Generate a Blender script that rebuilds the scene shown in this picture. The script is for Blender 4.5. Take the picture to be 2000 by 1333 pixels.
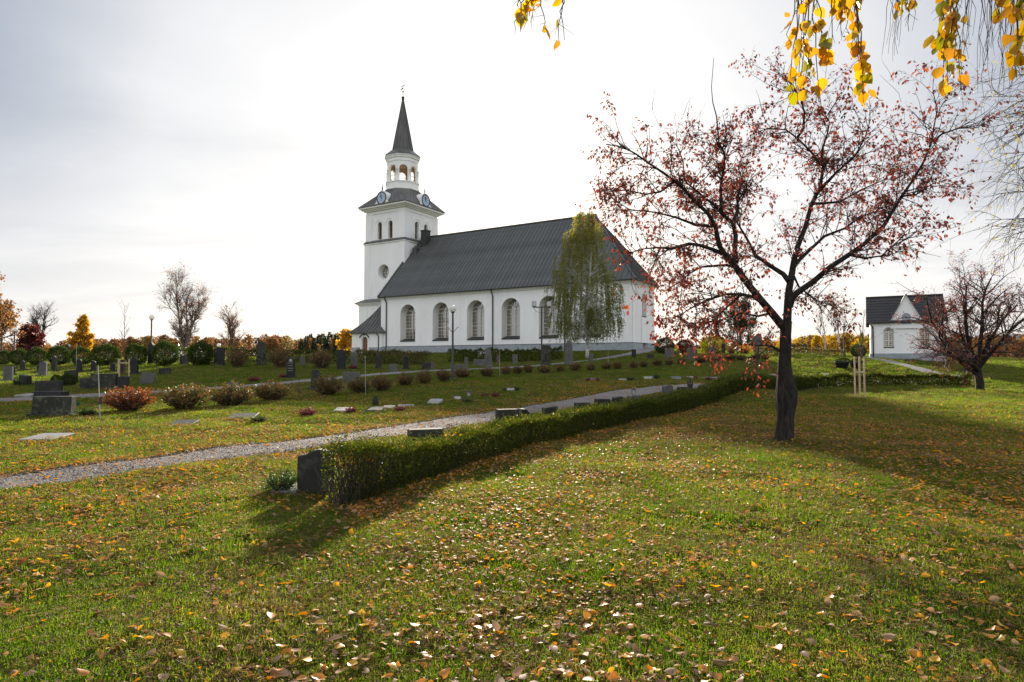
import bpy, bmesh, math, random
import numpy as np
from mathutils import Vector, Matrix

# ------------------------------------------------------------------ reset
for o in list(bpy.data.objects):
    bpy.data.objects.remove(o)
sc = bpy.context.scene
COL = sc.collection

# ------------------------------------------------------------------ camera
EYE = 1.6
LENS = 22.0
FPX = LENS / 36.0 * 2000.0           # focal length in photo pixels
PITCH = math.atan(41.5 / FPX)
cam_d = bpy.data.cameras.new('camera')
cam_d.lens = LENS
cam_d.sensor_width = 36
cam_d.clip_start = 0.05
cam_d.clip_end = 9000
cam = bpy.data.objects.new('camera', cam_d)
cam.location = (0, 0, EYE)
cam.rotation_euler = (math.radians(90) + PITCH, 0, 0)
COL.objects.link(cam)
sc.camera = cam

# ------------------------------------------------------------------ light
SUN_AZ = math.radians(0.4)           # heading, clockwise from +Y
SUN_EL = math.radians(15.8)
SUN_DIR = Vector((math.sin(SUN_AZ) * math.cos(SUN_EL), math.cos(SUN_AZ) * math.cos(SUN_EL), math.sin(SUN_EL)))
sd = bpy.data.lights.new('sun', 'SUN')
sd.energy = 5.0
sd.angle = math.radians(1.3)
sd.color = (1.0, 0.88, 0.70)
sun = bpy.data.objects.new('sun', sd)
sun.rotation_euler = (-SUN_DIR).to_track_quat('-Z', 'Y').to_euler()
sun.location = SUN_DIR * 200
COL.objects.link(sun)

world = bpy.data.worlds.new('World')
sc.world = world
world.use_nodes = True
wn, wl = world.node_tree.nodes, world.node_tree.links
wn.clear()


def WN(t, **kw):
    n = wn.new(t)
    for k, v in kw.items():
        setattr(n, k, v)
    return n


def wmath(op, a, b=None, c=None):
    n = WN('ShaderNodeMath', operation=op)
    for i, v in enumerate((a, b, c)):
        if v is None:
            continue
        if isinstance(v, (int, float)):
            n.inputs[i].default_value = v
        else:
            wl.new(v, n.inputs[i])
    return n.outputs[0]


tc = WN('ShaderNodeTexCoord')
sep = WN('ShaderNodeSeparateXYZ')
wl.new(tc.outputs['Generated'], sep.inputs[0])
dot = WN('ShaderNodeVectorMath', operation='DOT_PRODUCT')
wl.new(tc.outputs['Generated'], dot.inputs[0])
dot.inputs[1].default_value = SUN_DIR
ang = wmath('DIVIDE', wmath('ARCCOSINE', wmath('MINIMUM', dot.outputs['Value'], 0.99999)), math.pi)
ramp = WN('ShaderNodeValToRGB')
wl.new(ang, ramp.inputs[0])
stops = [(0.0, (1.2, 1.17, 1.12)), (0.05, (1.0, 0.995, 0.98)), (0.11, (0.865, 0.865, 0.87)), (0.165, (0.755, 0.765, 0.785)),
         (0.235, (0.34, 0.385, 0.48)), (0.34, (0.56, 0.61, 0.71)), (0.5, (0.98, 1.02, 1.08)), (1.0, (1.24, 1.27, 1.31))]
els = ramp.color_ramp.elements
while len(els) < len(stops):
    els.new(0.5)
for e, (p, c) in zip(els, stops):
    e.position = p
    e.color = (*c, 1)
# pale warm band of thin cloud towards the horizon
hz = WN('ShaderNodeMapRange', interpolation_type='SMOOTHSTEP')
wl.new(sep.outputs[2], hz.inputs['Value'])
hz.inputs['From Min'].default_value = 0.0
hz.inputs['From Max'].default_value = 0.36
hz.inputs['To Min'].default_value = 0.9
hz.inputs['To Max'].default_value = 0.0
mixh = WN('ShaderNodeMixRGB')
wl.new(hz.outputs[0], mixh.inputs[0])
wl.new(ramp.outputs[0], mixh.inputs[1])
mixh.inputs[2].default_value = (0.97, 0.945, 0.92, 1)
# streaky veil
zz = wmath('ADD', wmath('MAXIMUM', sep.outputs[2], 0.0), 0.13)
comb = WN('ShaderNodeCombineXYZ')
wl.new(wmath('DIVIDE', sep.outputs[0], zz), comb.inputs[0])
wl.new(wmath('MULTIPLY', wmath('DIVIDE', sep.outputs[1], zz), 2.2), comb.inputs[1])
nz = WN('ShaderNodeTexNoise')
nz.inputs['Scale'].default_value = 0.55
nz.inputs['Detail'].default_value = 6
nz.inputs['Roughness'].default_value = 0.55
nz.inputs['Distortion'].default_value = 0.6
wl.new(comb.outputs[0], nz.inputs['Vector'])
cr = WN('ShaderNodeValToRGB')
wl.new(nz.outputs[0], cr.inputs[0])
cr.color_ramp.elements[0].position = 0.34
cr.color_ramp.elements[0].color = (0.85, 0.865, 0.885, 1)
cr.color_ramp.elements[1].position = 0.62
cr.color_ramp.elements[1].color = (1.04, 1.035, 1.03, 1)
mul = WN('ShaderNodeMixRGB', blend_type='MULTIPLY')
mul.inputs[0].default_value = 1.0
wl.new(mixh.outputs[0], mul.inputs[1])
wl.new(cr.outputs[0], mul.inputs[2])
bg_veil = WN('ShaderNodeBackground')
bg_veil.inputs[1].default_value = 0.455
wl.new(mul.outputs[0], bg_veil.inputs[0])
sky = WN('ShaderNodeTexSky', sky_type='NISHITA')
sky.sun_disc = False
sky.sun_elevation = SUN_EL
sky.sun_rotation = SUN_AZ
sky.dust_density = 2.0
bg_sky = WN('ShaderNodeBackground')
bg_sky.inputs[1].default_value = 0.0055
wl.new(sky.outputs[0], bg_sky.inputs[0])
add = WN('ShaderNodeAddShader')
wl.new(bg_veil.outputs[0], add.inputs[0])
wl.new(bg_sky.outputs[0], add.inputs[1])
wo = WN('ShaderNodeOutputWorld')
wl.new(add.outputs[0], wo.inputs[0])

# ------------------------------------------------------------------ exposure / render
vs = sc.view_settings
vs.view_transform = 'Standard'
vs.look = 'None'
vs.exposure = 1.2
vs.gamma = 1
vs.use_curve_mapping = False
cy = sc.cycles
cy.max_bounces = 7
cy.diffuse_bounces = 3
cy.glossy_bounces = 3
cy.transmission_bounces = 4
cy.transparent_max_bounces = 4
cy.caustics_reflective = False
cy.caustics_refractive = False
cy.sample_clamp_indirect = 4
cy.use_denoising = True
try:
    cy.denoiser = 'OPENIMAGEDENOISE'
except Exception:
    pass

RNG = np.random.default_rng(7)
random.seed(7)

# ------------------------------------------------------------------ pixel -> world helpers (photo measurements)
_F = Vector((0, math.cos(PITCH), math.sin(PITCH)))
_U = Vector((0, -math.sin(PITCH), math.cos(PITCH)))
_R = Vector((1, 0, 0))


def ray(px, py):
    return _F + _R * ((px - 1000) / FPX) + _U * ((666.5 - py) / FPX)


def at(px, py, D):
    d = ray(px, py)
    return Vector((0, 0, EYE)) + d * (D / d.y)


# ------------------------------------------------------------------ terrain
CTRL = []
for x in (-14, -9, -5, 0, 5, 9, 14):
    for y in (-12, -4, 1, 4, 8, 12):
        CTRL.append((x, y, 0.0))
for px, py in ((650, 1000), (860, 930), (1050, 870), (1240, 828), (1380, 790), (1510, 765), (1640, 762), (1900, 757), (1532, 860), (1690, 777), (1914, 762), (1990, 765)):
    D = EYE * FPX / (py - 708)
    p = at(px, py, D)
    CTRL.append((p.x, p.y, 0.0))
for px, py, D in ((105, 811, 18), (250, 805, 19), (360, 800, 19.5), (450, 793, 21), (530, 783, 23), (640, 772, 25.5), (0, 783, 24), (200, 776, 25.5),
                  (-300, 800, 20), (-300, 740, 36), (-400, 713, 50),
                  (97, 770, 26), (200, 759, 29), (285, 751, 32), (80, 735, 38), (220, 727, 42), (320, 714, 48), (40, 713, 48), (-100, 713, 48), (510, 714, 48), (660, 720, 46),
                  (565, 739, 37), (615, 763, 28), (800, 800, 19), (700, 764, 28), (790, 752, 31), (885, 742, 35), (950, 736, 37.5), (1030, 729, 40), (1120, 725, 41),
                  (1237, 720, 42), (1330, 712, 43), (1405, 706, 45), (1480, 702, 47), (1560, 696, 54), (1640, 697, 56), (1000, 800, 20), (1200, 768, 25.5), (1280, 762, 27), (1400, 752, 31),
                  (1350, 736, 36), (1500, 727, 41.5), (1600, 722, 46), (1220, 742, 34), (1080, 752, 31), (900, 780, 24), (1640, 719, 47.5),
                  (790, 726, 43), (924, 723, 43), (1043, 716, 47), (760, 712, 62), (840, 712, 62), (900, 708, 63), (1050, 707, 63), (1150, 699, 60), (1183, 702, 55), (1240, 691, 66),
                  (757, 690, 95), (900, 688, 88), (1050, 687, 81), (1150, 686, 77), (1237, 685, 74), (1280, 680, 80), (685, 690, 98), (1300, 692, 66), (1400, 693, 60), (1480, 690, 60),
                  (1690, 699, 60), (1767, 700, 59), (1840, 702, 58), (1900, 710, 55), (2000, 712, 56), (1770, 718, 48), (1823, 733, 45), (1870, 738, 44), (1950, 735, 47), (2100, 720, 50), (2300, 730, 46)):
    p = at(px, py, D)
    CTRL.append((p.x, p.y, p.z))
for x, y, z in ((0, 125, 3.1), (-40, 120, 2.6), (40, 115, 2.8), (-90, 110, 1.6), (-110, 60, 1.2), (-140, 130, 1.2), (90, 100, 2.2), (110, 60, 1.6), (140, 130, 1.6), (60, 20, 0.4), (90, 10, 0.6), (-60, 10, 0.1), (-90, 20, 0.4),
                (0, -60, 0), (-80, -60, 0), (80, -60, 0), (-30, -25, 0), (30, -25, 0)):
    CTRL.append((x, y, z))
CT = np.array(CTRL)
_n = len(CT)


def _phi(r2):
    return 0.5 * r2 * np.log(np.maximum(r2, 1e-9))


_A = np.zeros((_n + 3, _n + 3))
_d2 = ((CT[:, None, :2] - CT[None, :, :2]) ** 2).sum(-1)
_A[:_n, :_n] = _phi(_d2) + np.eye(_n) * 1.5
_A[:_n, _n] = 1
_A[:_n, _n + 1:] = CT[:, :2]
_A[_n:, :_n] = _A[:_n, _n:].T
_W = np.linalg.solve(_A, np.concatenate([CT[:, 2], np.zeros(3)]))


def tz(x, y):
    x = np.asarray(x, float)
    y = np.asarray(y, float)
    shp = x.shape
    xf, yf = x.ravel(), y.ravel()
    out = np.empty_like(xf)
    for i in range(0, len(xf), 20000):
        a, b = xf[i:i + 20000], yf[i:i + 20000]
        r = np.hypot(a, b)
        k = np.where(r > 150, 150 / np.maximum(r, 1e-6), 1.0)
        ac, bc = a * k, b * k
        d2 = (ac[:, None] - CT[None, :, 0]) ** 2 + (bc[:, None] - CT[None, :, 1]) ** 2
        z = _phi(d2) @ _W[:_n] + _W[_n] + _W[_n + 1] * ac + _W[_n + 2] * bc
        w = np.clip((r - 110) / 140, 0, 1)
        w = w * w * (3 - 2 * w)
        z = z * (1 - w) + 1.2 * w
        nearw = np.clip((60 - r) / 40, 0, 1)
        z = z + nearw * 0.012 * (np.sin(a * 2.1 + 1.3 * np.sin(b * 1.1)) + np.sin(b * 2.7 + 1.7 * np.sin(a * 0.9)))
        out[i:i + 20000] = z
    return out.reshape(shp)


def tz1(x, y):
    return float(tz(np.array([x]), np.array([y]))[0])


def hit(px, py):
    """where the sight line through a photo pixel meets the ground"""
    d = ray(px, py)
    ts = np.linspace(2, 120, 900)
    X = d.x * ts
    Y = d.y * ts
    Z = EYE + d.z * ts
    g = tz(X, Y)
    idx = np.nonzero(Z <= g)[0]
    i = idx[0] if len(idx) else len(ts) - 1
    if 0 < i < len(ts):
        a, b = Z[i - 1] - g[i - 1], Z[i] - g[i]
        f = a / (a - b) if a != b else 1
        t = ts[i - 1] + (ts[i] - ts[i - 1]) * f
    else:
        t = ts[i]
    return Vector((d.x * t, d.y * t, tz1(d.x * t, d.y * t)))


def spot(px, py, D=None):
    if D is None:
        return hit(px, py)
    p = at(px, py, D)
    return Vector((p.x, p.y, tz1(p.x, p.y)))


# ------------------------------------------------------------------ mesh accumulator
class Acc:
    def __init__(self):
        self.V, self.F, self.M, self.T, self.n = [], [], [], [], 0

    def add(self, V, F, m=0, t=None):
        V = np.asarray(V, float).reshape(-1, 3)
        F = np.asarray(F, int)
        if F.ndim == 1:
            F = F[None]
        self.V.append(V)
        self.F.append(F + self.n)
        self.M.append(np.full(len(F), m))
        self.T.append(np.zeros(len(V)) if t is None else np.broadcast_to(np.asarray(t, float), (len(V),)))
        self.n += len(V)
        return self

    def poly(self, pts, m=0):
        return self.add(pts, [list(range(len(pts)))], m)

    def box(self, x0, x1, y0, y1, z0, z1, m=0, tf=None):
        v = [(x, y, z) for z in (z0, z1) for y in (y0, y1) for x in (x0, x1)]
        if tf:
            v = [tf(*p) for p in v]
        return self.add(v, [(0, 2, 3, 1), (4, 5, 7, 6), (0, 1, 5, 4), (2, 6, 7, 3), (0, 4, 6, 2), (1, 3, 7, 5)], m)

    def bar(self, a, b, w, h=None, m=0, up=(0, 0, 1)):
        """square bar from a to b"""
        a, b = Vector(a), Vector(b)
        h = h or w
        d = (b - a).normalized()
        upv = Vector(up)
        if abs(d.dot(upv)) > 0.95:
            upv = Vector((1, 0, 0))
        s = d.cross(upv).normalized()
        u = s.cross(d)
        v = [p + s * (i * w / 2) + u * (j * h / 2) for p in (a, b) for i, j in ((-1, -1), (1, -1), (1, 1), (-1, 1))]
        return self.add(v, [(0, 1, 5, 4), (1, 2, 6, 5), (2, 3, 7, 6), (3, 0, 4, 7), (3, 2, 1, 0), (4, 5, 6, 7)], m)

    def prism(self, pts, z0, z1, m=0, top=True):
        n = len(pts)
        v = [(p[0], p[1], z0) for p in pts] + [(p[0], p[1], z1) for p in pts]
        self.add(v, [(i, (i + 1) % n, n + (i + 1) % n, n + i) for i in range(n)], m)
        if top:
            self.poly([(p[0], p[1], z1) for p in pts], m)
            self.poly([(p[0], p[1], z0) for p in pts][::-1], m)
        return self

    def lathe(self, prof, c=(0, 0, 0), n=16, m=0, rot=0.0):
        c = np.array(c)
        V = []
        for r, z in prof:
            for i in range(n):
                a = 2 * math.pi * i / n + rot
                V.append((c[0] + r * math.cos(a), c[1] + r * math.sin(a), c[2] + z))
        F = []
        for k in range(len(prof) - 1):
            for i in range(n):
                F.append((k * n + i, k * n + (i + 1) % n, (k + 1) * n + (i + 1) % n, (k + 1) * n + i))
        return self.add(V, F, m)

    def tubes(self, P, R, sides=5, m=0, t=None):
        """P (N,n,3) polylines, R (N,n) radii"""
        P = np.asarray(P, float)
        R = np.asarray(R, float)
        if P.ndim == 2:
            P, R = P[None], R[None]
        N, n, _ = P.shape
        T = np.gradient(P, axis=1)
        T /= np.linalg.norm(T, axis=2, keepdims=True) + 1e-9
        ref = np.where(np.abs(T[:, :1, 2:3]) > 0.8, np.array([1.0, 0.13, 0]), np.array([0.0, 0.1, 1.0]))
        ref = np.broadcast_to(ref, T.shape)
        S = np.cross(T, ref)
        S /= np.linalg.norm(S, axis=2, keepdims=True) + 1e-9
        U = np.cross(S, T)
        a = np.arange(sides) * 2 * np.pi / sides
        V = P[:, :, None] + R[:, :, None, None] * (S[:, :, None] * np.cos(a)[None, None, :, None] + U[:, :, None] * np.sin(a)[None, None, :, None])
        idx = np.arange(N * n * sides).reshape(N, n, sides)
        q = np.stack([idx[:, :-1], np.roll(idx, -1, 2)[:, :-1], np.roll(idx, -1, 2)[:, 1:], idx[:, 1:]], -1).reshape(-1, 4)
        tt = None
        if t is not None:
            tt = np.repeat(np.broadcast_to(t, (N,)), n * sides)
        return self.add(V.reshape(-1, 3), q, m, tt)

    def leaves(self, P, D, L, W, m=0, t=None, fold=0.15, rng=RNG):
        """folded four-cornered leaves: base P, growing along D, random roll"""
        P = np.asarray(P, float)
        N = len(P)
        D = np.asarray(D, float)
        D = D / (np.linalg.norm(D, axis=1, keepdims=True) + 1e-9)
        r = rng.normal(size=(N, 3))
        S = np.cross(D, r)
        S /= np.linalg.norm(S, axis=1, keepdims=True) + 1e-9
        Nn = np.cross(S, D)
        L = np.broadcast_to(L, (N,))[:, None]
        W = np.broadcast_to(W, (N,))[:, None]
        a = P
        b = P + D * L * 0.45 + S * W * 0.5 + Nn * L * fold
        c = P + D * L
        d = P + D * L * 0.45 - S * W * 0.5 + Nn * L * fold
        V = np.stack([a, b, c, d], 1).reshape(-1, 3)
        tt = rng.random(N) if t is None else np.broadcast_to(t, (N,))
        return self.add(V, np.arange(4 * N).reshape(N, 4), m, np.repeat(tt, 4))

    def mesh(self, name, mats, smooth=False, origin=None, tint=False):
        me = bpy.data.meshes.new(name)
        V = np.concatenate(self.V) if self.V else np.zeros((0, 3))
        if origin is not None:
            V = V - np.array(origin)
        me.vertices.add(len(V))
        me.vertices.foreach_set('co', V.astype(np.float32).ravel())
        loops = np.concatenate([f.ravel() for f in self.F]).astype(np.int32)
        tot = np.concatenate([np.full(len(f), f.shape[1]) for f in self.F])
        start = np.concatenate([[0], np.cumsum(tot)[:-1]]).astype(np.int32)
        me.loops.add(len(loops))
        me.loops.foreach_set('vertex_index', loops)
        me.polygons.add(len(tot))
        me.polygons.foreach_set('loop_start', start)
        me.polygons.foreach_set('material_index', np.concatenate(self.M).astype(np.int32))
        me.update(calc_edges=True)
        me.polygons.foreach_set('use_smooth', np.full(len(tot), bool(smooth)))
        if tint:
            at_ = me.attributes.new('tint', 'FLOAT', 'POINT')
            at_.data.foreach_set('value', np.concatenate(self.T).astype(np.float32))
        for mt in (mats if isinstance(mats, (list, tuple)) else [mats]):
            me.materials.append(mt)
        return me


def link(name, me, parent=None, loc=None):
    o = bpy.data.objects.new(name, me)
    COL.objects.link(o)
    if parent is not None:
        o.parent = parent
    if loc is not None:
        o.location = loc
    return o


def tag(o, label=None, cat=None, group=None, kind=None):
    if label:
        o['label'] = label
    if cat:
        o['category'] = cat
    if group:
        o['group'] = group
    if kind:
        o['kind'] = kind
    return o


def thing(name, label, cat, loc=(0, 0, 0), rz=0.0, group=None):
    o = bpy.data.objects.new(name, None)
    o.empty_display_size = 0.2
    COL.objects.link(o)
    o.location = loc
    o.rotation_euler = (0, 0, rz)
    return tag(o, label, cat, group)


def kids(o):
    return [c for c in bpy.data.objects if c.parent == o]


def dup(o, loc, rz=0.0, scale=(1, 1, 1), label=None, children=None):
    c = o.copy()
    COL.objects.link(c)
    c.location = loc
    c.rotation_euler = (0, 0, rz)
    c.scale = scale
    if label:
        c['label'] = label
    for ch in (children if children is not None else kids(o)):
        d = ch.copy()
        COL.objects.link(d)
        d.parent = c
    return c


ORD = ['first', 'second', 'third', 'fourth', 'fifth', 'sixth', 'seventh', 'eighth', 'ninth', 'tenth', 'eleventh', 'twelfth', 'thirteenth', 'fourteenth',
       'fifteenth', 'sixteenth', 'seventeenth', 'eighteenth', 'nineteenth', 'twentieth']


# ------------------------------------------------------------------ materials
class Mt:
    def __init__(self, name):
        self.m = bpy.data.materials.new(name)
        self.m.use_nodes = True
        self.n = self.m.node_tree.nodes
        self.l = self.m.node_tree.links
        self.n.clear()
        self.out = self.n.new('ShaderNodeOutputMaterial')

    def N(self, t, **kw):
        n = self.n.new(t)
        for k, v in kw.items():
            setattr(n, k, v)
        return n

    def set(self, sock, v):
        if hasattr(v, 'is_linked') or hasattr(v, 'links'):
            self.l.new(v, sock)
        elif isinstance(v, tuple) and len(v) == 3 and sock.type == 'RGBA':
            sock.default_value = (*v, 1)
        else:
            sock.default_value = v

    def noise(self, scale, detail=4, rough=0.55, coord='Object', dist=0.0, stretch=None):
        tcn = self.N('ShaderNodeTexCoord')
        v = tcn.outputs[coord]
        if stretch:
            mp = self.N('ShaderNodeMapping')
            mp.inputs['Scale'].default_value = stretch
            self.l.new(v, mp.inputs[0])
            v = mp.outputs[0]
        n = self.N('ShaderNodeTexNoise')
        n.inputs['Scale'].default_value = scale
        n.inputs['Detail'].default_value = detail
        n.inputs['Roughness'].default_value = rough
        n.inputs['Distortion'].default_value = dist
        self.l.new(v, n.inputs['Vector'])
        return n.outputs[0]

    def ramp(self, fac, stops, interp='LINEAR'):
        r = self.N('ShaderNodeValToRGB')
        r.color_ramp.interpolation = interp
        e = r.color_ramp.elements
        while len(e) < len(stops):
            e.new(0.5)
        for a, (p, c) in zip(e, stops):
            a.position = p
            a.color = (*c, 1) if len(c) == 3 else c
        self.l.new(fac, r.inputs[0])
        return r.outputs[0]

    def mix(self, fac, a, b, blend='MIX'):
        n = self.N('ShaderNodeMixRGB', blend_type=blend)
        self.set(n.inputs[0], fac)
        self.set(n.inputs[1], a)
        self.set(n.inputs[2], b)
        return n.outputs[0]

    def bump(self, h, s=0.3, d=0.02):
        b = self.N('ShaderNodeBump')
        b.inputs['Strength'].default_value = s
        b.inputs['Distance'].default_value = d
        self.l.new(h, b.inputs['Height'])
        return b.outputs[0]

    def bsdf(self, col, rough=0.7, spec=0.5, metal=0.0, normal=None, **kw):
        b = self.N('ShaderNodeBsdfPrincipled')
        self.set(b.inputs['Base Color'], col)
        self.set(b.inputs['Roughness'], rough)
        b.inputs['Specular IOR Level'].default_value = spec
        b.inputs['Metallic'].default_value = metal
        if normal is not None:
            self.l.new(normal, b.inputs['Normal'])
        self.last = b
        return b.outputs[0]

    def done(self, sh):
        self.l.new(sh, self.out.inputs['Surface'])
        return self.m


def simple(name, col, rough=0.7, var=0.25, scale=3.0, spec=0.4, bump=0.0, bscale=None, metal=0.0, coord='Object'):
    M = Mt(name)
    n = M.noise(scale, 6, 0.6, coord)
    dark = tuple(c * (1 - var) for c in col)
    lite = tuple(min(1, c * (1 + var * 0.7)) for c in col)
    c = M.ramp(n, [(0.3, dark), (0.7, lite)])
    nm = None
    if bump:
        nm = M.bump(M.noise(bscale or scale * 8, 5, 0.6, coord), bump, 0.02)
    return M.done(M.bsdf(c, rough, spec, metal, nm))


def leafmat(name, stops, trans=0.5, rough=0.45, spec=0.5, src='tint', trans_gain=1.5, patch=0.0):
    """thin leaf: reflecting front, light shining through; colour varies leaf by leaf"""
    M = Mt(name)
    if src == 'tint':
        a = M.N('ShaderNodeAttribute', attribute_name='tint')
        f = a.outputs['Fac']
    else:
        a = M.N('ShaderNodeObjectInfo')
        f = a.outputs['Random']
        if patch:                      # larger patches of growth across the lawn
            nn = M.N('ShaderNodeTexNoise')
            nn.inputs['Scale'].default_value = 0.9
            nn.inputs['Detail'].default_value = 4
            nn.inputs['Roughness'].default_value = 0.65
            M.l.new(a.outputs['Location'], nn.inputs['Vector'])
            m1 = M.N('ShaderNodeMapRange')
            m1.inputs['From Min'].default_value = 0.3
            m1.inputs['From Max'].default_value = 0.7
            M.l.new(nn.outputs[0], m1.inputs['Value'])
            mm = M.N('ShaderNodeMixRGB')
            mm.inputs[0].default_value = patch
            M.l.new(f, mm.inputs[1])
            M.l.new(m1.outputs[0], mm.inputs[2])
            f = mm.outputs[0]
    c = M.ramp(f, stops)
    fr = M.bsdf(c, rough, spec)
    tr = M.N('ShaderNodeBsdfTranslucent')
    hs = M.N('ShaderNodeHueSaturation')
    hs.inputs['Saturation'].default_value = 1.15
    hs.inputs['Value'].default_value = trans_gain
    M.l.new(c, hs.inputs['Color'])
    M.l.new(hs.outputs[0], tr.inputs[0])
    mx = M.N('ShaderNodeMixShader')
    mx.inputs[0].default_value = trans
    M.l.new(fr, mx.inputs[1])
    M.l.new(tr.outputs[0], mx.inputs[2])
    return M.done(mx.outputs[0])


def m_ground():
    M = Mt('lawn_soil')
    n1 = M.noise(0.35, 5, 0.6)
    n2 = M.noise(9.0, 6, 0.7)
    n3 = M.noise(60.0, 3, 0.6)
    c1 = M.ramp(n1, [(0.3, (0.042, 0.055, 0.010)), (0.7, (0.098, 0.100, 0.020))])
    c2 = M.ramp(n2, [(0.35, (0.028, 0.034, 0.009)), (0.65, (0.115, 0.115, 0.026))])
    c = M.mix(0.5, c1, c2)
    c3 = M.ramp(n3, [(0.3, (0.5, 0.5, 0.5)), (0.7, (1.35, 1.35, 1.3))])
    c = M.mix(0.7, c, c3, 'MULTIPLY')
    nm = M.bump(M.noise(45.0, 4, 0.7), 0.9, 0.03)
    return M.done(M.bsdf(c, 1.0, 0.0, 0, nm))


def m_gravel():
    M = Mt('gravel')
    n = M.noise(48.0, 5, 0.75)
    n2 = M.noise(1.2, 4, 0.6)
    c = M.ramp(n, [(0.32, (0.085, 0.08, 0.08)), (0.5, (0.20, 0.185, 0.185)), (0.66, (0.36, 0.34, 0.335))])
    c = M.mix(0.6, c, M.ramp(n2, [(0.3, (0.75, 0.75, 0.76)), (0.7, (1.15, 1.12, 1.1))]), 'MULTIPLY')
    nm = M.bump(M.noise(60.0, 4, 0.75), 1.0, 0.05)
    return M.done(M.bsdf(c, 0.85, 0.35, 0, nm))


def m_roof(name, a, b):
    M = Mt(name)
    n = M.noise(0.8, 6, 0.65, stretch=(1.0, 1.0, 0.35))
    n2 = M.noise(7.0, 5, 0.7)
    c = M.ramp(n, [(0.3, a), (0.72, b)])
    oi = M.N('ShaderNodeObjectInfo')
    c = M.mix(0.8, c, M.ramp(oi.outputs['Random'], [(0, (0.85, 0.86, 0.86)), (1, (1.15, 1.14, 1.12))]), 'MULTIPLY')
    c = M.mix(0.5, c, M.ramp(n2, [(0.3, (0.8, 0.8, 0.8)), (0.7, (1.2, 1.2, 1.2))]), 'MULTIPLY')
    return M.done(M.bsdf(c, 0.42, 0.5, 0.0, M.bump(n2, 0.08, 0.01)))


def m_render(name, col):
    M = Mt(name)
    n = M.noise(0.25, 6, 0.65, stretch=(1, 1, 0.4))
    n2 = M.noise(22, 4, 0.6)
    n4 = M.noise(1.1, 5, 0.7, stretch=(1, 1, 0.18))
    c = M.ramp(n, [(0.28, tuple(x * 0.90 for x in col)), (0.6, col)])
    c = M.mix(0.7, c, M.ramp(n4, [(0.34, (0.88, 0.87, 0.85)), (0.46, (1, 1, 1))]), 'MULTIPLY')
    return M.done(M.bsdf(c, 0.9, 0.2, 0, M.bump(n2, 0.25, 0.01)))


def m_stone(name, a, b, rough=0.5, lichen=0.0):
    M = Mt(name)
    n = M.noise(2.2, 6, 0.65)
    n2 = M.noise(70, 3, 0.7)
    rough = max(rough, .6)
    c = M.ramp(n, [(0.3, a), (0.7, b)])
    c = M.mix(0.6, c, M.ramp(n2, [(0.3, (0.7, 0.7, 0.7)), (0.7, (1.3, 1.3, 1.3))]), 'MULTIPLY')
    if lichen:
        n3 = M.noise(5.5, 5, 0.7, dist=0.4)
        c = M.mix(M.ramp(n3, [(0.52, (0, 0, 0)), (0.6, (lichen,) * 3)]), c, (0.12, 0.125, 0.085))
    return M.done(M.bsdf(c, rough, 0.25, 0, M.bump(n2, 0.25, 0.004)))


def m_bark(name, a, b, scale=14, st=(1, 1, 0.25)):
    M = Mt(name)
    n = M.noise(scale, 7, 0.7, stretch=st, dist=0.5)
    c = M.ramp(n, [(0.35, a), (0.65, b)])
    return M.done(M.bsdf(c, 0.9, 0.2, 0, M.bump(n, 1.0, 0.05)))


def m_birch():
    M = Mt('birch_bark')
    n = M.noise(3.0, 6, 0.7, stretch=(1, 1, 2.5))
    c = M.ramp(n, [(0.4, (0.03, 0.028, 0.026)), (0.5, (0.55, 0.54, 0.52)), (0.8, (0.72, 0.71, 0.69))])
    return M.done(M.bsdf(c, 0.75, 0.3))


def m_glass():
    M = Mt('window_glass')
    g = M.N('ShaderNodeBsdfGlossy')
    g.inputs['Color'].default_value = (0.78, 0.86, 0.92, 1)
    g.inputs['Roughness'].default_value = 0.03
    n = M.noise(0.9, 3, 0.5)
    nm = M.bump(n, 0.15, 0.05)
    M.l.new(nm, g.inputs['Normal'])
    inner = M.bsdf(M.ramp(M.noise(0.7, 2, 0.5), [(0.4, (0.05, 0.035, 0.022)), (0.6, (0.16, 0.10, 0.055))]), 0.4, 0.4)
    mx = M.N('ShaderNodeMixShader')
    mx.inputs[0].default_value = 0.24
    M.l.new(inner, mx.inputs[1])
    M.l.new(g.outputs[0], mx.inputs[2])
    return M.done(mx.outputs[0])


def m_globe():
    M = Mt('lamp_globe')
    b = M.bsdf((0.82, 0.81, 0.78), 0.25, 0.5)
    t = M.N('ShaderNodeBsdfTranslucent')
    t.inputs[0].default_value = (0.85, 0.84, 0.8, 1)
    mx = M.N('ShaderNodeMixShader')
    mx.inputs[0].default_value = 0.45
    M.l.new(b, mx.inputs[1])
    M.l.new(t.outputs[0], mx.inputs[2])
    return M.done(mx.outputs[0])


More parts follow.
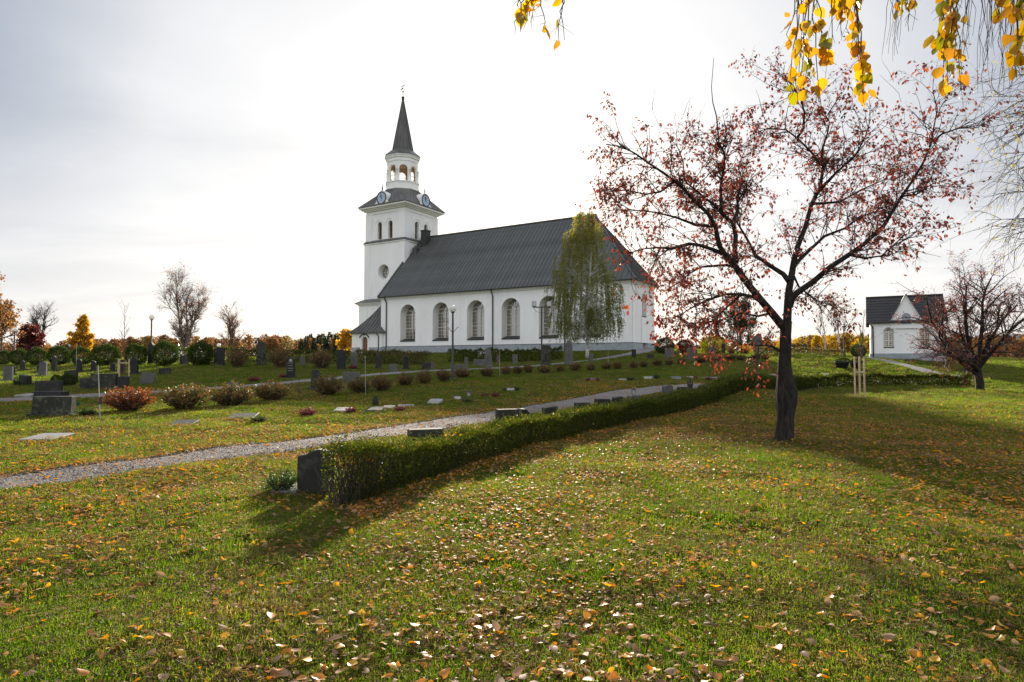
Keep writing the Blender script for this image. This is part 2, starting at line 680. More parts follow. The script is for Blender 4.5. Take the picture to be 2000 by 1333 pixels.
G = {
    'ground': m_ground(), 'gravel': m_gravel(),
    'render': m_render('white_render', (0.86, 0.86, 0.855)), 'trim': simple('white_trim', (0.82, 0.82, 0.80), 0.6, 0.06, 2),
    'plinth': m_stone('grey_plinth', (0.24, 0.27, 0.30), (0.36, 0.39, 0.42), 0.8),
    'roof': m_roof('black_sheet_roof', (0.040, 0.043, 0.042), (0.085, 0.088, 0.082)),
    'spire': m_roof('aged_copper_sheet', (0.045, 0.044, 0.040), (0.10, 0.098, 0.088)),
    'tile': simple('dark_roof_tile', (0.035, 0.032, 0.033), 0.6, 0.4, 8, bump=0.4, bscale=30),
    'iron': simple('black_iron', (0.025, 0.027, 0.028), 0.45, 0.3, 8), 'pipe': simple('dark_green_pipe', (0.028, 0.032, 0.030), 0.5, 0.3, 4),
    'louvre': simple('brown_louvre', (0.13, 0.075, 0.045), 0.7, 0.3, 6), 'door': simple('oak_door', (0.22, 0.10, 0.055), 0.6, 0.3, 6),
    'frame': simple('cream_frame', (0.66, 0.63, 0.55), 0.5, 0.08, 3), 'glass': m_glass(), 'globe': m_globe(),
    'clock': simple('blue_clock_face', (0.34, 0.46, 0.62), 0.4, 0.1, 3), 'gold': simple('gilt', (0.75, 0.62, 0.35), 0.35, 0.15, 3),
    'lantern_wood': simple('lantern_wood', (0.42, 0.30, 0.19), 0.7, 0.2, 4), 'whitepaint': simple('white_paint', (0.8, 0.8, 0.79), 0.4, 0.06, 4),
    'black_stone': m_stone('black_granite', (0.010, 0.010, 0.011), (0.022, 0.023, 0.024), 0.4),
    'grey_stone': m_stone('grey_granite', (0.06, 0.06, 0.058), (0.125, 0.122, 0.116), 0.75, 0.5),
    'dark_stone': m_stone('dark_granite', (0.014, 0.0145, 0.013), (0.034, 0.034, 0.031), 0.7, 0.25),
    'mossy': m_stone('mossy_stone', (0.018, 0.019, 0.014), (0.048, 0.050, 0.036), 0.85, 0.6),
    'red_stone': m_stone('red_granite', (0.07, 0.048, 0.042), (0.13, 0.095, 0.08), 0.7, 0.3),
    'pale_slab': m_stone('pale_slab', (0.19, 0.185, 0.185), (0.33, 0.32, 0.315), 0.45),
    'carving': simple('worn_lettering', (0.32, 0.30, 0.25), 0.6, 0.2, 8),
    'bark': m_bark('crab_bark', (0.010, 0.0085, 0.0075), (0.045, 0.038, 0.032)), 'greybark': m_bark('grey_bark', (0.10, 0.08, 0.065), (0.22, 0.18, 0.15), 6),
    'twig': simple('dark_twig', (0.045, 0.033, 0.028), 0.8, 0.3, 9), 'redtwig': simple('russet_twig', (0.13, 0.07, 0.05), 0.8, 0.3, 9),
    'birch': m_birch(), 'stake': simple('raw_pine', (0.48, 0.36, 0.23), 0.7, 0.25, 5, bump=0.2), 'soil': simple('bare_soil', (0.05, 0.033, 0.022), 0.95, 0.4, 12, bump=0.6),
    'steel': simple('galvanised_steel', (0.30, 0.31, 0.31), 0.45, 0.2, 6, metal=0.6), 'green_plastic': simple('green_plastic', (0.02, 0.10, 0.055), 0.4, 0.2, 6),
    'black_plastic': simple('black_plastic', (0.012, 0.013, 0.014), 0.4, 0.2, 5),
    'hill': simple('forest_hill', (0.055, 0.070, 0.075), 0.95, 0.35, 0.03, bump=1.0, bscale=0.2),
}
L = {
    'apple': leafmat('crimson_leaf', [(0.0, (0.07, 0.028, 0.024)), (0.45, (0.17, 0.050, 0.040)), (0.85, (0.29, 0.075, 0.048)), (1.0, (0.38, 0.15, 0.07))], 0.5, 0.5, 0.3, trans_gain=1.25),
    'birch_y': leafmat('yellow_birch_leaf', [(0.0, (0.42, 0.18, 0.012)), (0.5, (0.52, 0.29, 0.018)), (0.8, (0.40, 0.31, 0.03)), (1.0, (0.20, 0.20, 0.03))], 0.6, 0.45, src='obj', trans_gain=1.35),
    'birch_g': leafmat('olive_birch_leaf', [(0.0, (0.10, 0.125, 0.03)), (0.6, (0.20, 0.205, 0.045)), (0.85, (0.34, 0.27, 0.045)), (1.0, (0.46, 0.30, 0.04))], 0.5, 0.5, 0.3, trans_gain=1.7),
    'hedge': leafmat('hedge_leaf', [(0.0, (0.022, 0.036, 0.008)), (0.5, (0.060, 0.075, 0.012)), (0.85, (0.14, 0.135, 0.020)), (1.0, (0.24, 0.17, 0.03))], 0.46, 0.5, 0.22, trans_gain=1.5),
    'rhodo': leafmat('evergreen_leaf', [(0.0, (0.018, 0.034, 0.012)), (0.7, (0.06, 0.085, 0.02)), (1.0, (0.16, 0.15, 0.03))], 0.4, 0.6, 0.12),
    'bronze': leafmat('bronze_leaf', [(0.0, (0.042, 0.056, 0.016)), (0.4, (0.085, 0.082, 0.022)), (0.66, (0.18, 0.095, 0.036)), (0.84, (0.32, 0.14, 0.06)), (1.0, (0.52, 0.38, 0.22))], 0.42, 0.45, 0.45),
    'redbronze': leafmat('russet_shrub_leaf', [(0.0, (0.045, 0.045, 0.016)), (0.3, (0.12, 0.058, 0.026)), (0.7, (0.24, 0.078, 0.034)), (1.0, (0.46, 0.24, 0.10))], 0.48, 0.45, 0.45),
    'rust': leafmat('rust_leaf', [(0.0, (0.12, 0.06, 0.035)), (0.5, (0.25, 0.115, 0.05)), (1.0, (0.38, 0.20, 0.07))], 0.45, 0.5),
    'yellow': leafmat('gold_leaf', [(0.0, (0.30, 0.15, 0.015)), (0.6, (0.52, 0.29, 0.02)), (1.0, (0.60, 0.40, 0.05))], 0.5, 0.5),
    'yellowgreen': leafmat('chartreuse_leaf', [(0.0, (0.10, 0.12, 0.015)), (0.6, (0.36, 0.31, 0.025)), (1.0, (0.52, 0.42, 0.04))], 0.5, 0.5),
    'green': leafmat('green_leaf', [(0.0, (0.02, 0.045, 0.012)), (1.0, (0.07, 0.11, 0.025))], 0.4, 0.45),
    'darkred': leafmat('plum_leaf', [(0.0, (0.05, 0.015, 0.015)), (1.0, (0.18, 0.04, 0.03))], 0.4, 0.45),
    'spruce': leafmat('spruce_needle', [(0.0, (0.010, 0.022, 0.012)), (1.0, (0.035, 0.055, 0.022))], 0.15, 0.6, 0.3),
    'wood_o': leafmat('autumn_wood', [(0.0, (0.10, 0.06, 0.038)), (0.4, (0.18, 0.10, 0.05)), (0.8, (0.30, 0.16, 0.055)), (1.0, (0.19, 0.18, 0.07))], 0.35, 0.6, 0.2),
    'wood_y': leafmat('yellow_wood', [(0.0, (0.14, 0.09, 0.03)), (0.5, (0.36, 0.22, 0.04)), (1.0, (0.46, 0.30, 0.05))], 0.4, 0.6, 0.2),
    'heather': leafmat('heather_bloom', [(0.0, (0.07, 0.02, 0.02)), (0.6, (0.20, 0.03, 0.04)), (1.0, (0.32, 0.07, 0.06))], 0.3, 0.5),
    'grass': leafmat('grass_blade', [(0.0, (0.021, 0.046, 0.0065)), (0.46, (0.049, 0.080, 0.0115)), (0.76, (0.092, 0.106, 0.0185)), (0.88, (0.17, 0.125, 0.045)), (1.0, (0.19, 0.11, 0.05))], 0.70, 0.5, 0.2, src='obj', trans_gain=2.7, patch=0.5),
    'litter': leafmat('leaf_litter', [(0.0, (0.10, 0.05, 0.025)), (0.26, (0.24, 0.13, 0.065)), (0.42, (0.40, 0.26, 0.15)), (0.54, (0.36, 0.17, 0.06)), (0.78, (0.52, 0.21, 0.03)), (0.94, (0.60, 0.32, 0.03)), (1.0, (0.20, 0.06, 0.025))], 0.4, 0.6, 0.16, src='obj', trans_gain=1.7),
    'thatch': leafmat('dead_grass', [(0.0, (0.07, 0.045, 0.022)), (0.6, (0.16, 0.105, 0.05)), (1.0, (0.27, 0.19, 0.09))], 0.3, 0.6, 0.15, src='obj'),
    'litter_red': leafmat('red_litter', [(0.0, (0.12, 0.03, 0.02)), (0.5, (0.22, 0.045, 0.025)), (1.0, (0.34, 0.16, 0.08))], 0.25, 0.42, 0.5, src='obj', trans_gain=1.2),
    'tan1': leafmat('tan_fallen', [(0.0, (0.30, 0.19, 0.12)), (1.0, (0.40, 0.26, 0.155))], 0.35, 0.6, 0.15, src='obj', trans_gain=1.2),
    'orange1': leafmat('orange_fallen', [(0.0, (0.40, 0.14, 0.025)), (1.0, (0.56, 0.25, 0.03))], 0.35, 0.42, 0.5, src='obj', trans_gain=1.2),
    'yellow1': leafmat('yellow_fallen', [(0.0, (0.55, 0.28, 0.02)), (1.0, (0.64, 0.40, 0.05))], 0.35, 0.42, 0.5, src='obj', trans_gain=1.2),
    'brown1': leafmat('brown_fallen', [(0.0, (0.12, 0.06, 0.03)), (1.0, (0.24, 0.13, 0.07))], 0.35, 0.5, 0.3, src='obj', trans_gain=1.2),
}

# ================================================================== SETTING: ground, paths, hills
def sinh_axis(lim, near, n):
    u = np.linspace(-1, 1, n)
    lo, hi = 1.0, 20.0
    for _ in range(60):
        b = 0.5 * (lo + hi)
        step = lim / math.sinh(b) * math.sinh(b * 2 / (n - 1))
        if step > near:
            lo = b
        else:
            hi = b
    return lim * np.sinh(b * u) / math.sinh(b)


ax = sinh_axis(3500, 0.35, 361)
ay = sinh_axis(3500, 0.35, 361) + 14
GX, GY = np.meshgrid(ax, ay, indexing='ij')
GZ = tz(GX, GY)
a = Acc()
idx = np.arange(GX.size).reshape(GX.shape)
a.add(np.stack([GX, GY, GZ], -1).reshape(-1, 3), np.stack([idx[:-1, :-1], idx[1:, :-1], idx[1:, 1:], idx[:-1, 1:]], -1).reshape(-1, 4))
ground = link('ground', a.mesh('ground', G['ground'], smooth=True))
tag(ground, 'rising autumn lawn of the churchyard', kind='structure')

PATHS = []


def chaikin(P, k=3):
    P = np.asarray(P, float)
    for _ in range(k):
        Q = [P[0]]
        for i in range(len(P) - 1):
            Q += [P[i] * 0.75 + P[i + 1] * 0.25, P[i] * 0.25 + P[i + 1] * 0.75]
        Q.append(P[-1])
        P = np.array(Q)
    return P


def path(name, label, pts, lift=0.012, cols=7):
    C = chaikin([p[:2] for p in pts])
    Wd = chaikin([(p[2], 0) for p in pts])[:, 0]
    T = np.gradient(C, axis=0)
    T /= np.linalg.norm(T, axis=1, keepdims=True)
    Nn = np.stack([-T[:, 1], T[:, 0]], 1)
    s = np.linspace(-0.5, 0.5, cols)
    jig = RNG.normal(0, 0.03, (len(C), cols)) * (np.abs(s) > 0.45)
    XY = C[:, None] + Nn[:, None] * ((s[None] * Wd[:, None]) + jig)[..., None]
    Z = tz(XY[..., 0], XY[..., 1]) + lift + 0.0004 * np.hypot(XY[..., 0], XY[..., 1])
    Z[:, 0] -= 0.03 + lift
    Z[:, -1] -= 0.03 + lift
    ac = Acc()
    ix = np.arange(XY.shape[0] * cols).reshape(-1, cols)
    ac.add(np.concatenate([XY, Z[..., None]], -1).reshape(-1, 3), np.stack([ix[:-1, :-1], ix[1:, :-1], ix[1:, 1:], ix[:-1, 1:]], -1).reshape(-1, 4))
    o = link(name, ac.mesh(name, G['gravel'], smooth=True))
    tag(o, label, kind='structure')
    PATHS.append((C, Wd))


def pp(px, py, w, D=None):
    p = spot(px, py, D)
    return (p.x, p.y, w)


path('path', 'gravel path sweeping past the low hedge', [(-14, 4.2, 1.5), (-9.3, 6.4, 1.5), pp(0, 950, 1.5), pp(300, 905, 1.5), pp(600, 866, 1.5), pp(800, 839, 1.55), pp(970, 812, 1.6), pp(1100, 790, 1.6), pp(1200, 773, 1.6, 25),
                   pp(1290, 761, 1.6, 28), pp(1400, 753, 1.6, 31), pp(1560, 747, 1.6, 37.3), pp(1720, 744, 1.6, 41.2), pp(1875, 739, 1.6, 43.5), pp(1823, 731, 1.6, 46), pp(1766, 718, 1.5, 50), pp(1700, 705, 1.4, 57), pp(1690, 701, 1.4, 59)])
path('path', 'far gravel path behind the row of shrubs', [pp(-500, 790, 1.6, 21), pp(0, 783, 1.6, 24), pp(200, 775, 1.6, 26), pp(450, 757, 1.6, 30), pp(610, 745, 1.6, 35), pp(800, 727, 1.6, 43), pp(924, 723, 1.6, 43.5), pp(1043, 716, 1.6, 47.5),
                   pp(1110, 709, 1.6, 51), pp(1183, 701, 1.8, 56), pp(1232, 692, 2.0, 65), pp(1262, 684, 2.4, 75), pp(1272, 681, 3.0, 79)], lift=0.02)


def path_dist(x, y):
    d = np.full(x.shape, 1e9)
    for C, Wd in PATHS:
        for i in range(0, len(C) - 1, 2):
            p, q = C[i], C[min(i + 2, len(C) - 1)]
            v = q - p
            t = np.clip(((x - p[0]) * v[0] + (y - p[1]) * v[1]) / (v @ v + 1e-9), 0, 1)
            d = np.minimum(d, np.hypot(x - p[0] - t * v[0], y - p[1] - t * v[1]) - Wd[i] / 2)
    return d


# distant wooded ridge on the right
a = Acc()
nx, ny = 60, 8
hx = np.linspace(150, 1500, nx)
for j in range(ny):
    pass
HX, HJ = np.meshgrid(hx, np.linspace(0, 1, ny), indexing='ij')
HY = 1100 + HJ * 350 - HX * 0.15
prof = np.interp(HX, [150, 300, 480, 620, 800, 1000, 1500], [0, 14, 40, 34, 46, 62, 50])
HZ = np.where(HJ < 0.5, prof * np.sin(HJ * math.pi), prof * np.sin(HJ * math.pi)) + RNG.normal(0, 1.3, HX.shape) * (HJ > 0.1) - 2
ix = np.arange(HX.size).reshape(HX.shape)
a.add(np.stack([HX, HY, HZ], -1).reshape(-1, 3), np.stack([ix[:-1, :-1], ix[1:, :-1], ix[1:, 1:], ix[:-1, 1:]], -1).reshape(-1, 4))
tag(link('hills', a.mesh('hills', G['hill'], smooth=True)), 'distant wooded hills beyond the churchyard', kind='structure')


# ================================================================== CHURCH
CH = thing('church', 'white rendered church with black sheet roof and slender spired clock tower', 'church', (-17.27, 100.0, 0.0), math.radians(-31.4))
ZB = 2.6         # walls start a little under the turf
TW = 8.7         # tower side
TC = (-TW / 2, TW / 2)
NS, NN, NE = -5.2, 13.9, 40.3   # nave south wall, north wall, east wall
EAVE, RIDGE = 11.5, 22.3


def arch_pts(xc, w, zt, n=12):
    return [(xc + w / 2 * math.cos(math.pi - math.pi * i / n), zt + w / 2 * math.sin(math.pi * i / n)) for i in range(n + 1)]


def wall_arches(ac, tf, x0, x1, z0, z1, ops, depth, m=0, mrev=None, n=12):
    """flat wall in local (x, z), openings are round-headed; reveals go in by depth"""
    mrev = m if mrev is None else mrev
    P = lambda x, z, y=0.0: tf(x, y, z)
    cur = x0
    for xc, w, zs, zt in sorted(ops):
        xl, xr = xc - w / 2, xc + w / 2
        ac.poly([P(cur, z0), P(xl, z0), P(xl, z1), P(cur, z1)], m)
        if zs > z0 + 1e-6:
            ac.poly([P(xl, z0), P(xr, z0), P(xr, zs), P(xl, zs)], m)
        A = arch_pts(xc, w, zt, n)
        for (ax_, az_), (bx_, bz_) in zip(A[:-1], A[1:]):
            ac.poly([P(ax_, az_), P(bx_, bz_), P(bx_, z1), P(ax_, z1)], m)
        R = [(xl, zs)] + A + [(xr, zs)]
        for (ax_, az_), (bx_, bz_) in zip(R[:-1], R[1:]):
            ac.poly([P(ax_, az_), P(bx_, bz_), P(bx_, bz_, depth), P(ax_, az_, depth)], mrev)
        ac.poly([P(xl, zs), P(xr, zs), P(xr, zs, depth), P(xl, zs, depth)], mrev)
        cur = xr
    ac.poly([P(cur, z0), P(x1, z0), P(x1, z1), P(cur, z1)], m)


def south(t0, s):          # wall facing south at local s, x runs east
    return lambda x, y, z: (t0 + x, s + y, z)


def east(t, s0):           # wall facing east at local t, x runs north
    return lambda x, y, z: (t - y, s0 + x, z)


def west(t, s0):
    return lambda x, y, z: (t + y, s0 - x, z)


def part(name, ac, mats, parent, smooth=False, label=None):
    o = link(name, ac.mesh(name, mats, smooth=smooth), parent)
    if label:
        o['label'] = label
    return o


# ---- nave walls
NWIN = [5.25, 11.4, 17.5, 23.2, 28.95, 34.8]
a = Acc()
WZS, WZT, WW = 4.75, 8.75, 2.9
wall_arches(a, south(0, NS), 0, NE, 3.98, EAVE, [(x, WW, WZS, WZT) for x in NWIN], 1.3)
wall_arches(a, east(NE, NS), 0, 8.0, 3.98, EAVE, [(4.0, 1.6, 7.3, 9.3)], 0.8)
C_, D_, E_ = (NE, 2.8), (30.8, NN), (0.0, NN)
a.poly([(*C_, ZB), (*D_, ZB), (*D_, EAVE), (*C_, EAVE)])
a.poly([(*D_, ZB), (*E_, ZB), (*E_, EAVE), (*D_, EAVE)])
a.poly([(0, NN, ZB), (0, NS, ZB), (0, NS, EAVE), (0, TW / 2, RIDGE - 0.35), (0, NN, EAVE)])
nave = part('nave_wall', a, G['render'], CH)
# pilaster strips and cove below the eave
a = Acc()
for x in (0.0, NE - 1.1):
    a.box(x - 0.03, x + 1.1, NS - 0.06, NS + 0.05, 3.98, EAVE - 0.45)
a.box(NE - 0.05, NE + 0.06, NS - 0.06, NS + 1.0, 3.98, EAVE - 0.45)
prof = [(0.0, EAVE - 0.45), (0.10, EAVE - 0.40), (0.16, EAVE - 0.22), (0.34, EAVE - 0.14), (0.40, EAVE - 0.03)]
for (y0, z0), (y1, z1) in zip(prof[:-1], prof[1:]):
    a.poly([(-0.05 - y0, NS - y0, z0), (NE + y0, NS - y0, z0), (NE + y1, NS - y1, z1), (-0.05 - y1, NS - y1, z1)])
    a.poly([(NE + y0, NS - y0, z0), (NE + y0, 2.8, z0), (NE + y1, 2.8, z1), (NE + y1, NS - y1, z1)])
part('eave_cornice', a, G['render'], CH)
# plinth of the nave, one block per wall so that the east door can stand clear
a = Acc()
a.box(-0.12, NE + 0.12, NS - 0.12, NS + 0.3, ZB, 3.93)
a.box(NE - 0.3, NE + 0.12, NS + 0.302, NS + 3.2, ZB, 3.93)
a.box(NE - 0.3, NE + 0.12, NS + 4.8, 2.9, ZB, 3.93)
part('plinth', a, G['plinth'], CH)
a = Acc()
a.box(-0.14, NE + 0.15, NS - 0.15, NS - 0.002, 3.932, 3.99)
a.box(NE + 0.002, NE + 0.15, NS, 2.9, 3.932, 3.99)
part('plinth_flashing', a, G['pipe'], CH)


# ---- arched nave windows
def nave_window(tf, xc, w, zs, zt, depth, parent, sill=True):
    y = depth - 0.06
    f = Acc()
    q = lambda x, z, yy=0.0: tf(x, y + yy, z)
    bw = 0.11
    zs0, zs = zs, zs + .38 * depth / 1.3
    f.bar(q(xc - w / 2 + .05, zs), q(xc - w / 2 + .05, zt), bw, 0.12)
    f.bar(q(xc + w / 2 - .05, zs), q(xc + w / 2 - .05, zt), bw, 0.12)
    A = arch_pts(xc, w - 0.1, zt, 14)
    for p0, p1 in zip(A[:-1], A[1:]):
        f.bar(q(*p0), q(*p1), 0.12, bw)
    f.bar(q(xc, zs), q(xc, zt + w * 0.18), 0.13, 0.11)                     # mullion
    for side in (-1, 1):                                                   # two small round heads
        B = arch_pts(xc + side * w / 4, w / 2 - 0.08, zt - 0.05, 8)
        for p0, p1 in zip(B[:-1], B[1:]):
            f.bar(q(*p0), q(*p1), 0.09, 0.09)
        f.bar(q(xc + side * w / 4, zs), q(xc + side * w / 4, zt), 0.045, 0.05)
    for i in range(5):                                                     # fan
        an = math.pi * (i + 1) / 6
        f.bar(q(xc + 0.5 * math.cos(an), zt + .42 + 0.2 * math.sin(an)), q(xc + (w / 2 - .08) * math.cos(an), zt + (w / 2 - .08) * math.sin(an)), 0.05, 0.05)
    nz_ = 7
    for i in range(nz_ + 1):
        z = zs + (zt - zs) * i / nz_
        f.bar(q(xc - w / 2, z), q(xc + w / 2, z), 0.10 if i in (0, 3, nz_) else 0.03, 0.10 if i in (0, 3, nz_) else 0.04)
    zs = zs0
    win = part('window', f, G['frame'], parent)
    p = Acc()
    pts = [(xc - w / 2, zs)] + arch_pts(xc, w, zt, 14) + [(xc + w / 2, zs)]
    p.poly([tf(x, y + 0.04, z) for x, z in pts])
    part('pane', p, G['glass'], win)
    if sill:
        s = Acc()
        kk = depth / 1.3
        v = [tf(xc - w / 2 + .01, depth - .1 * kk, zs + 0.40 * kk), tf(xc + w / 2 - .01, depth - .1 * kk, zs + 0.40 * kk), tf(xc + w / 2 - .01, -0.09 * kk, zs + 0.02), tf(xc - w / 2 + .01, -0.09 * kk, zs + 0.02)]
        s.poly(v)
        s.poly([v[3], v[2], tf(xc + w / 2 - .01, -0.09 * kk, zs - .10 * kk), tf(xc - w / 2 + .01, -0.09 * kk, zs - .10 * kk)])
        part('sill', s, G['pipe'], win)
    return win


for x in NWIN:
    nave_window(south(0, NS), x, WW, WZS + 0.02, WZT, 1.3, CH)
nave_window(east(NE, NS), 4.0, 1.6, 7.3, 9.3, 0.8, CH)

# ---- east door with steps and two urns' pedestals
a = Acc()
tf = east(NE + 0.03, NS)
wall_arches(a, tf, 2.9, 5.1, 3.2, 7.2, [(4.0, 1.5, 3.2, 5.7)], 0.28)
portal = part('portal', a, G['render'], CH)
a = Acc()
tfd = east(NE - 0.16, NS)
a.poly([tfd(x, 0, z) for x, z in [(3.25, 3.2)] + arch_pts(4.0, 1.5, 5.7) + [(4.75, 3.2)]])
for i in range(1, 6):
    a.box(3.25 + i * .25 - .01, 3.25 + i * .25 + .01, -0.03, 0.01, 3.2, 6.0, 0, tfd)
door_e = part('door', a, G['steel'], CH, label='grey arched east door')
a = Acc()
for i, (d, z) in enumerate(((1.5, 2.85), (1.1, 3.02), (0.7, 3.18))):
    a.box(NE + .13, NE + .13 + d, NS + 2.6 - .2 * (2 - i), NS + 5.4 + .2 * (2 - i), ZB, z)
part('steps', a, G['grey_stone'], CH)

# ---- nave roof
OH = 0.52
SE_ = (NE + OH, NS - OH)
a = Acc()
rt = 31.3
RW = (-0.25, TW / 2, RIDGE)
RE = (rt, TW / 2, RIDGE)
ev = EAVE
a.poly([(-0.25, NS - OH, ev), (*SE_, ev), RE, RW])
a.poly([(*SE_, ev), (NE + OH, 3.2, ev), RE])
a.poly([(NE + OH, 3.2, ev), (rt, NN + OH, ev), RE])
a.poly([(rt, NN + OH, ev), (-0.25, NN + OH, ev), RW, RE])
a.poly([(-0.25, NS - OH, ev - .08), (*SE_, ev - .08), (NE + OH, 3.2, ev - .08), (rt, NN + OH, ev - .08), (-0.25, NN + OH, ev - .08)])
rim = [(-0.25, NS - OH), SE_, (NE + OH, 3.2), (rt, NN + OH), (-0.25, NN + OH)]
for p0, p1 in zip(rim, rim[1:] + rim[:1]):
    a.poly([(*p0, ev - .08), (*p1, ev - .08), (*p1, ev), (*p0, ev)])
a.bar((-0.25, TW / 2, RIDGE + 0.05), (rt + .05, TW / 2, RIDGE + 0.05), 0.35, 0.16)
a.bar((*SE_, ev + 0.06), (rt, TW / 2, RIDGE + 0.06), 0.24, 0.14)
a.bar((-0.3, NS - OH, ev + 0.05), (-0.3, TW / 2, RIDGE + 0.05), 0.2, 0.25)
roof = part('roof', a, G['roof'], CH)
g = Acc()                                                         # eaves gutter
g.tubes([[(-0.3, NS - OH - .06, ev - .03), (NE + OH + .06, NS - OH - .06, ev - .03)]], [[0.075, 0.075]], 6)
g.tubes([[(NE + OH + .06, NS - OH - .06, ev - .03), (NE + OH + .06, 3.2, ev - .03)]], [[0.075, 0.075]], 6)
part('gutter', g, G['pipe'], roof)


def panel_mesh(name, P, n, mats, lo0, hi0, lo1, hi1, seam=0.05):
    """one standing-seam sheet; P(q, h) gives the roof point, q0..q1 across it, raised seam on its left edge"""
    (q0, q1) = n
    ac = Acc()
    nrm = (Vector(P(q0 + .1, hi0)) - Vector(P(q0, hi0))).cross(Vector(P(q0, hi0 + .01)) - Vector(P(q0, hi0))).normalized()
    if nrm.z < 0:
        nrm = -nrm
    up = lambda p, k: tuple(Vector(p) + nrm * k)
    A, B, C, D = P(q0, lo0), P(q1, lo1), P(q1, hi1), P(q0, hi0)
    ac.poly([up(A, .02), up(B, .02), up(C, .02), up(D, .02)])
    for p0, p1 in ((A, B), (D, C)):
        ac.poly([up(p0, .0), up(p1, .0), up(p1, .02), up(p0, .02)])
    if (Vector(A) - Vector(D)).length > 0.1:
        ac.bar(up(A, .02 + seam / 2), up(D, .02 + seam / 2), 0.03, seam, up=nrm)
    return ac


def roof_panels(parent, P, q_end, w, lo, hi, mat, seam=0.07):
    k = max(1, round(q_end / w))
    w = q_end / k
    cache = {}
    for i in range(k):
        q0, q1 = i * w, (i + 1) * w
        l0, l1, h0, h1 = lo(q0), lo(q1), hi(q0), hi(q1)
        if h0 - l0 < 1e-3 and h1 - l1 < 1e-3:
            continue
        key = (round(l0, 4), round(l1, 4), round(h0, 4), round(h1, 4))
        if key == (0, 0, 1, 1) and key in cache:
            me, org = cache[key]
            p = Vector(P(q0, 0)) - Vector(org)
            o = link('roof_panel', me, parent, p)
            continue
        org = P(q0, 0)
        ac = panel_mesh('roof_panel', P, (q0, q1), mat, l0, h0, l1, h1, seam)
        me = ac.mesh('roof_panel', mat)
        link('roof_panel', me, parent)
        if key == (0, 0, 1, 1):
            cache[key] = (me, org)


slope = lambda q, h: (-0.25 + q, NS - OH + h * (TW / 2 - NS + OH), ev + h * (RIDGE - ev))
Q = NE + OH + 0.25
roof_panels(roof, slope, Q, 0.62, lambda q: 0.0, lambda q: min(1.0, max(0.0, (Q - q) / (Q - rt - 0.25))), G['roof'], .045)
hw = TW / 2 - NS + OH
eslope = lambda q, h: (NE + OH - h * (NE + OH - rt), NS - OH + q, ev + h * (RIDGE - ev))
q1_ = 3.2 - NS + OH
roof_panels(roof, eslope, hw, 0.6, lambda q: max(0.0, (q - q1_) / (hw - q1_)), lambda q: min(1.0, q / hw), G['roof'])
# chimney and small ventilator on the nave roof
a = Acc()
zc = lambda s: ev + (s - NS + OH) / (TW / 2 - NS + OH) * (RIDGE - ev)
a.box(1.2, 2.3, 2.6, 3.7, zc(2.6) - .3, RIDGE + 0.7)
a.box(1.12, 2.38, 2.52, 3.78, RIDGE + 0.7, RIDGE + 0.86)
part('chimney', a, G['tile'], CH)
a = Acc()
zz0 = zc(1.9)
a.box(0.5, 1.3, 1.3, 2.2, zz0 - .7, zz0 + .25)
for k in range(4):
    c4 = [(0.42, 1.22), (1.38, 1.22), (1.38, 2.28), (0.42, 2.28)]
    p0, p1 = c4[k], c4[(k + 1) % 4]
    a.poly([(*p0, zz0 + .25), (*p1, zz0 + .25), (.9, 1.75, zz0 + .95)])
part('roof_ventilator', a, G['roof'], CH)


# ---- downpipes
def downpipe(x, s, ztop, zbot, face='s', off=0.4):
    ac = Acc()
    if face == 's':
        pts = [(x, s - off, ztop), (x, s - off, ztop - .2), (x + .1, s - .13, ztop - .85), (x + .1, s - .13, zbot + .25), (x + .1, s - .32, zbot)]
    else:
        pts = [(x - .1, s, ztop), (x - .1, s, zbot), (x - .1, s, zbot - .1)]
    ac.tubes([pts], [[0.085] * len(pts)], 6)
    part('downpipe', ac, G['pipe'], CH, True)


for x in (1.0, 20.3, 31.2):
    downpipe(x, NS, EAVE - .05, 3.1)

# ---- tower
# base stage
a = Acc()
b0, b1 = -TW - .6, TW + .6
a.box(b0, -0.01, -0.7, b1, ZB, 10.95)
part('tower_base', a, G['render'], CH)
a = Acc()
for i, (o_, z0, z1) in enumerate(((.12, 10.952, 11.12), (.3, 11.12, 11.26), (.48, 11.26, 11.42))):
    a.box(b0 - o_, -0.02, -.7 - o_, b1 + o_, z0, z1)
part('base_cornice', a, G['render'], CH)
a = Acc()
o_ = .55
P0 = [(b0 - o_, -.7 - o_), (-.02, -.7 - o_), (-.02, b1 + o_), (b0 - o_, b1 + o_)]
P1 = [(-TW - .02, -.02), (-.02, -.02), (-.02, TW + .02), (-TW - .02, TW + .02)]
for k in range(4):
    i, j = k, (k + 1) % 4
    a.poly([(*P0[i], 11.43), (*P0[j], 11.43), (*P1[j], 12.1), (*P1[i], 12.1)])
    a.poly([(*P0[i], 11.38), (*P0[j], 11.38), (*P0[j], 11.43), (*P0[i], 11.43)])
part('skirt_roof', a, G['roof'], CH)


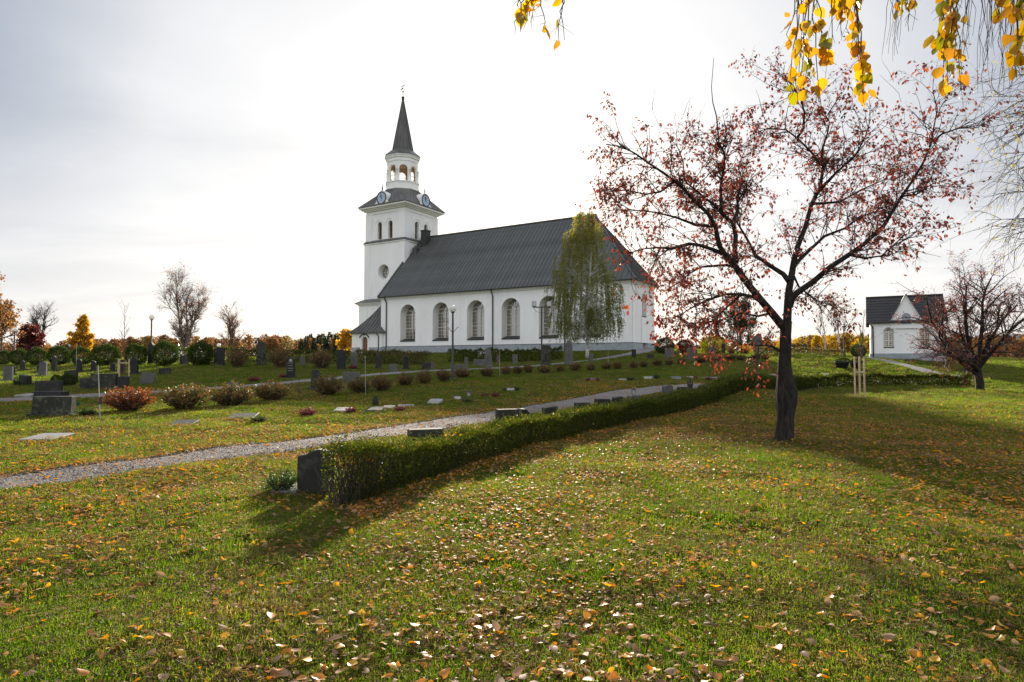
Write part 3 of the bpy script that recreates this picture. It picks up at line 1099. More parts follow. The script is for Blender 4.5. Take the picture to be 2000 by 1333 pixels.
# shaft with a round window (south) : wall as ring around a circle
def wall_round(ac, tf, x0, x1, z0, z1, xc, zc_, r, depth, n=24, m=0):
    cps = [(xc + r * math.cos(2 * math.pi * i / n + math.pi / 4), zc_ + r * math.sin(2 * math.pi * i / n + math.pi / 4)) for i in range(n)]
    h = r * 1.3
    sq = []
    for i in range(n):
        k = i / n * 4
        c4 = [(h, h), (-h, h), (-h, -h), (h, -h)]
        i0 = int(k) % 4
        f = k - int(k)
        p0, p1 = c4[i0], c4[(i0 + 1) % 4]
        sq.append((xc + p0[0] * (1 - f) + p1[0] * f, zc_ + p0[1] * (1 - f) + p1[1] * f))
    for i in range(n):
        j = (i + 1) % n
        ac.poly([tf(sq[i][0], 0, sq[i][1]), tf(sq[j][0], 0, sq[j][1]), tf(cps[j][0], 0, cps[j][1]), tf(cps[i][0], 0, cps[i][1])], m)
        ac.poly([tf(cps[i][0], 0, cps[i][1]), tf(cps[j][0], 0, cps[j][1]), tf(cps[j][0], depth, cps[j][1]), tf(cps[i][0], depth, cps[i][1])], m)
    for (xa, xb, za, zb) in ((x0, x1, z0, zc_ - h), (x0, x1, zc_ + h, z1), (x0, xc - h, zc_ - h, zc_ + h), (xc + h, x1, zc_ - h, zc_ + h)):
        ac.poly([tf(xa, 0, za), tf(xb, 0, za), tf(xb, 0, zb), tf(xa, 0, zb)], m)


a = Acc()
wall_round(a, south(-TW, 0), 0, TW, 10.9, 21.2, 4.2, 16.45, 1.22, 1.1)
a.poly([(0, 0, 10.9), (0, TW, 10.9), (0, TW, 21.2), (0, 0, 21.2)])
a.poly([(0, TW, 10.9), (-TW, TW, 10.9), (-TW, TW, 21.2), (0, TW, 21.2)])
a.poly([(-TW, 0, 10.9), (-TW, TW, 10.9), (-TW, TW, 21.2), (-TW, 0, 21.2)])
part('tower_shaft', a, G['render'], CH)


def corner_strips(z0, z1, w, off, inset=0.0):
    lo, hi = -TW + inset, 0 - inset
    for x in (lo, hi):
        for y in (inset, TW - inset):
            ac = Acc()
            sx, sy = (-1 if x == lo else 1), (-1 if y == inset else 1)
            ac.box(min(x + sx * off, x - sx * w), max(x + sx * off, x - sx * w), min(y + sy * off, y - sy * w), max(y + sy * off, y - sy * w), z0, z1)
            part('corner_pilaster', ac, G['render'], CH)


corner_strips(11.5, 21.2, 1.15, 0.07)
# round window in the shaft
f = Acc()
tf = south(-TW, 1.02)
for rr, w in ((1.18, .12), (0.62, .07)):
    c = [(4.2 + rr * math.cos(2 * math.pi * i / 20), 16.45 + rr * math.sin(2 * math.pi * i / 20)) for i in range(21)]
    for p0, p1 in zip(c[:-1], c[1:]):
        f.bar(tf(p0[0], 0, p0[1]), tf(p1[0], 0, p1[1]), .1, w)
for i in range(8):
    an = 2 * math.pi * i / 8
    f.bar(tf(4.2 + .62 * math.cos(an), 0, 16.45 + .62 * math.sin(an)), tf(4.2 + 1.16 * math.cos(an), 0, 16.45 + 1.16 * math.sin(an)), .06, .06)
f.bar(tf(3.0, 0, 16.45), tf(5.4, 0, 16.45), .07, .07)
rw = part('round_window', f, G['frame'], CH)
p = Acc()
p.poly([tf(4.2 + 1.2 * math.cos(2 * math.pi * i / 24), .04, 16.45 + 1.2 * math.sin(2 * math.pi * i / 24)) for i in range(24)])
part('pane', p, G['glass'], rw)
# string course
a = Acc()
a.box(-TW - .16, .16, -.16, TW + .16, 21.2, 21.38)
part('string_course', a, G['render'], CH)
a = Acc()
P0 = [(-TW - .24, -.24), (.24, -.24), (.24, TW + .24), (-TW - .24, TW + .24)]
P1 = [(-TW + .1, .1), (-.1, .1), (-.1, TW - .1), (-TW + .1, TW - .1)]
for k in range(4):
    i, j = k, (k + 1) % 4
    a.poly([(*P0[i], 21.44), (*P0[j], 21.44), (*P1[j], 21.85), (*P1[i], 21.85)])
    a.poly([(*P0[i], 21.382), (*P0[j], 21.382), (*P0[j], 21.44), (*P0[i], 21.44)])
part('string_course_flashing', a, G['roof'], CH)
# belfry stage
I = 0.12
a = Acc()
for tf in (south(-TW + I, I), east(-I, I), west(-TW + I, TW - I)):
    wall_arches(a, tf, 0, TW - 2 * I, 21.5, 27.0, [(3.05, .95, 21.9, 24.35), (5.4, .95, 21.9, 24.35)], 0.55)
a.poly([(-TW + I, TW - I, 21.5), (-I, TW - I, 21.5), (-I, TW - I, 27), (-TW + I, TW - I, 27)])
part('belfry_wall', a, G['render'], CH)
corner_strips(21.6, 26.2, 1.3, 0.07, I)
a = Acc()
a.box(-TW + I - .1, -I + .1, I - .1, TW - I + .1, 26.2, 26.3)
part('belfry_band', a, G['trim'], CH)
for tf in (south(-TW + I, I), east(-I, I), west(-TW + I, TW - I)):
    for xc in (3.05, 5.4):
        l = Acc()
        l.poly([tf(x, .5, z) for x, z in [(xc - .48, 21.9)] + arch_pts(xc, .95, 24.35) + [(xc + .48, 21.9)]])
        for i in range(9):
            z = 22.0 + i * .3
            l.box(xc - .46, xc + .46, .38, .5, z, z + .05, 0, tf)
        part('belfry_louvre', l, G['louvre'], CH)
        h = Acc()
        A = arch_pts(xc, 1.9, 24.3, 14)
        for p0, p1 in zip(A[:-1], A[1:]):
            h.bar(tf(p0[0], -.02, p0[1]), tf(p1[0], -.02, p1[1]), .1, .12)
        part('hood_mould', h, G['render'], CH)
# main cornice and belfry roof
a = Acc()
for o_, z0, z1 in ((.16, 26.75, 26.95), (.42, 26.95, 27.15), (.75, 27.15, 27.4)):
    a.box(-TW - o_, o_, -o_, TW + o_, z0, z1)
part('tower_cornice', a, G['trim'], CH)
a = Acc()
E2 = .88
sq = lambda h, z: [(TC[0] - h, TC[1] - h, z), (TC[0] + h, TC[1] - h, z), (TC[0] + h, TC[1] + h, z), (TC[0] - h, TC[1] + h, z)]


def octo(r, z, rot=math.pi / 8):
    return [(TC[0] + r * math.cos(rot + k * math.pi / 4), TC[1] + r * math.sin(rot + k * math.pi / 4), z) for k in range(8)]


H0 = TW / 2 + E2
S0, S1 = sq(H0, 27.42), sq(H0, 27.5)
for k in range(4):
    a.poly([S0[k], S0[(k + 1) % 4], S1[(k + 1) % 4], S1[k]])
a.poly(S0)
O1 = octo(2.97, 30.6)
# corners of the square run up to octagon sides; square k sits at angles -135,-45,45,135
angs = [5, 7, 1, 3]
for k in range(4):
    A_, B_ = S1[k], S1[(k + 1) % 4]
    m0 = {0: (5, 6), 1: (7, 0), 2: (1, 2), 3: (3, 4)}[k]
    c0 = {0: (4, 5), 1: (6, 7), 2: (0, 1), 3: (2, 3)}[k]
    a.poly([A_, B_, O1[m0[1]], O1[m0[0]]])
    a.poly([A_, O1[c0[1]], O1[c0[0]]])
    for q in range(1, 9):                                   # standing seams
        f_ = q / 9
        p0 = Vector(A_).lerp(Vector(B_), f_)
        p1 = Vector(O1[m0[0]]).lerp(Vector(O1[m0[1]]), f_)
        a.bar(p0 + Vector((0, 0, .03)), p1 + Vector((0, 0, .03)), .05, .07)
belf = part('belfry_roof', a, G['spire'], CH)


# ---- clocks in scrolled dormers
def clock(tf):
    zc_ = 28.5
    ac = Acc()
    out = []
    half = [(1.75, 27.43), (1.7, 27.6), (1.4, 27.72), (1.15, 28.0), (1.14, 28.5)]
    half += [(1.14 * math.cos(q), zc_ + 1.14 * math.sin(q)) for q in np.linspace(0.25, math.pi / 2 - .18, 6)]
    half += [(0.12, 29.73)]
    pts = [(x, z) for x, z in half] + [(-x, z) for x, z in half[::-1]]
    fr = [tf(4.35 + x, 0, z) for x, z in pts]
    bk = [tf(4.35 + x, 2.0, z) for x, z in pts]
    ac.poly(fr)
    n = len(pts)
    for i in range(n):
        ac.poly([fr[i], fr[(i + 1) % n], bk[(i + 1) % n], bk[i]])
    c = part('clock', ac, G['trim'], CH)
    r = Acc()
    cir = [(4.35 + .98 * math.cos(2 * math.pi * i / 24), zc_ + .98 * math.sin(2 * math.pi * i / 24)) for i in range(25)]
    for p0, p1 in zip(cir[:-1], cir[1:]):
        r.bar(tf(p0[0], -.04, p0[1]), tf(p1[0], -.04, p1[1]), .12, .15)
    part('rim', r, G['iron'], c)
    fc = Acc()
    fc.poly([tf(4.35 + .95 * math.cos(2 * math.pi * i / 24), -.02, zc_ + .95 * math.sin(2 * math.pi * i / 24)) for i in range(24)])
    part('clock_face', fc, G['clock'], c)
    mk = Acc()
    for i in range(12):
        an = 2 * math.pi * i / 12
        w = .09
        mk.bar(tf(4.35 + .62 * math.cos(an), -.035, zc_ + .62 * math.sin(an)), tf(4.35 + .84 * math.cos(an), -.035, zc_ + .84 * math.sin(an)), .03, w)
    part('hour_marks', mk, G['whitepaint'], c)['kind'] = 'stuff'
    for ln, an, w in ((.78, math.radians(96), .08), (.5, math.radians(121), .11)):
        hd = Acc()
        hd.bar(tf(4.35 - .12 * math.cos(an), -.06, zc_ - .12 * math.sin(an)), tf(4.35 + ln * math.cos(an), -.06, zc_ + ln * math.sin(an)), .03, w)
        part('clock_hand', hd, G['iron'], c)
    fi = Acc()
    x, y, z = tf(4.35, .2, 29.65)
    fi.lathe([(.1, 0), (.16, .12), (.07, .25), (.12, .4), (.1, .55), (.05, .9), (.005, 1.55)], (x, y, z), 8)
    part('finial', fi, G['iron'], c, True)


clock(south(-TW, -.76))
clock(east(.76, 0))

# ---- open lantern
a = Acc()
a.lathe([(2.98, 30.55), (2.98, 30.85), (2.88, 30.87), (2.88, 31.75), (3.0, 31.8), (3.0, 31.95), (2.6, 31.97), (0, 31.97)], (*TC, 0), 8, 0, math.pi / 8)
part('lantern_base', a, G['trim'], CH)


def facet_tf(k, R):
    A_ = octo(R, 0)[k]
    B_ = octo(R, 0)[(k + 1) % 8]
    d = Vector((B_[0] - A_[0], B_[1] - A_[1], 0))
    ln = d.length
    d.normalize()
    n_ = Vector((-d.y, d.x, 0))
    if (Vector((TC[0], TC[1], 0)) - Vector((A_[0], A_[1], 0))).dot(n_) < 0:
        n_ = -n_
    return (lambda x, y, z: (A_[0] + d.x * x + n_.x * y, A_[1] + d.y * x + n_.y * y, z)), ln


for R, dep, mt, nm in ((2.72, .36, 'trim', 'lantern_arcade'), (2.33, .02, 'lantern_wood', 'lantern_lining')):
    a = Acc()
    for k in range(8):
        tf, ln = facet_tf(k, R)
        w = 1.36 if R > 2.6 else 1.28
        wall_arches(a, tf, 0, ln, 31.97, 35.5, [(ln / 2, w, 31.97, 34.05)], dep, n=8)
    part(nm, a, G[mt], CH)
for k in range(8):
    a = Acc()
    p = octo(2.66, 0)[k]
    a.lathe([(.24, 31.97), (.24, 32.1), (.19, 32.15), (.19, 33.8), (.26, 33.85), (.26, 33.98)], (p[0], p[1], 0), 8)
    part('lantern_column', a, G['trim'], CH, True)
a = Acc()
for k in range(8):
    p, q_ = octo(2.45, 0)[k], octo(2.45, 0)[(k + 1) % 8]
    for z in (32.35, 32.95):
        a.bar((p[0], p[1], z), (q_[0], q_[1], z), .05)
part('railing', a, G['iron'], CH)
a = Acc()
a.lathe([(2.32, 35.35), (0.0, 35.6)], (*TC, 0), 8, 0, math.pi / 8)
part('lantern_ceiling', a, G['lantern_wood'], CH)
a = Acc()
a.lathe([(2.75, 35.3), (2.8, 35.4), (2.78, 35.85), (2.92, 35.95), (2.98, 36.2), (3.08, 36.3), (3.08, 36.46), (2.6, 36.48)], (*TC, 0), 8, 0, math.pi / 8)
part('lantern_cornice', a, G['trim'], CH)
a = Acc()
a.lathe([(3.16, 36.46), (3.16, 36.54), (2.05, 37.5), (1.9, 37.6)], (*TC, 0), 8, 0, math.pi / 8)
part('lantern_roof', a, G['spire'], CH)
# ---- spire: eight sheeted faces, ball, cross
a = Acc()
a.lathe([(1.86, 37.55), (.12, 46.65)], (*TC, 0), 8, 0, math.pi / 8)
spire = part('spire', a, G['spire'], CH)
for k in range(8):
    s_ = Acc()
    B0, B1 = octo(1.9, 37.55), octo(.13, 46.65)
    s_.bar(B0[k], B1[k], .09, .07)
    mid0 = Vector(B0[k]).lerp(Vector(B0[(k + 1) % 8]), .5)
    mid1 = Vector(B1[k]).lerp(Vector(B1[(k + 1) % 8]), .5)
    s_.bar(mid0, mid0.lerp(mid1, .75), .05, .05)
    part('hip_roll', s_, G['spire'], spire)
a = Acc()
a.lathe([(.14, 46.5), (.26, 46.65), (.18, 46.8), (.3, 47.0), (.12, 47.2), (.05, 47.3), (.045, 47.9), (.14, 47.95), (.14, 48.08), (.035, 48.15), (.03, 49.5)], (*TC, 0), 8)
a.bar((TC[0] - .4, TC[1] + .0, 49.05), (TC[0] + .4, TC[1], 49.05), .07)
a.bar((TC[0] - .45, TC[1], 48.5), (TC[0] - .02, TC[1], 48.7), .04, .2)
part('spire_cross', a, G['iron'], CH)

# ---- porch with hipped roof, in the corner of tower and nave
pt0, pt1, ps0, ps1 = -5.7, .5, -5.7, -.7
a = Acc()
wall_arches(a, south(pt0, ps0), 0, pt1 - pt0, ZB, 6.2, [(2.75, 1.15, ZB, 4.95)], 0.3)
a.poly([(pt0, ps0, ZB), (pt0, ps1, ZB), (pt0, ps1, 6.2), (pt0, ps0, 6.2)])
a.poly([(pt1, ps0, ZB), (pt1, NS, ZB), (pt1, NS, 6.2), (pt1, ps0, 6.2)])
part('porch_wall', a, G['render'], CH)
a = Acc()
a.box(pt0 - .08, pt0 + 1.85, ps0 - .08, ps0 + .2, ZB, 3.9)
part('plinth', a, G['plinth'], CH)
a = Acc()
a.box(pt0 + 3.65, pt1 + .08, ps0 - .08, ps0 + .2, ZB, 3.9)
part('plinth', a, G['plinth'], CH)
a = Acc()
tfd = south(pt0, ps0 + .26)
a.poly([tfd(x, 0, z) for x, z in [(2.75 - .6, ZB)] + arch_pts(2.75, 1.15, 4.95) + [(2.75 + .6, ZB)]])
for i in range(1, 5):
    a.box(2.17 + i * .23 - .012, 2.17 + i * .23 + .012, -.03, .01, ZB, 5.2, 0, tfd)
pd = part('door', a, G['door'], CH, label='brown wooden porch door')
a = Acc()
a.bar(tfd(2.32, -.06, 4.1), tfd(2.32, -.06, 4.25), .04, .05)
part('handle', a, G['iron'], pd)
a = Acc()
tfp = south(pt0, ps0)
A = arch_pts(2.75, 1.75, 4.95, 12)
for p0, p1 in zip(A[:-1], A[1:]):
    a.bar(tfp(p0[0], -.05, p0[1]), tfp(p1[0], -.05, p1[1]), .1, .34)
for sx in (-1, 1):
    a.box(2.75 + sx * .88 - .15, 2.75 + sx * .88 + .15, -.06, .02, ZB, 4.95, 0, tfp)
part('door_surround', a, G['trim'], CH)
a = Acc()
A = arch_pts(2.75, 2.2, 4.85, 12)[2:-2]
for p0, p1 in zip(A[:-1], A[1:]):
    a.bar(tfp(p0[0], -.12, p0[1]), tfp(p1[0], -.12, p1[1]), .3, .09)
part('door_hood', a, G['pipe'], CH)
a = Acc()
po = .42
pe = 6.2
apx = (-2.6, -2.2, 10.85)
apb = (-2.6, -.72, 10.85)
W0, W1, W2, W3 = (pt0 - po, ps0 - po, pe), (pt1 + po, ps0 - po, pe), (pt1 + po, ps1, pe), (pt0 - po, ps1, pe)


def sag(A_, B_, f):      # concave rafter line
    p = Vector(A_).lerp(Vector(B_), f)
    p.z -= .42 * math.sin(math.pi * f)
    return p


N_ = 6
for i in range(N_):
    f0, f1 = i / N_, (i + 1) / N_
    a.poly([sag(W0, apx, f0), sag(W1, apx, f0), sag(W1, apx, f1), sag(W0, apx, f1)])
    a.poly([sag(W1, apx, f0), sag(W2, apb, f0), sag(W2, apb, f1), sag(W1, apx, f1)])
    a.poly([sag(W0, apx, f0), sag(W3, apb, f0), sag(W3, apb, f1), sag(W0, apx, f1)])
    a.bar(sag(W0, apx, f0), sag(W0, apx, f1), .14, .1)
    a.bar(sag(W1, apx, f0), sag(W1, apx, f1), .14, .1)
for c0, c1 in ((W0, W1), (W1, W2), (W0, W3)):
    a.poly([c0, c1, (c1[0], c1[1], pe - .12), (c0[0], c0[1], pe - .12)])
a.poly([(p[0], p[1], pe - .12) for p in (W0, W1, W2, W3)])
proof = part('porch_roof', a, G['spire'], CH)
k = 11
for i in range(1, k):
    f = i / k
    e0 = Vector(W0).lerp(Vector(W1), f)
    top = min(f, 1 - f) * 2 if False else None
    # seam runs straight up the slope until it meets a hip
    xm = apx[0]
    tt = (e0.x - W0[0]) / (xm - W0[0]) if e0.x < xm else (W1[0] - e0.x) / (W1[0] - xm)
    s_ = Acc()
    pr = None
    for j in range(5):
        g_ = tt * j / 4
        q_ = Vector((e0.x, W0[1] + (apx[1] - W0[1]) * g_, pe + (apx[2] - pe) * g_ - .42 * math.sin(math.pi * g_) + .04))
        if pr is not None:
            s_.bar(pr, q_, .06, .09)
        pr = q_
    part('standing_seam', s_, G['spire'], proof)
ac = Acc()
ac.tubes([[(-.15, ps0 - .38, pe - .1), (-.15, ps0 - .38, pe - .25), (-.02, ps0 - .12, pe - .7), (-.02, ps0 - .12, 2.9)]], [[.07] * 4], 6)
part('downpipe', ac, G['pipe'], CH, True)
a = Acc()
a.box(2.6, 2.9, -.2, -.02, 6.35 - .6, 6.5 - .6, 0, tfp)
part('wall_lamp', a, G['iron'], CH)

# ================================================================== CHAPEL (right)
cpos = at(1767, 700, 60)
CP = thing('chapel', 'small whitewashed brick chapel with a steep dark roof and centre gable', 'chapel', (cpos.x, cpos.y, tz1(cpos.x, cpos.y) - 0.05), math.radians(-29))
cw, cd, chh, crh = 2.85, 3.3, 3.45, 5.95      # half width, half depth, wall, ridge
a = Acc()
fs = lambda x, y, z: (x, -cd + y, z)
wall_arches(a, fs, -cw, cw, .42, chh, [(-1.4, .85, .95, 2.35), (1.4, .85, .95, 2.35)], .35)
gx = 1.25
a.poly([fs(-gx, -.12, 2.7), fs(gx, -.12, 2.7), fs(gx, -.12, chh), fs(0, -.12, crh - .12), fs(-gx, -.12, chh)])
a.poly([fs(-gx, -.12, 2.7), fs(-gx, 0, 2.7), fs(-gx, 0, chh), fs(-gx, -.12, chh)])
a.poly([fs(gx, -.12, 2.7), fs(gx, 0, 2.7), fs(gx, 0, chh), fs(gx, -.12, chh)])
for sx in (-1, 1):
    a.poly([(sx * cw, -cd, 0), (sx * cw, cd, 0), (sx * cw, cd, chh), (sx * cw, 0, crh - .1), (sx * cw, -cd, chh)])
a.poly([(-cw, cd, 0), (cw, cd, 0), (cw, cd, chh), (-cw, cd, chh)])
part('wall', a, G['render'], CP)
a = Acc()
a.box(-cw - .08, cw + .08, -cd - .08, cd + .08, -.9, .42)
part('plinth', a, G['plinth'], CP)
a = Acc()
ov = .3
for sy in (-1, 1):
    a.poly([(-cw - ov, sy * (cd + ov), chh - .12), (cw + ov, sy * (cd + ov), chh - .12), (cw + ov, 0, crh), (-cw - ov, 0, crh)])
    a.poly([(-cw - ov, sy * (cd + ov), chh - .24), (cw + ov, sy * (cd + ov), chh - .24), (cw + ov, 0, crh - .12), (-cw - ov, 0, crh - .12)])
    a.poly([(-cw - ov, sy * (cd + ov), chh - .24), (cw + ov, sy * (cd + ov), chh - .24), (cw + ov, sy * (cd + ov), chh - .12), (-cw - ov, sy * (cd + ov), chh - .12)])
    for sx in (-1, 1):
        a.poly([(sx * (cw + ov), sy * (cd + ov), chh - .24), (sx * (cw + ov), 0, crh - .12), (sx * (cw + ov), 0, crh), (sx * (cw + ov), sy * (cd + ov), chh - .12)])
for sx in (-1, 1):
    a.poly([fs(sx * gx, -.3, chh - .05), fs(0, -.3, crh - .04), (0, .2, crh - .04), (sx * gx, -cd + .4, chh + .05)])
a.bar((-cw - ov, 0, crh + .03), (cw + ov, 0, crh + .03), .25, .1)
croof = part('roof', a, G['tile'], CP)
rs = 9
for i in range(rs):                                        # courses of tile
    f = (i + .5) / rs
    y0, z0 = -(cd + ov) * (1 - f), chh - .12 + (crh - chh + .12) * f
    for xa, xb in ((-cw - ov, -gx * (1 - f) - .25), (gx * (1 - f) + .25, cw + ov)):
        t_ = Acc()
        t_.box(xa, xb, y0 - .02, y0 + .05, z0 - .02, z0 + .045)
        part('tile_course', t_, G['tile'], croof)
for xc in (-1.4, 1.4):
    nave_window(fs, xc, .85, .95, 2.35, .3, CP)
    h = Acc()
    A = arch_pts(xc, 1.1, 2.35, 10)
    for p0, p1 in zip(A[:-1], A[1:]):
        h.bar(fs(p0[0], -.03, p0[1]), fs(p1[0], -.03, p1[1]), .1, .14)
    part('hood_mould', h, G['render'], CP)
a = Acc()
a.poly([fs(x, -.14, z) for x, z in [(-.35, 3.1)] + arch_pts(0, .7, 3.75) + [(.35, 3.1)]])
part('gable_panel', a, G['plinth'], CP)
a = Acc()
a.tubes([[(-cw - .15, -cd - .3, chh - .2), (-cw + .2, -cd - .1, chh - .55), (-cw + .2, -cd - .1, .1)]], [[.06] * 3], 6)
part('downpipe', a, G['pipe'], CP, True)

# ================================================================== GRAVESTONES
def bevel_mesh(name, bm, mats, bev=0.012, seg=1):
    bmesh.ops.recalc_face_normals(bm, faces=bm.faces)
    if bev:
        ed = [e for e in bm.edges if len(e.link_faces) == 2 and e.calc_face_angle(0) > 0.5]
        bmesh.ops.bevel(bm, geom=ed, offset=bev, segments=seg, affect='EDGES', clamp_overlap=True)
    me = bpy.data.meshes.new(name)
    bm.to_mesh(me)
    bm.free()
    for m in (mats if isinstance(mats, (list, tuple)) else [mats]):
        me.materials.append(m)
    return me


def extrude_outline(name, pts, th, mat, bev=0.012, taper=1.0, rough=0.0, rng=None):
    """outline (x, z) given a thickness th in y; taper < 1 thins it towards the top"""
    bm = bmesh.new()
    zmax = max(p[1] for p in pts) or 1
    fr, bk = [], []
    for x, z in pts:
        t_ = th * (1 - (1 - taper) * z / zmax)
        jx = rng.normal(0, rough) if rng is not None and rough else 0
        jy = rng.normal(0, rough) if rng is not None and rough else 0
        fr.append(bm.verts.new((x + jx, -t_ / 2 + jy, z)))
        bk.append(bm.verts.new((x + jx, t_ / 2 + jy, z)))
    bm.faces.new(fr)
    bm.faces.new(bk[::-1])
    n = len(pts)
    for i in range(n):
        bm.faces.new((fr[i], bk[i], bk[(i + 1) % n], fr[(i + 1) % n]))
    return bevel_mesh(name, bm, mat, bev)


def outline(shape, w, h):
    x = w / 2
    if shape == 'round':
        return [(-x, 0), (-x, h * .82)] + [(-x * math.cos(q), h * .82 + h * .18 * math.sin(q)) for q in np.linspace(.3, math.pi - .3, 7)] + [(x, h * .82), (x, 0)]
    if shape == 'point':
        return [(-x, 0), (-x * .94, h * .86), (-x * .5, h * .95), (0, h), (x * .5, h * .95), (x * .94, h * .86), (x, 0)]
    if shape == 'gable':
        return [(-x, 0), (-x, h * .8), (0, h), (x, h * .8), (x, 0)]
    if shape == 'slope':
        return [(-x, 0), (-x, h * .88), (x, h), (x, 0)]
    if shape == 'slope_r':
        return [(-x, 0), (-x, h), (x, h * .86), (x, 0)]
    if shape == 'wave':
        return [(-x, 0), (-x, h * .86), (-x * .5, h * .89), (-x * .1, h * .97), (x * .25, h), (x * .6, h * .97), (x, h * .9), (x, 0)]
    if shape == 'trap':
        return [(-x, 0), (-x * .94, h), (x * 1.0, h * .985), (x * .97, 0)]
    if shape == 'rough':
        return [(-x, 0), (-x * 1.0, h * .3), (-x * .88, h * .62), (-x * .72, h * .9), (-x * .3, h * .99), (x * .2, h), (x * .62, h * .93), (x * .84, h * .6), (x * .98, h * .25), (x, 0)]
    if shape == 'crag':
        return [(-x, 0), (-x * .9, h * .6), (-x * .35, h), (x * .15, h * .97), (x * .7, h * .62), (x, h * .35), (x, 0)]
    if shape == 'obelisk':
        return [(-x, 0), (-x * .78, h * .9), (0, h), (x * .78, h * .9), (x, 0)]
    return [(-x, 0), (-x, h), (x, h), (x, 0)]


def gravestone(xl, xr, yt, yb, shape, mat, label, D=None, th=0.16, rz=0.0, base=True, lean=0.0, carve=0, group='upright gravestones of the churchyard'):
    p = spot((xl + xr) / 2, yb, D)
    k = p.y / FPX
    w, h = max(.12, (xr - xl) * k), max(.12, (yb - yt) * k)
    t = thing('gravestone', label, 'gravestone', (p.x, p.y, p.z - .03), rz, group)
    rng = np.random.default_rng(int(xl * 7 + yb))
    hb = min(.12, h * .18) if base else 0.0
    th_ = min(th, w * .85) if shape == 'obelisk' else th
    me = extrude_outline('headstone', outline(shape, w, h - hb + .03), th_, G[mat], min(.015, w * .05), .8 if shape in ('obelisk', 'rough') else .94,
                         .012 if shape in ('rough', 'crag') else 0.0, rng)
    o = link('headstone', me, t, (0, 0, hb))
    o.rotation_euler = (0, lean, 0)
    if base:
        b = Acc()
        b.box(-w / 2 - .07, w / 2 + .07, -th_ / 2 - .08, th_ / 2 + .08, 0, hb + .002)
        link('base', b.mesh('base', G[mat]), t)
    if carve:
        c = Acc()
        yy = -th_ / 2 * .97 - .006
        for i in range(carve):
            z = h * (.72 - .12 * i)
            ww = w * (.28 if i % 2 else .34)
            n = 5 + i % 3
            for j in range(n):
                x0 = -ww + 2 * ww * j / n
                c.box(x0, x0 + 2 * ww / n * .6, yy, yy + .02, z, z + .035)
        c.lathe([(.09, 0), (.1, .02), (.0, .03)], (0, 0, 0), 10)
        V = c.V[-1]
        V[:] = np.stack([V[:, 0], yy - V[:, 2] * .3 + .004, V[:, 1] + h * .86], 1)
        link('inscription', c.mesh('inscription', G['carving']), t)['kind'] = 'stuff'
    return t


GS = gravestone
# front left group
GS(69, 141, 773, 811, 'trap', 'mossy', 'big mossy trapezoid gravestone, foremost on the left lawn', 18, .28, .12)
GS(72, 119, 744, 769, 'flat', 'dark_stone', 'plain dark rectangular gravestone just behind the big mossy one', 26.2, .2, .1)
GS(74, 127, 760.5, 771.5, 'flat', 'black_stone', 'long low black ledger stone between the mossy stone and the plain dark one', 25.2, .5, .05, False)
GS(127, 150, 725, 750, 'slope', 'dark_stone', 'dark gravestone flanked by two clipped round bushes', 33, .2, .1)
GS(272, 298, 726, 751, 'slope', 'grey_stone', 'bluish grey slab leaning to the right beside the triple monument', 32, .1, .15, False, .24)
GS(8, 24, 719, 747, 'flat', 'grey_stone', 'plain grey upright stone at the left edge of the photo', 34, .15, .1)
GS(18, 28, 716, 733, 'flat', 'dark_stone', 'short dark stone half hidden behind the plain grey one at the left edge', 39, .15)
GS(39, 59, 733, 753, 'slope_r', 'black_stone', 'small black slant-cut stone with a plant at its left foot', 31, .3, -.3)
GS(76, 90, 706, 735, 'obelisk', 'grey_stone', 'slender grey obelisk stone standing left of the thin dark pillar stone', 38, .22, .2, True, .07)
GS(73, 81, 710, 729, 'obelisk', 'dark_stone', 'dark stone peeping out behind the slender grey obelisk', 41, .2)
GS(101, 110, 695, 726, 'obelisk', 'dark_stone', 'thin dark pillar stone right of the slender grey obelisk', 42, .2)
GS(40, 48, 705, 724, 'point', 'dark_stone', 'small dark pointed stone in front of the second round evergreen', 43, .15)
GS(150, 159, 702, 727, 'round', 'black_stone', 'narrow black round-headed stone right of the tall thin pole', 42, .15)
GS(178, 187, 705, 727, 'point', 'black_stone', 'narrow black pointed stone under the wide evergreen bush', 42, .15)
GS(216, 224, 709, 727, 'round', 'black_stone', 'short black round-headed stone left of the staked sapling', 42, .15)
GS(235, 243, 702, 730, 'flat', 'dark_stone', 'dark square pillar behind the stakes of the left sapling', 40, .2)
GS(256, 269, 697, 731, 'gable', 'black_stone', 'tall black gabled stone right of the left sapling', 40, .2)
GS(312, 332, 719, 731, 'slope', 'dark_stone', 'small low dark wedge stone on open grass below the lamp', 40, .3, .2)
GS(290, 300, 668, 712, 'point', 'dark_stone', 'tall dark pillar stone at the foot of the left globe lamp', 49, .3)
GS(128, 136, 673, 711, 'round', 'dark_stone', 'tall dark stone in front of the golden birch', 50, .3)
GS(62, 69, 666, 690, 'point', 'grey_stone', 'far grey stone showing above the third round evergreen', 62, .3)
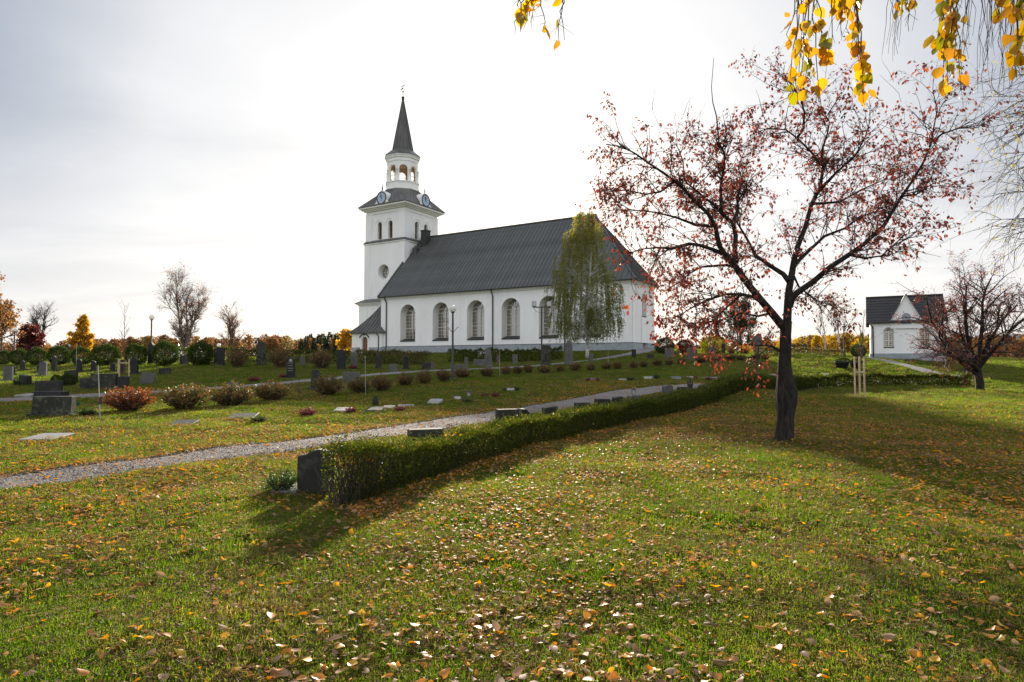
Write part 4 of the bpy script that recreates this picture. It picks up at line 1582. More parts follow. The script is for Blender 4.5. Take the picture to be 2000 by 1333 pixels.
# middle left
GS(427, 438, 680, 714, 'flat', 'black_stone', 'tall slim black stone between the evergreen and the brown shrub', 48, .2)
GS(418, 426, 680, 713, 'slope', 'dark_stone', 'dark stone standing close behind the tall slim black one', 50, .2)
GS(502, 519, 668, 715, 'rough', 'mossy', 'tall rough natural boulder stone covered in pale lichen', 48, .4)
GS(560, 576, 697.6, 739, 'point', 'black_stone', 'black pointed stone with a round emblem and worn lettering', 37, .16, .1, True, 0, 4)
GS(659, 673.6, 682, 721, 'round', 'black_stone', 'tall black round-headed pillar before the clipped hedge', 45, .3)
GS(586, 595, 695, 714, 'flat', 'grey_stone', 'pale grey slim stone between two brown shrubs', 49, .15)
GS(608, 624, 723.5, 763, 'round', 'mossy', 'greenish round-topped stone beside a bronze shrub', 28.5, .22, .1)
GS(444, 466, 746, 754, 'round', 'grey_stone', 'low grey stone just visible over the third bronze bush', 31, .2)
GS(352, 368, 695, 713, 'flat', 'grey_stone', 'wide pale stone between two round evergreens', 49, .2)
GS(685, 697, 683, 717, 'gable', 'grey_stone', 'brownish grey gabled stone right of the tall black pillar', 46, .25)
GS(734, 745, 686, 718, 'obelisk', 'dark_stone', 'dark tiered pillar in front of the church porch', 46, .25)
GS(788, 797.5, 692, 719.5, 'slope_r', 'black_stone', 'polished black stone with a slanted pale top', 45.5, .3, .3)
GS(760, 775.5, 712, 728, 'round', 'grey_stone', 'short pale round-topped stone behind the row of shrubs', 42.5, .2)
GS(824, 841, 707, 722, 'slope', 'dark_stone', 'dark square slab tilted back in front of a reddish stone', 44.5, .15)
GS(838, 850, 704.5, 717, 'flat', 'red_stone', 'squat reddish stone behind the dark square slab', 46.5, .3)
GS(670, 703, 727, 748, 'flat', 'grey_stone', 'wide plain grey stone half covered by a bronze shrub', 33, .18, .12)
GS(946, 961, 680, 719, 'rough', 'grey_stone', 'rough tapering grey stone beside the white bench', 45.5, .35)
GS(925, 947, 699.5, 713.5, 'flat', 'grey_stone', 'wide squat grey stone at the foot of the rough tapering one', 50, .25)
GS(889, 913, 716, 729, 'flat', 'grey_stone', 'low grey kerb stone right of the middle globe lamp', 42, .25)
GS(1059, 1075, 675, 714.5, 'flat', 'mossy', 'tall grey pillar just right of the floodlight mast', 48, .3)
GS(1001, 1011, 689, 708, 'flat', 'grey_stone', 'small grey stone midway along the church hedge', 55, .2)
GS(970, 976, 690, 708, 'round', 'red_stone', 'thin reddish stone before the church hedge', 55, .15)
GS(907, 914, 691, 706, 'round', 'grey_stone', 'small stone near the left end of the second church hedge', 58, .15)
GS(1103, 1119, 667, 713.5, 'obelisk', 'grey_stone', 'tallest brown-grey obelisk stone left of the weeping birch', 47.5, .4)
GS(1150, 1159, 692, 709, 'round', 'grey_stone', 'small grey stone at the foot of the weeping birch', 51, .2)
GS(1234, 1242, 687.5, 705, 'flat', 'black_stone', 'slim black stone by the path to the east door', 52, .18)
GS(1264.6, 1277, 698, 707, 'slope_r', 'dark_stone', 'low dark wedge stone right of the slim black one', 49, .25)
GS(1299, 1316, 689, 708.5, 'flat', 'grey_stone', 'square grey stone behind the shrubs below the green bush', 48.5, .2)
GS(1341, 1359, 687, 711, 'rough', 'red_stone', 'reddish rough tapering stone under the crab apple branches', 46, .35)
GS(1410, 1416, 674, 696, 'flat', 'dark_stone', 'thin dark stone right of the yellow bush', 57, .2)
GS(1383, 1397, 681, 696, 'flat', 'grey_stone', 'grey stone in front of the yellow bush', 57, .25)
GS(1473, 1487, 653, 692, 'point', 'grey_stone', 'tall pale pointed monument left of the crab apple trunk', 60, .5)
GS(1568, 1576, 669, 690, 'round', 'dark_stone', 'left one of two dark stones before the yellow wood', 62, .2)
GS(1596, 1603, 672, 690, 'round', 'dark_stone', 'right one of two dark stones before the yellow wood', 62, .2)
GS(1500, 1508, 676, 691, 'flat', 'grey_stone', 'pale stone just left of the crab apple trunk', 61, .2)
GS(1547, 1554, 672, 690, 'flat', 'dark_stone', 'dark stone just right of the crab apple trunk', 61, .2)
# along the low hedge
HG = 'gravestones standing along the low hedge'
GS(583, 650, 878, 962, 'wave', 'dark_stone', 'large dark gravestone with a wavy crest at the near end of the hedge', None, .14, -.06, False, 0, 0, HG)
GS(797, 865, 836, 880, 'flat', 'mossy', 'long dark stone with a sunlit mossy top behind the near hedge', 11.3, .22, .35, False, 0, 0, HG)
GS(969, 1012, 811, 845, 'flat', 'mossy', 'mossy block stone joined by a jagged stone behind the hedge', 15.4, .25, .35, False, 0, 0, HG)
GS(1008, 1041, 806, 838, 'crag', 'dark_stone', 'jagged dark stone right against the mossy block', 15.8, .3, .3, False, 0, 0, HG)
GS(1060, 1088, 808, 828, 'slope', 'mossy', 'low sunlit mossy stone after the jagged one', 18, .25, .4, False, 0, 0, HG)
GS(1124, 1150, 798, 815, 'flat', 'dark_stone', 'square dark block with a pale top behind the hedge', 20, .35, .35, False, 0, 0, HG)
GS(1162, 1190, 793, 808, 'trap', 'dark_stone', 'dark trough stone with dry plants behind it', 21.5, .3, .3, False, 0, 0, HG)
GS(1198, 1215, 787, 801, 'slope', 'dark_stone', 'small cube stone left of the hedge lantern', 22.5, .3, .4, False, 0, 0, HG)
GS(1228, 1248, 780.5, 796, 'slope', 'grey_stone', 'grey stone carrying a lantern behind the hedge', 23, .3, .4, False, 0, 0, HG)
GS(1295, 1313, 763, 780, 'round', 'grey_stone', 'rounded grey stone before the small iron cross', 26, .3, .4, False, 0, 0, HG)
GS(1324, 1341, 763.5, 772, 'flat', 'mossy', 'low flat-topped stone left of the small iron cross', 27, .3, .3, False, 0, 0, HG)
GS(1366, 1382, 759.5, 768, 'round', 'mossy', 'low round mossy stone right of the small iron cross', 28, .3, .3, False, 0, 0, HG)
GS(1430, 1445, 747.5, 757, 'flat', 'dark_stone', 'dark block right of the white hedge lantern', 31, .3, .2, False, 0, 0, HG)
GS(1468, 1487, 745, 752, 'flat', 'pale_slab', 'pale flat block near the far bend of the hedge', 33, .4, .3, False, 0, 0, HG)
GS(1492, 1506, 743.5, 751, 'flat', 'dark_stone', 'small dark stone left of the crab apple trunk behind the hedge', 34, .3, .2, False, 0, 0, HG)

# triple monument
p = spot(204, 758, 29)
k = p.y / FPX
t = thing('family_monument', 'broad three-part dark stone monument with a raised centre', 'gravestone', (p.x, p.y, p.z - .03), .08, 'upright gravestones of the churchyard')
for x0, x1, h, y in ((-43, -22, 31, 0), (-22.5, 24.5, 44, -.06), (25, 44, 36, 0)):
    me = extrude_outline('wall_block', [(x0 * k, 0), (x0 * k, h * .7 * k), (x1 * k, h * .7 * k), (x1 * k, 0)], .26, G['mossy' if y else 'dark_stone'], .02)
    link('wall_block', me, t, (0, y, 0))
b = Acc()
b.box(-46 * k, 47 * k, -.3, .25, 0, .08)
link('base', b.mesh('base', G['dark_stone']), t)


# white iron monuments far left
def white_monument(px, yt, yb, D, label):
    p = spot(px, yb, D)
    s = (yb - yt) * D / FPX
    t = thing('white_monument', label, 'monument', p, 0.2)
    a = Acc()
    a.box(-s * .3, s * .3, -s * .3, s * .3, 0, s * .28)
    a.box(-s * .22, s * .22, -s * .22, s * .22, s * .28, s * .5)
    link('pedestal', a.mesh('pedestal', G['whitepaint']), t)
    a = Acc()
    a.lathe([(s * .3, s * .5), (s * .12, s * .62), (s * .06, s * .8), (s * .09, s * .86), (0, s)], (0, 0, 0), 4, 0, math.pi / 4)
    link('spirelet', a.mesh('spirelet', G['steel']), t)


white_monument(348, 661, 690, 66, 'white painted monument with a grey spirelet between the round evergreens')
white_monument(386, 659, 690, 70, 'small grey spirelet monument showing above the eighth evergreen')

# flat slabs
def slab(xl, xr, yt, yb, mat, label, D=None, rz=.1, tilt=.06):
    D = D or hit((xl + xr) / 2, (yt + yb) / 2).y
    p = spot((xl + xr) / 2, (yt + yb) / 2, D)
    w = (xr - xl) * D / FPX
    dp = np.clip((yb - yt) * D * D / (FPX * 1.6), .3, .75)
    bm = bmesh.new()
    bmesh.ops.create_cube(bm, size=1)
    for v in bm.verts:
        v.co = Vector((v.co.x * w, v.co.y * dp, v.co.z * .10))
    o = link('grave_slab', bevel_mesh('grave_slab', bm, G[mat], .012))
    o.location = (p.x, p.y, p.z + .0)
    o.rotation_euler = (tilt, 0, rz)
    tag(o, label, 'grave slab', 'flat slabs set in the grass', 'thing')


SL = slab
SL(40, 71, 766, 771, 'pale_slab', 'thin white slab beside the long low black ledger stone', 25.5)
SL(62, 123, 850, 863, 'pale_slab', 'pale slab lying nearest to the camera left of the path', None, .05)
SL(334, 378, 824, 836, 'dark_stone', 'dark slab alone on the grass in front of the bronze bushes', None, .1, .12)
SL(450, 498, 809, 822, 'dark_stone', 'dark slab with a clump of green at its right end', None, .12, .12)
SL(655, 685, 798, 806, 'pale_slab', 'pale slab with red heather on its right', None, .1)
SL(720, 747, 798, 804, 'grey_stone', 'grey slab with a small stone jug standing on it', None, .1)
SL(748, 770, 795, 801, 'pale_slab', 'pale slab left of the big red heather', None, .1)
SL(776, 807, 793, 799, 'pale_slab', 'pale slab behind the big red heather', None, .1)
SL(834, 860, 784, 794, 'pale_slab', 'white slab tilted towards the sun above the path', None, -.2, .3)
SL(887, 900, 777, 781, 'pale_slab', 'small white slab left of the grave lantern on the slope', None, .1)
SL(990, 1010, 760, 765, 'pale_slab', 'pale slab between two tufts near the end of the slab row', None, .1)
SL(1143, 1170, 739, 744, 'grey_stone', 'slab with a heather ball at each end', None, .1)
SL(1211, 1226, 741, 745, 'pale_slab', 'pale slab right behind a grey heather tuft', None, .1)
SL(1258, 1280, 737, 744, 'pale_slab', 'bright tilted slab with a dark tuft at its right', None, -.15, .2)
SL(1311, 1330, 736, 743, 'grey_stone', 'grey tilted slab standing alone in the middle of the slope', None, -.2, .2)
SL(1345, 1356, 736, 740, 'pale_slab', 'white slab at the left end of the long planted grave', None, .1)
SL(1358, 1408, 736, 742, 'grey_stone', 'long grey slab with heather clumps along it', None, .0)
SL(1556, 1576, 734, 740, 'grey_stone', 'grey slab just right of the crab apple trunk', None, .1)
SL(1608, 1622, 731, 735, 'pale_slab', 'pale slab right of a dark tuft beyond the trunk', None, -.1, .2)
SL(1505, 1516, 731, 735, 'pale_slab', 'small pale slab left of the crab apple trunk', None, .1)
SL(540, 590, 953, 966, 'grey_stone', 'pale foot slab of the large wavy-crested stone', None, 0, .02)
SL(1858, 1872, 736, 741, 'pale_slab', 'pale slab beside the path near the right hedge end', 45, .1)

# ================================================================== LAMPS, POLES, LANTERNS, BENCH, BOULDERS
def lamp_post(px, yt, yb, D, label, brackets=True):
    p = spot(px, yb, D)
    h = at(px, yt, D).z - p.z
    t = thing('lamp_post', label, 'lamp post', p, 0, 'globe lamps of the churchyard')
    a = Acc()
    a.lathe([(.09, 0), (.09, .9), (.06, .95), (.05, h - .42), (.05, h - .36)], (0, 0, 0), 10)
    link('pole', a.mesh('pole', G['iron'], True), t)
    a = Acc()
    a.lathe([(.16, 0), (.16, .05), (.1, .1)], (0, 0, 0), 10)
    link('base', a.mesh('base', G['iron']), t)
    a = Acc()
    a.lathe([(.05, h - .45), (.11, h - .4), (.11, h - .35)], (0, 0, 0), 10)
    link('collar', a.mesh('collar', G['iron']), t)
    a = Acc()
    a.lathe([(max(.001, .21 * math.sin(q)), h - .2 - .21 * math.cos(q)) for q in np.linspace(0.25, math.pi, 12)], (0, 0, 0), 18)
    link('globe', a.mesh('globe', G['globe'], True), t)
    if brackets:
        for s in (-1, 1):
            a = Acc()
            a.tubes([[(0, 0, h - 1.55), (s * .12, 0, h - 1.42), (s * .26, 0, h - 1.25), (s * .34, 0, h - 1.24)]], [[.015] * 4], 5)
            link('bracket', a.mesh('bracket', G['iron']), t)
    return t


lamp_post(884, 596.5, 742, 35, 'globe lamp post in front of the church nave, the tallest in the photo')
lamp_post(294.5, 615, 714, 49, 'globe lamp post behind the evergreens left of the bare birch', False)
lamp_post(27, 640, 712, 58, 'distant globe lamp post at the far left edge', False)
lamp_post(427, 671, 713, 68, 'low globe lamp barely rising above the tall slim black stone', False)


def plain_mast(px, yt, yb, D, label, r=.06, name='light_mast'):
    p = spot(px, yb, D)
    h = at(px, yt, D).z - p.z
    t = thing(name, label, 'mast', p, 0, 'dark masts under the crab apple')
    a = Acc()
    a.lathe([(r * 1.4, 0), (r * 1.4, .6), (r, .65), (r * .8, h)], (0, 0, 0), 8)
    link('pole', a.mesh('pole', G['iron'], True), t)
    a = Acc()
    a.box(-.12, .12, -.2, .1, h, h + .12)
    link('lamp_head', a.mesh('lamp_head', G['iron']), t)


plain_mast(1360, 615, 688, 58, 'dark mast rising left of the yellow bush')
plain_mast(1441, 610, 690, 57, 'dark mast between the yellow bush and the pale monument')
plain_mast(1649, 640, 698, 56, 'dark mast left of the chapel wall')

# floodlight mast
p = spot(1058, 717, 47)
h = at(1058, 601, 47).z - p.z
t = thing('floodlight_mast', 'dark mast with two floodlight boxes aimed at the church', 'floodlight', p, 0)
a = Acc()
a.lathe([(.08, 0), (.06, .4), (.05, h)], (0, 0, 0), 8)
link('pole', a.mesh('pole', G['iron']), t)
a = Acc()
a.box(-.68, .68, -.04, .04, h - .02, h + .06)
link('crossbar', a.mesh('crossbar', G['iron']), t)
for s in (-1, 1):
    a = Acc()
    a.box(s * .56 - .17, s * .56 + .17, -.12, .16, h + .07, h + .46)
    fl = link('floodlight', a.mesh('floodlight', G['steel']), t)
    a = Acc()
    a.box(s * .56 - .15, s * .56 + .15, .161, .18, h + .1, h + .43)
    a.box(s * .56 - .13, s * .56 + .13, -.14, -.121, h + .12, h + .41)
    link('glass', a.mesh('glass', G['glass']), fl)
    a = Acc()
    a.tubes([[(s * .6, 0, h), (s * .45, 0, h - .28), (s * .06, 0, h - .42)]], [[.012] * 3], 4)
    link('cable', a.mesh('cable', G['iron']), t)


def pole(px, yt, yb, D, label, tap=False, lean=0):
    D = D or hit(px, yb).y
    p = spot(px, yb, D)
    h = at(px, yt, D).z - p.z
    t = thing('stand_pipe' if tap else 'marker_pole', label, 'pole', p, 0)
    a = Acc()
    a.tubes([[(0, 0, -.1), (lean * .5, 0, h * .5), (lean, 0, h)]], [[.016, .013, .009]], 6)
    link('rod', a.mesh('rod', G['steel'], True), t)
    a = Acc()
    if tap:
        a.box(-.025, .025, -.03, .03, h * .28, h * .42)
        link('valve_box', a.mesh('valve_box', G['iron']), t)
    else:
        a.lathe([(.03, h - .05), (.035, h - .02), (0, h + .02)], (lean, 0, 0), 6)
        link('cap', a.mesh('cap', G['steel']), t)


pole(195, 714, 825, 16.5, 'thin stand pipe with a dark valve box on the left lawn', True, -.08)
pole(148.5, 672, 727, 42, 'tall thin pale pole before the golden birch')
pole(714, 697, 770, 25.5, 'thin steel marker pole in front of the bronze shrubs', False, -.03)
pole(976, 682, 735, 37.5, 'thin steel marker pole beside the white bench')
pole(1188, 679, 722, 42, 'thin marker pole right of the weeping birch')


def lantern(px, yt, yb, D, label, mat='whitepaint', on=0.0):
    p = spot(px, yb, D)
    s = (yb - yt) * D / FPX
    t = thing('grave_lantern', label, 'lantern', (p.x, p.y, p.z + on), .3)
    a = Acc()
    a.box(-s * .2, s * .2, -s * .2, s * .2, 0, s * .1)
    for i in (-1, 1):
        for j in (-1, 1):
            a.box(i * s * .17 - .012, i * s * .17 + .012, j * s * .17 - .012, j * s * .17 + .012, s * .1, s * .58)
    link('cage', a.mesh('cage', G[mat]), t)
    a = Acc()
    a.lathe([(s * .1, s * .1), (s * .1, s * .5), (0, s * .52)], (0, 0, 0), 8)
    link('candle', a.mesh('candle', G['globe']), t)
    a = Acc()
    a.lathe([(s * .34, s * .58), (s * .16, s * .78), (s * .05, s * .84), (s * .03, s)], (0, 0, 0), 4, 0, math.pi / 4)
    link('cap', a.mesh('cap', G['iron'] if mat != 'whitepaint' else G['steel']), t)


lantern(1237.5, 765, 781, 23, 'grey grave lantern standing on a stone behind the hedge', 'steel', .30)
lantern(1414.5, 740.5, 752, 31, 'white grave lantern beside the path behind the far hedge')
lantern(915.5, 760, 775, 25, 'small grave lantern on the slope below the middle globe lamp', 'steel')
# iron cross
p = spot(1348, 766, 28)
s = 21 * 28 / FPX
t = thing('iron_cross', 'small black iron cross with side arms behind the hedge', 'cross', p, 0)
a = Acc()
a.box(-.03, .03, -.03, .03, 0, s)
a.box(-s * .22, s * .22, -.025, .025, s * .6, s * .68)
a.box(-s * .26, -s * .2, -.02, .02, s * .3, s * .74)
a.box(s * .2, s * .26, -.02, .02, s * .3, s * .74)
link('cross', a.mesh('cross', G['iron']), t)
a = Acc()
a.lathe([(.12, 0), (.12, .22), (.06, .28)], (0, 0, 0), 8)
link('foot', a.mesh('foot', G['iron']), t)
# wire hoop behind the front stone
p = spot(618, 882, 9.5)
t = tag(link('wire_hoop', Acc().tubes([[(.0 - .11, 0, 0), (-.105, 0, .17), (-.06, 0, .27), (.02, 0, .29), (.08, 0, .25), (.1, 0, .0)]], [[.006] * 6], 5).tubes([[(-.11, 0, .02), (-.16, 0, .18)]], [[.005] * 2], 4).mesh('wire_hoop', G['iron'])),
        'thin bent wire hoop stuck in the grass behind the wavy-crested stone', 'wire hoop')
t.location = p + Vector((0, 0, .1))
# jug on slab, green planter tag, low black stone
p = spot(733, 797, None)
a = Acc()
a.lathe([(.07, 0), (.1, .08), (.09, .2), (.06, .24), (.07, .28)], (0, 0, 0), 10)
o = link('stone_jug', a.mesh('stone_jug', G['dark_stone'], True))
o.location = p + Vector((0, 0, .08))
tag(o, 'small dark jug standing on a grey grave slab', 'jug')
p = spot(152.5, 797, 18.4)
t = thing('plant_tag', 'green plastic plant tag on a stick beside the big mossy stone', 'plant tag', p, .2)
a = Acc()
a.box(-.005, .005, -.005, .005, 0, .28)
link('stick', a.mesh('stick', G['green_plastic']), t)
a = Acc()
a.box(-.07, .07, -.008, .008, .25, .33)
link('plate', a.mesh('plate', G['green_plastic']), t)
# white bench by the church wall
p = spot(942, 686, 72)
t = thing('bench', 'white garden bench seen before the church plinth', 'bench', p, math.radians(-31))
bw = 1.5
a = Acc()
for i in range(3):
    a.box(-bw / 2, bw / 2, .15 + i * .14, .27 + i * .14, .44, .48)
link('seat', a.mesh('seat', G['whitepaint']), t)
a = Acc()
for i in range(3):
    a.box(-bw / 2, bw / 2, .60 + i * .02, .63 + i * .02, .55 + i * .13, .65 + i * .13)
link('backrest', a.mesh('backrest', G['whitepaint']), t)
for x in (-bw / 2 + .08, bw / 2 - .08):
    for y, hh in ((.18, .44), (.56, .92)):
        a = Acc()
        a.box(x - .03, x + .03, y, y + .05, 0, hh)
        link('leg', a.mesh('leg', G['whitepaint']), t)
# two black tubs with clipped plants on the right lawn
for i, (xl, xr, lab) in enumerate(((1631, 1659, 'left one of two black leaning tubs on the sunny right slope'), (1659.5, 1684, 'right one of two black leaning tubs, behind the sapling stakes'))):
    p = spot((xl + xr) / 2, 719, None)
    s = (xr - xl) * p.y / FPX
    t = thing('planter_tub', lab, 'tub', p, .2 + i * .3)
    a = Acc()
    a.lathe([(s * .34, 0), (s * .46, s * .42), (s * .5, s * .46), (s * .42, s * .46), (s * .36, s * .36), (0, s * .36)], (0, 0, 0), 14)
    ob = link('tub', a.mesh('tub', G['black_plastic'], False), t)
    ob.rotation_euler = (.1, -.12, 0)
    a = Acc()
    N_ = 700
    d = RNG.normal(size=(N_, 3))
    d /= np.linalg.norm(d, axis=1, keepdims=True)
    d[:, 2] = np.abs(d[:, 2]) * .7
    a.leaves(d * s * .42 + np.array([s * .06, 0, s * .4]), d + RNG.normal(0, .4, (N_, 3)), .10, .05)
    link('foliage', a.mesh('foliage', L['rhodo'], tint=True), t)

# ================================================================== HEDGES AND SHRUBS
def unit(v):
    return v / (np.linalg.norm(v, axis=-1, keepdims=True) + 1e-9)


def poly_sample(C, n, rng):
    seg = np.linalg.norm(np.diff(C, axis=0), axis=1)
    cum = np.concatenate([[0], np.cumsum(seg)])
    s = rng.random(n) * cum[-1]
    i = np.clip(np.searchsorted(cum, s) - 1, 0, len(seg) - 1)
    f = (s - cum[i]) / seg[i]
    T = unit(C[i + 1] - C[i])
    return C[i] + (C[i + 1] - C[i]) * f[:, None], T, s, cum[-1]


def hedge(name, label, C, width, height, dens, leaf, mat, stem_n=0, shoots=0.12, group=None, zoff=0.0, crown_round=0.0):
    """clipped hedge along polyline C; dens(s), leaf(s): leaves per metre run and leaf length along it"""
    rng = np.random.default_rng(len(C) * 13 + int(abs(C[0][0]) * 10))
    C = chaikin(C, 3)
    o0 = (C[0][0], C[0][1], tz1(*C[0]))
    t = thing(name, label, 'hedge', o0, 0, group)
    seg = np.linalg.norm(np.diff(C, axis=0), axis=1)
    Ltot = seg.sum()
    n = int(np.mean([dens(x) for x in np.linspace(0, Ltot, 400)]) * Ltot)
    # sample by density
    sgrid = np.linspace(0, Ltot, 2000)
    dg = np.array([dens(x) for x in sgrid])
    cdf = np.cumsum(dg.astype(float))
    cdf /= cdf[-1]
    s = np.interp(rng.random(n), cdf, sgrid)
    cum = np.concatenate([[0], np.cumsum(seg)])
    i = np.clip(np.searchsorted(cum, s) - 1, 0, len(seg) - 1)
    P = C[i] + (C[i + 1] - C[i]) * ((s - cum[i]) / seg[i])[:, None]
    T = unit(C[i + 1] - C[i])
    Nn = np.stack([-T[:, 1], T[:, 0]], 1)
    # lateral / vertical: pushed to the outside of a rounded box
    u = rng.uniform(-1, 1, n)
    v = rng.random(n)
    shell = rng.random(n)
    side = shell < .42
    top = (shell >= .42) & (shell < .72)
    u[side] = np.sign(u[side]) * (1 - np.abs(rng.normal(0, .12, side.sum())))
    v[top] = 1 - np.abs(rng.normal(0, .07, top.sum()))
    lump = 1 + .07 * np.sin(s * 1.7 + 1.1 * np.sin(s * .63)) + .06 * np.sin(s * 4.3 + np.sin(s * 1.9)) + .05 * np.sin(s * 9.1 + 2 * np.sin(s * 2.3)) + rng.normal(0, .03, n)
    hh = (height(s) if callable(height) else height) * lump * (1 - crown_round * u * u)
    lat = u * width / 2 * (0.9 + .12 * np.sin(s * 2.3 + u)) * (1 - .22 * (v < .25)) + rng.normal(0, .02, n)
    end = np.minimum(s, Ltot - s)
    sh = rng.random(n) < shoots
    v = np.where(sh, 1 + rng.random(n) ** 2 * .22, v)
    P = P + Nn * lat[:, None]
    Z = tz(P[:, 0], P[:, 1]) + np.maximum(.03, v * hh) + zoff
    D = np.stack([Nn[:, 0] * u * .7, Nn[:, 1] * u * .7, .55 + .5 * v], 1) + rng.normal(0, .55, (n, 3))
    # blunt ends
    e0 = s < .25
    D[e0, :2] -= T[e0] * .6
    lf = np.array([leaf(x) for x in sgrid])
    Ls = np.interp(s, sgrid, lf) * rng.uniform(.7, 1.3, n)
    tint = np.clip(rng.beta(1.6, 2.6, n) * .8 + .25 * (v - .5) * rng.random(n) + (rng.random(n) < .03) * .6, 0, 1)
    a = Acc()
    a.leaves(np.concatenate([P, Z[:, None]], 1), D, Ls, Ls * .62, 0, tint, .12, rng)
    link('foliage', a.mesh('foliage', mat, origin=o0, tint=True), t)['kind'] = 'stuff'
    if stem_n:
        m = int(stem_n)
        ss = Ltot * rng.random(m) ** 1.8
        i = np.clip(np.searchsorted(cum, ss) - 1, 0, len(seg) - 1)
        B = C[i] + (C[i + 1] - C[i]) * ((ss - cum[i]) / seg[i])[:, None] + rng.normal(0, width * .15, (m, 2))
        E = B + rng.normal(0, width * .28, (m, 2))
        M_ = (B + E) / 2 + rng.normal(0, .03, (m, 2))
        zb = tz(B[:, 0], B[:, 1])
        hs = (height(ss) if callable(height) else height) * rng.uniform(.8, 1.15, m)
        PP = np.stack([np.c_[B, zb], np.c_[M_, zb + hs * .5], np.c_[E, zb + hs]], 1)
        a = Acc()
        a.tubes(PP, np.tile([.007, .005, .002], (m, 1)), 3)
        link('stems', a.mesh('stems', G['twig'], origin=o0), t)['kind'] = 'stuff'
    return t


hp = []
for px, py, off in ((652, 994, .3), (740, 962, .3), (860, 922, .3), (1000, 880, .32), (1120, 852, .32), (1240, 824, .34), (1330, 803, .36), (1420, 783, .4), (1510, 767, .4), (1600, 761, .4), (1700, 759, .4), (1800, 757.5, .4), (1903, 756, .4)):
    D = EYE * FPX / (py - 708)
    p = at(px, py, D)
    d = Vector((p.x, p.y)).normalized()
    hp.append((p.x, p.y + off))
hedge('hedge', 'long low clipped hedge curving from the foreground stone to the small right tree', np.array(hp), .52, lambda s: .43 + .16 * np.exp(-(s / 1.1) ** 2) + .03 * np.clip((s - 4) / 4, 0, 1) + .14 * np.clip((s - 12) / 14, 0, 1),
      lambda s: 8000 if s < 4 else (5600 if s < 9 else (2800 if s < 20 else 2000)), lambda s: .027 if s < 4 else (.034 if s < 9 else (.05 if s < 20 else .08)), L['hedge'], 1300, .085)
C1 = np.array([spot(699, 712, 63)[:2], spot(770, 712.5, 61)[:2], spot(837, 712, 59)[:2]])
hedge('hedge', 'clipped hedge in front of the church porch', C1, 1.2, 1.25, lambda s: 900, lambda s: .12, L['bronze'], 0, .03, None, 0, .12)
C2 = np.array([spot(876, 708, 65)[:2], spot(960, 707, 64)[:2], spot(1040, 706, 63)[:2], spot(1098, 704, 63)[:2]])
hedge('hedge', 'clipped hedge along the nave between the globe lamp and the birch', C2, 1.2, 1.2, lambda s: 900, lambda s: .12, L['hedge'], 0, .03, None, 0, .12)
C3 = np.array([spot(338, 712, 56)[:2], spot(450, 712, 56)[:2], spot(560, 712, 56)[:2], spot(685, 714, 58)[:2]])
hedge('hedge', 'long clipped hedge running behind the tall stones on the left', C3, 1.0, 1.15, lambda s: 700, lambda s: .12, L['hedge'], 0, .03, None, 0, .12)
C4 = np.array([spot(1482, 699, 55)[:2], spot(1560, 696, 56)[:2], spot(1650, 695, 57)[:2]])
hedge('hedge', 'low bronze hedge on the crest right of the crab apple trunk', C4, .7, .55, lambda s: 700, lambda s: .09, L['bronze'], 0, .05)


def shrub_meshes(kind, n):
    out = []
    for k in range(n):
        rng = np.random.default_rng(100 * n + k + len(kind))
        a, b = Acc(), Acc()
        if kind == 'ball':            # dense evergreen, unit wide, unit tall
            m = 5200
            d = unit(rng.normal(size=(m, 3)))
            r = .5 * np.clip(1 - np.abs(rng.normal(0, .16, m)), .2, 1)
            lob = 1 + .07 * np.sin(d[:, 0] * 6 + k) + .06 * np.sin(d[:, 1] * 7 + d[:, 2] * 5 + k * 2)
            P = d * (r * lob)[:, None]
            P[:, 2] = np.maximum(P[:, 2] * 1.02 + .5, .02)
            tint = np.clip(rng.beta(1.5, 3, m) + (rng.random(m) < .04) * .5, 0, 1)
            a.leaves(P, d + rng.normal(0, .5, (m, 3)) + [0, 0, .25], rng.uniform(.05, .085, m), .03, 0, tint, .1, rng)
            S = np.zeros((14, 3, 3))
            S[:, 1] = rng.normal(0, .08, (14, 3)) + [0, 0, .25]
            S[:, 2] = rng.normal(0, .2, (14, 3)) + [0, 0, .55]
            b.tubes(S, np.tile([.018, .012, .005], (14, 1)), 4)
        else:                         # vase of many stems, unit wide, .8 tall
            m = 130
            az = rng.uniform(0, 2 * np.pi, m)
            sp = np.sqrt(rng.random(m)) * .46
            h = rng.uniform(.3, .88, m) * (1.05 - .8 * sp)
            B = np.stack([np.cos(az) * sp * .32, np.sin(az) * sp * .32, np.zeros(m)], 1)
            E = np.stack([np.cos(az) * sp * 1.08, np.sin(az) * sp * 1.08, h], 1)
            M_ = B * .5 + E * .5 + np.stack([np.zeros(m), np.zeros(m), .06 * np.ones(m)], 1) + rng.normal(0, .015, (m, 3))
            b.tubes(np.stack([B, M_, E], 1), np.tile([.008, .006, .002], (m, 1)), 3)
            nl = 2800 if kind == 'vase' else 1500
            i = rng.integers(0, m, nl)
            f = 1 - rng.random(nl) ** 1.5 * .72
            P = (B[i] * ((1 - f) ** 2)[:, None] + 2 * M_[i] * (f * (1 - f))[:, None] + E[i] * (f ** 2)[:, None]) + rng.normal(0, .022, (nl, 3))
            P[:, 2] = np.maximum(P[:, 2], .02)
            tint = np.clip(rng.beta(1.3, 1.8, nl) * .75 + .3 * (f - .4), 0, 1)
            a.leaves(P, rng.normal(0, .6, (nl, 3)) + (E - B)[i] * .8, rng.uniform(.04, .085, nl), .036, 0, tint, .12, rng)
        out.append((a, b))
    return out


def shrub_protos(kind, n, leafmat_, stem, size):
    r = []
    for a, b in shrub_meshes(kind, n):
        r.append((a.mesh('foliage', leafmat_, tint=True), b.mesh('stems', stem)))
    return r


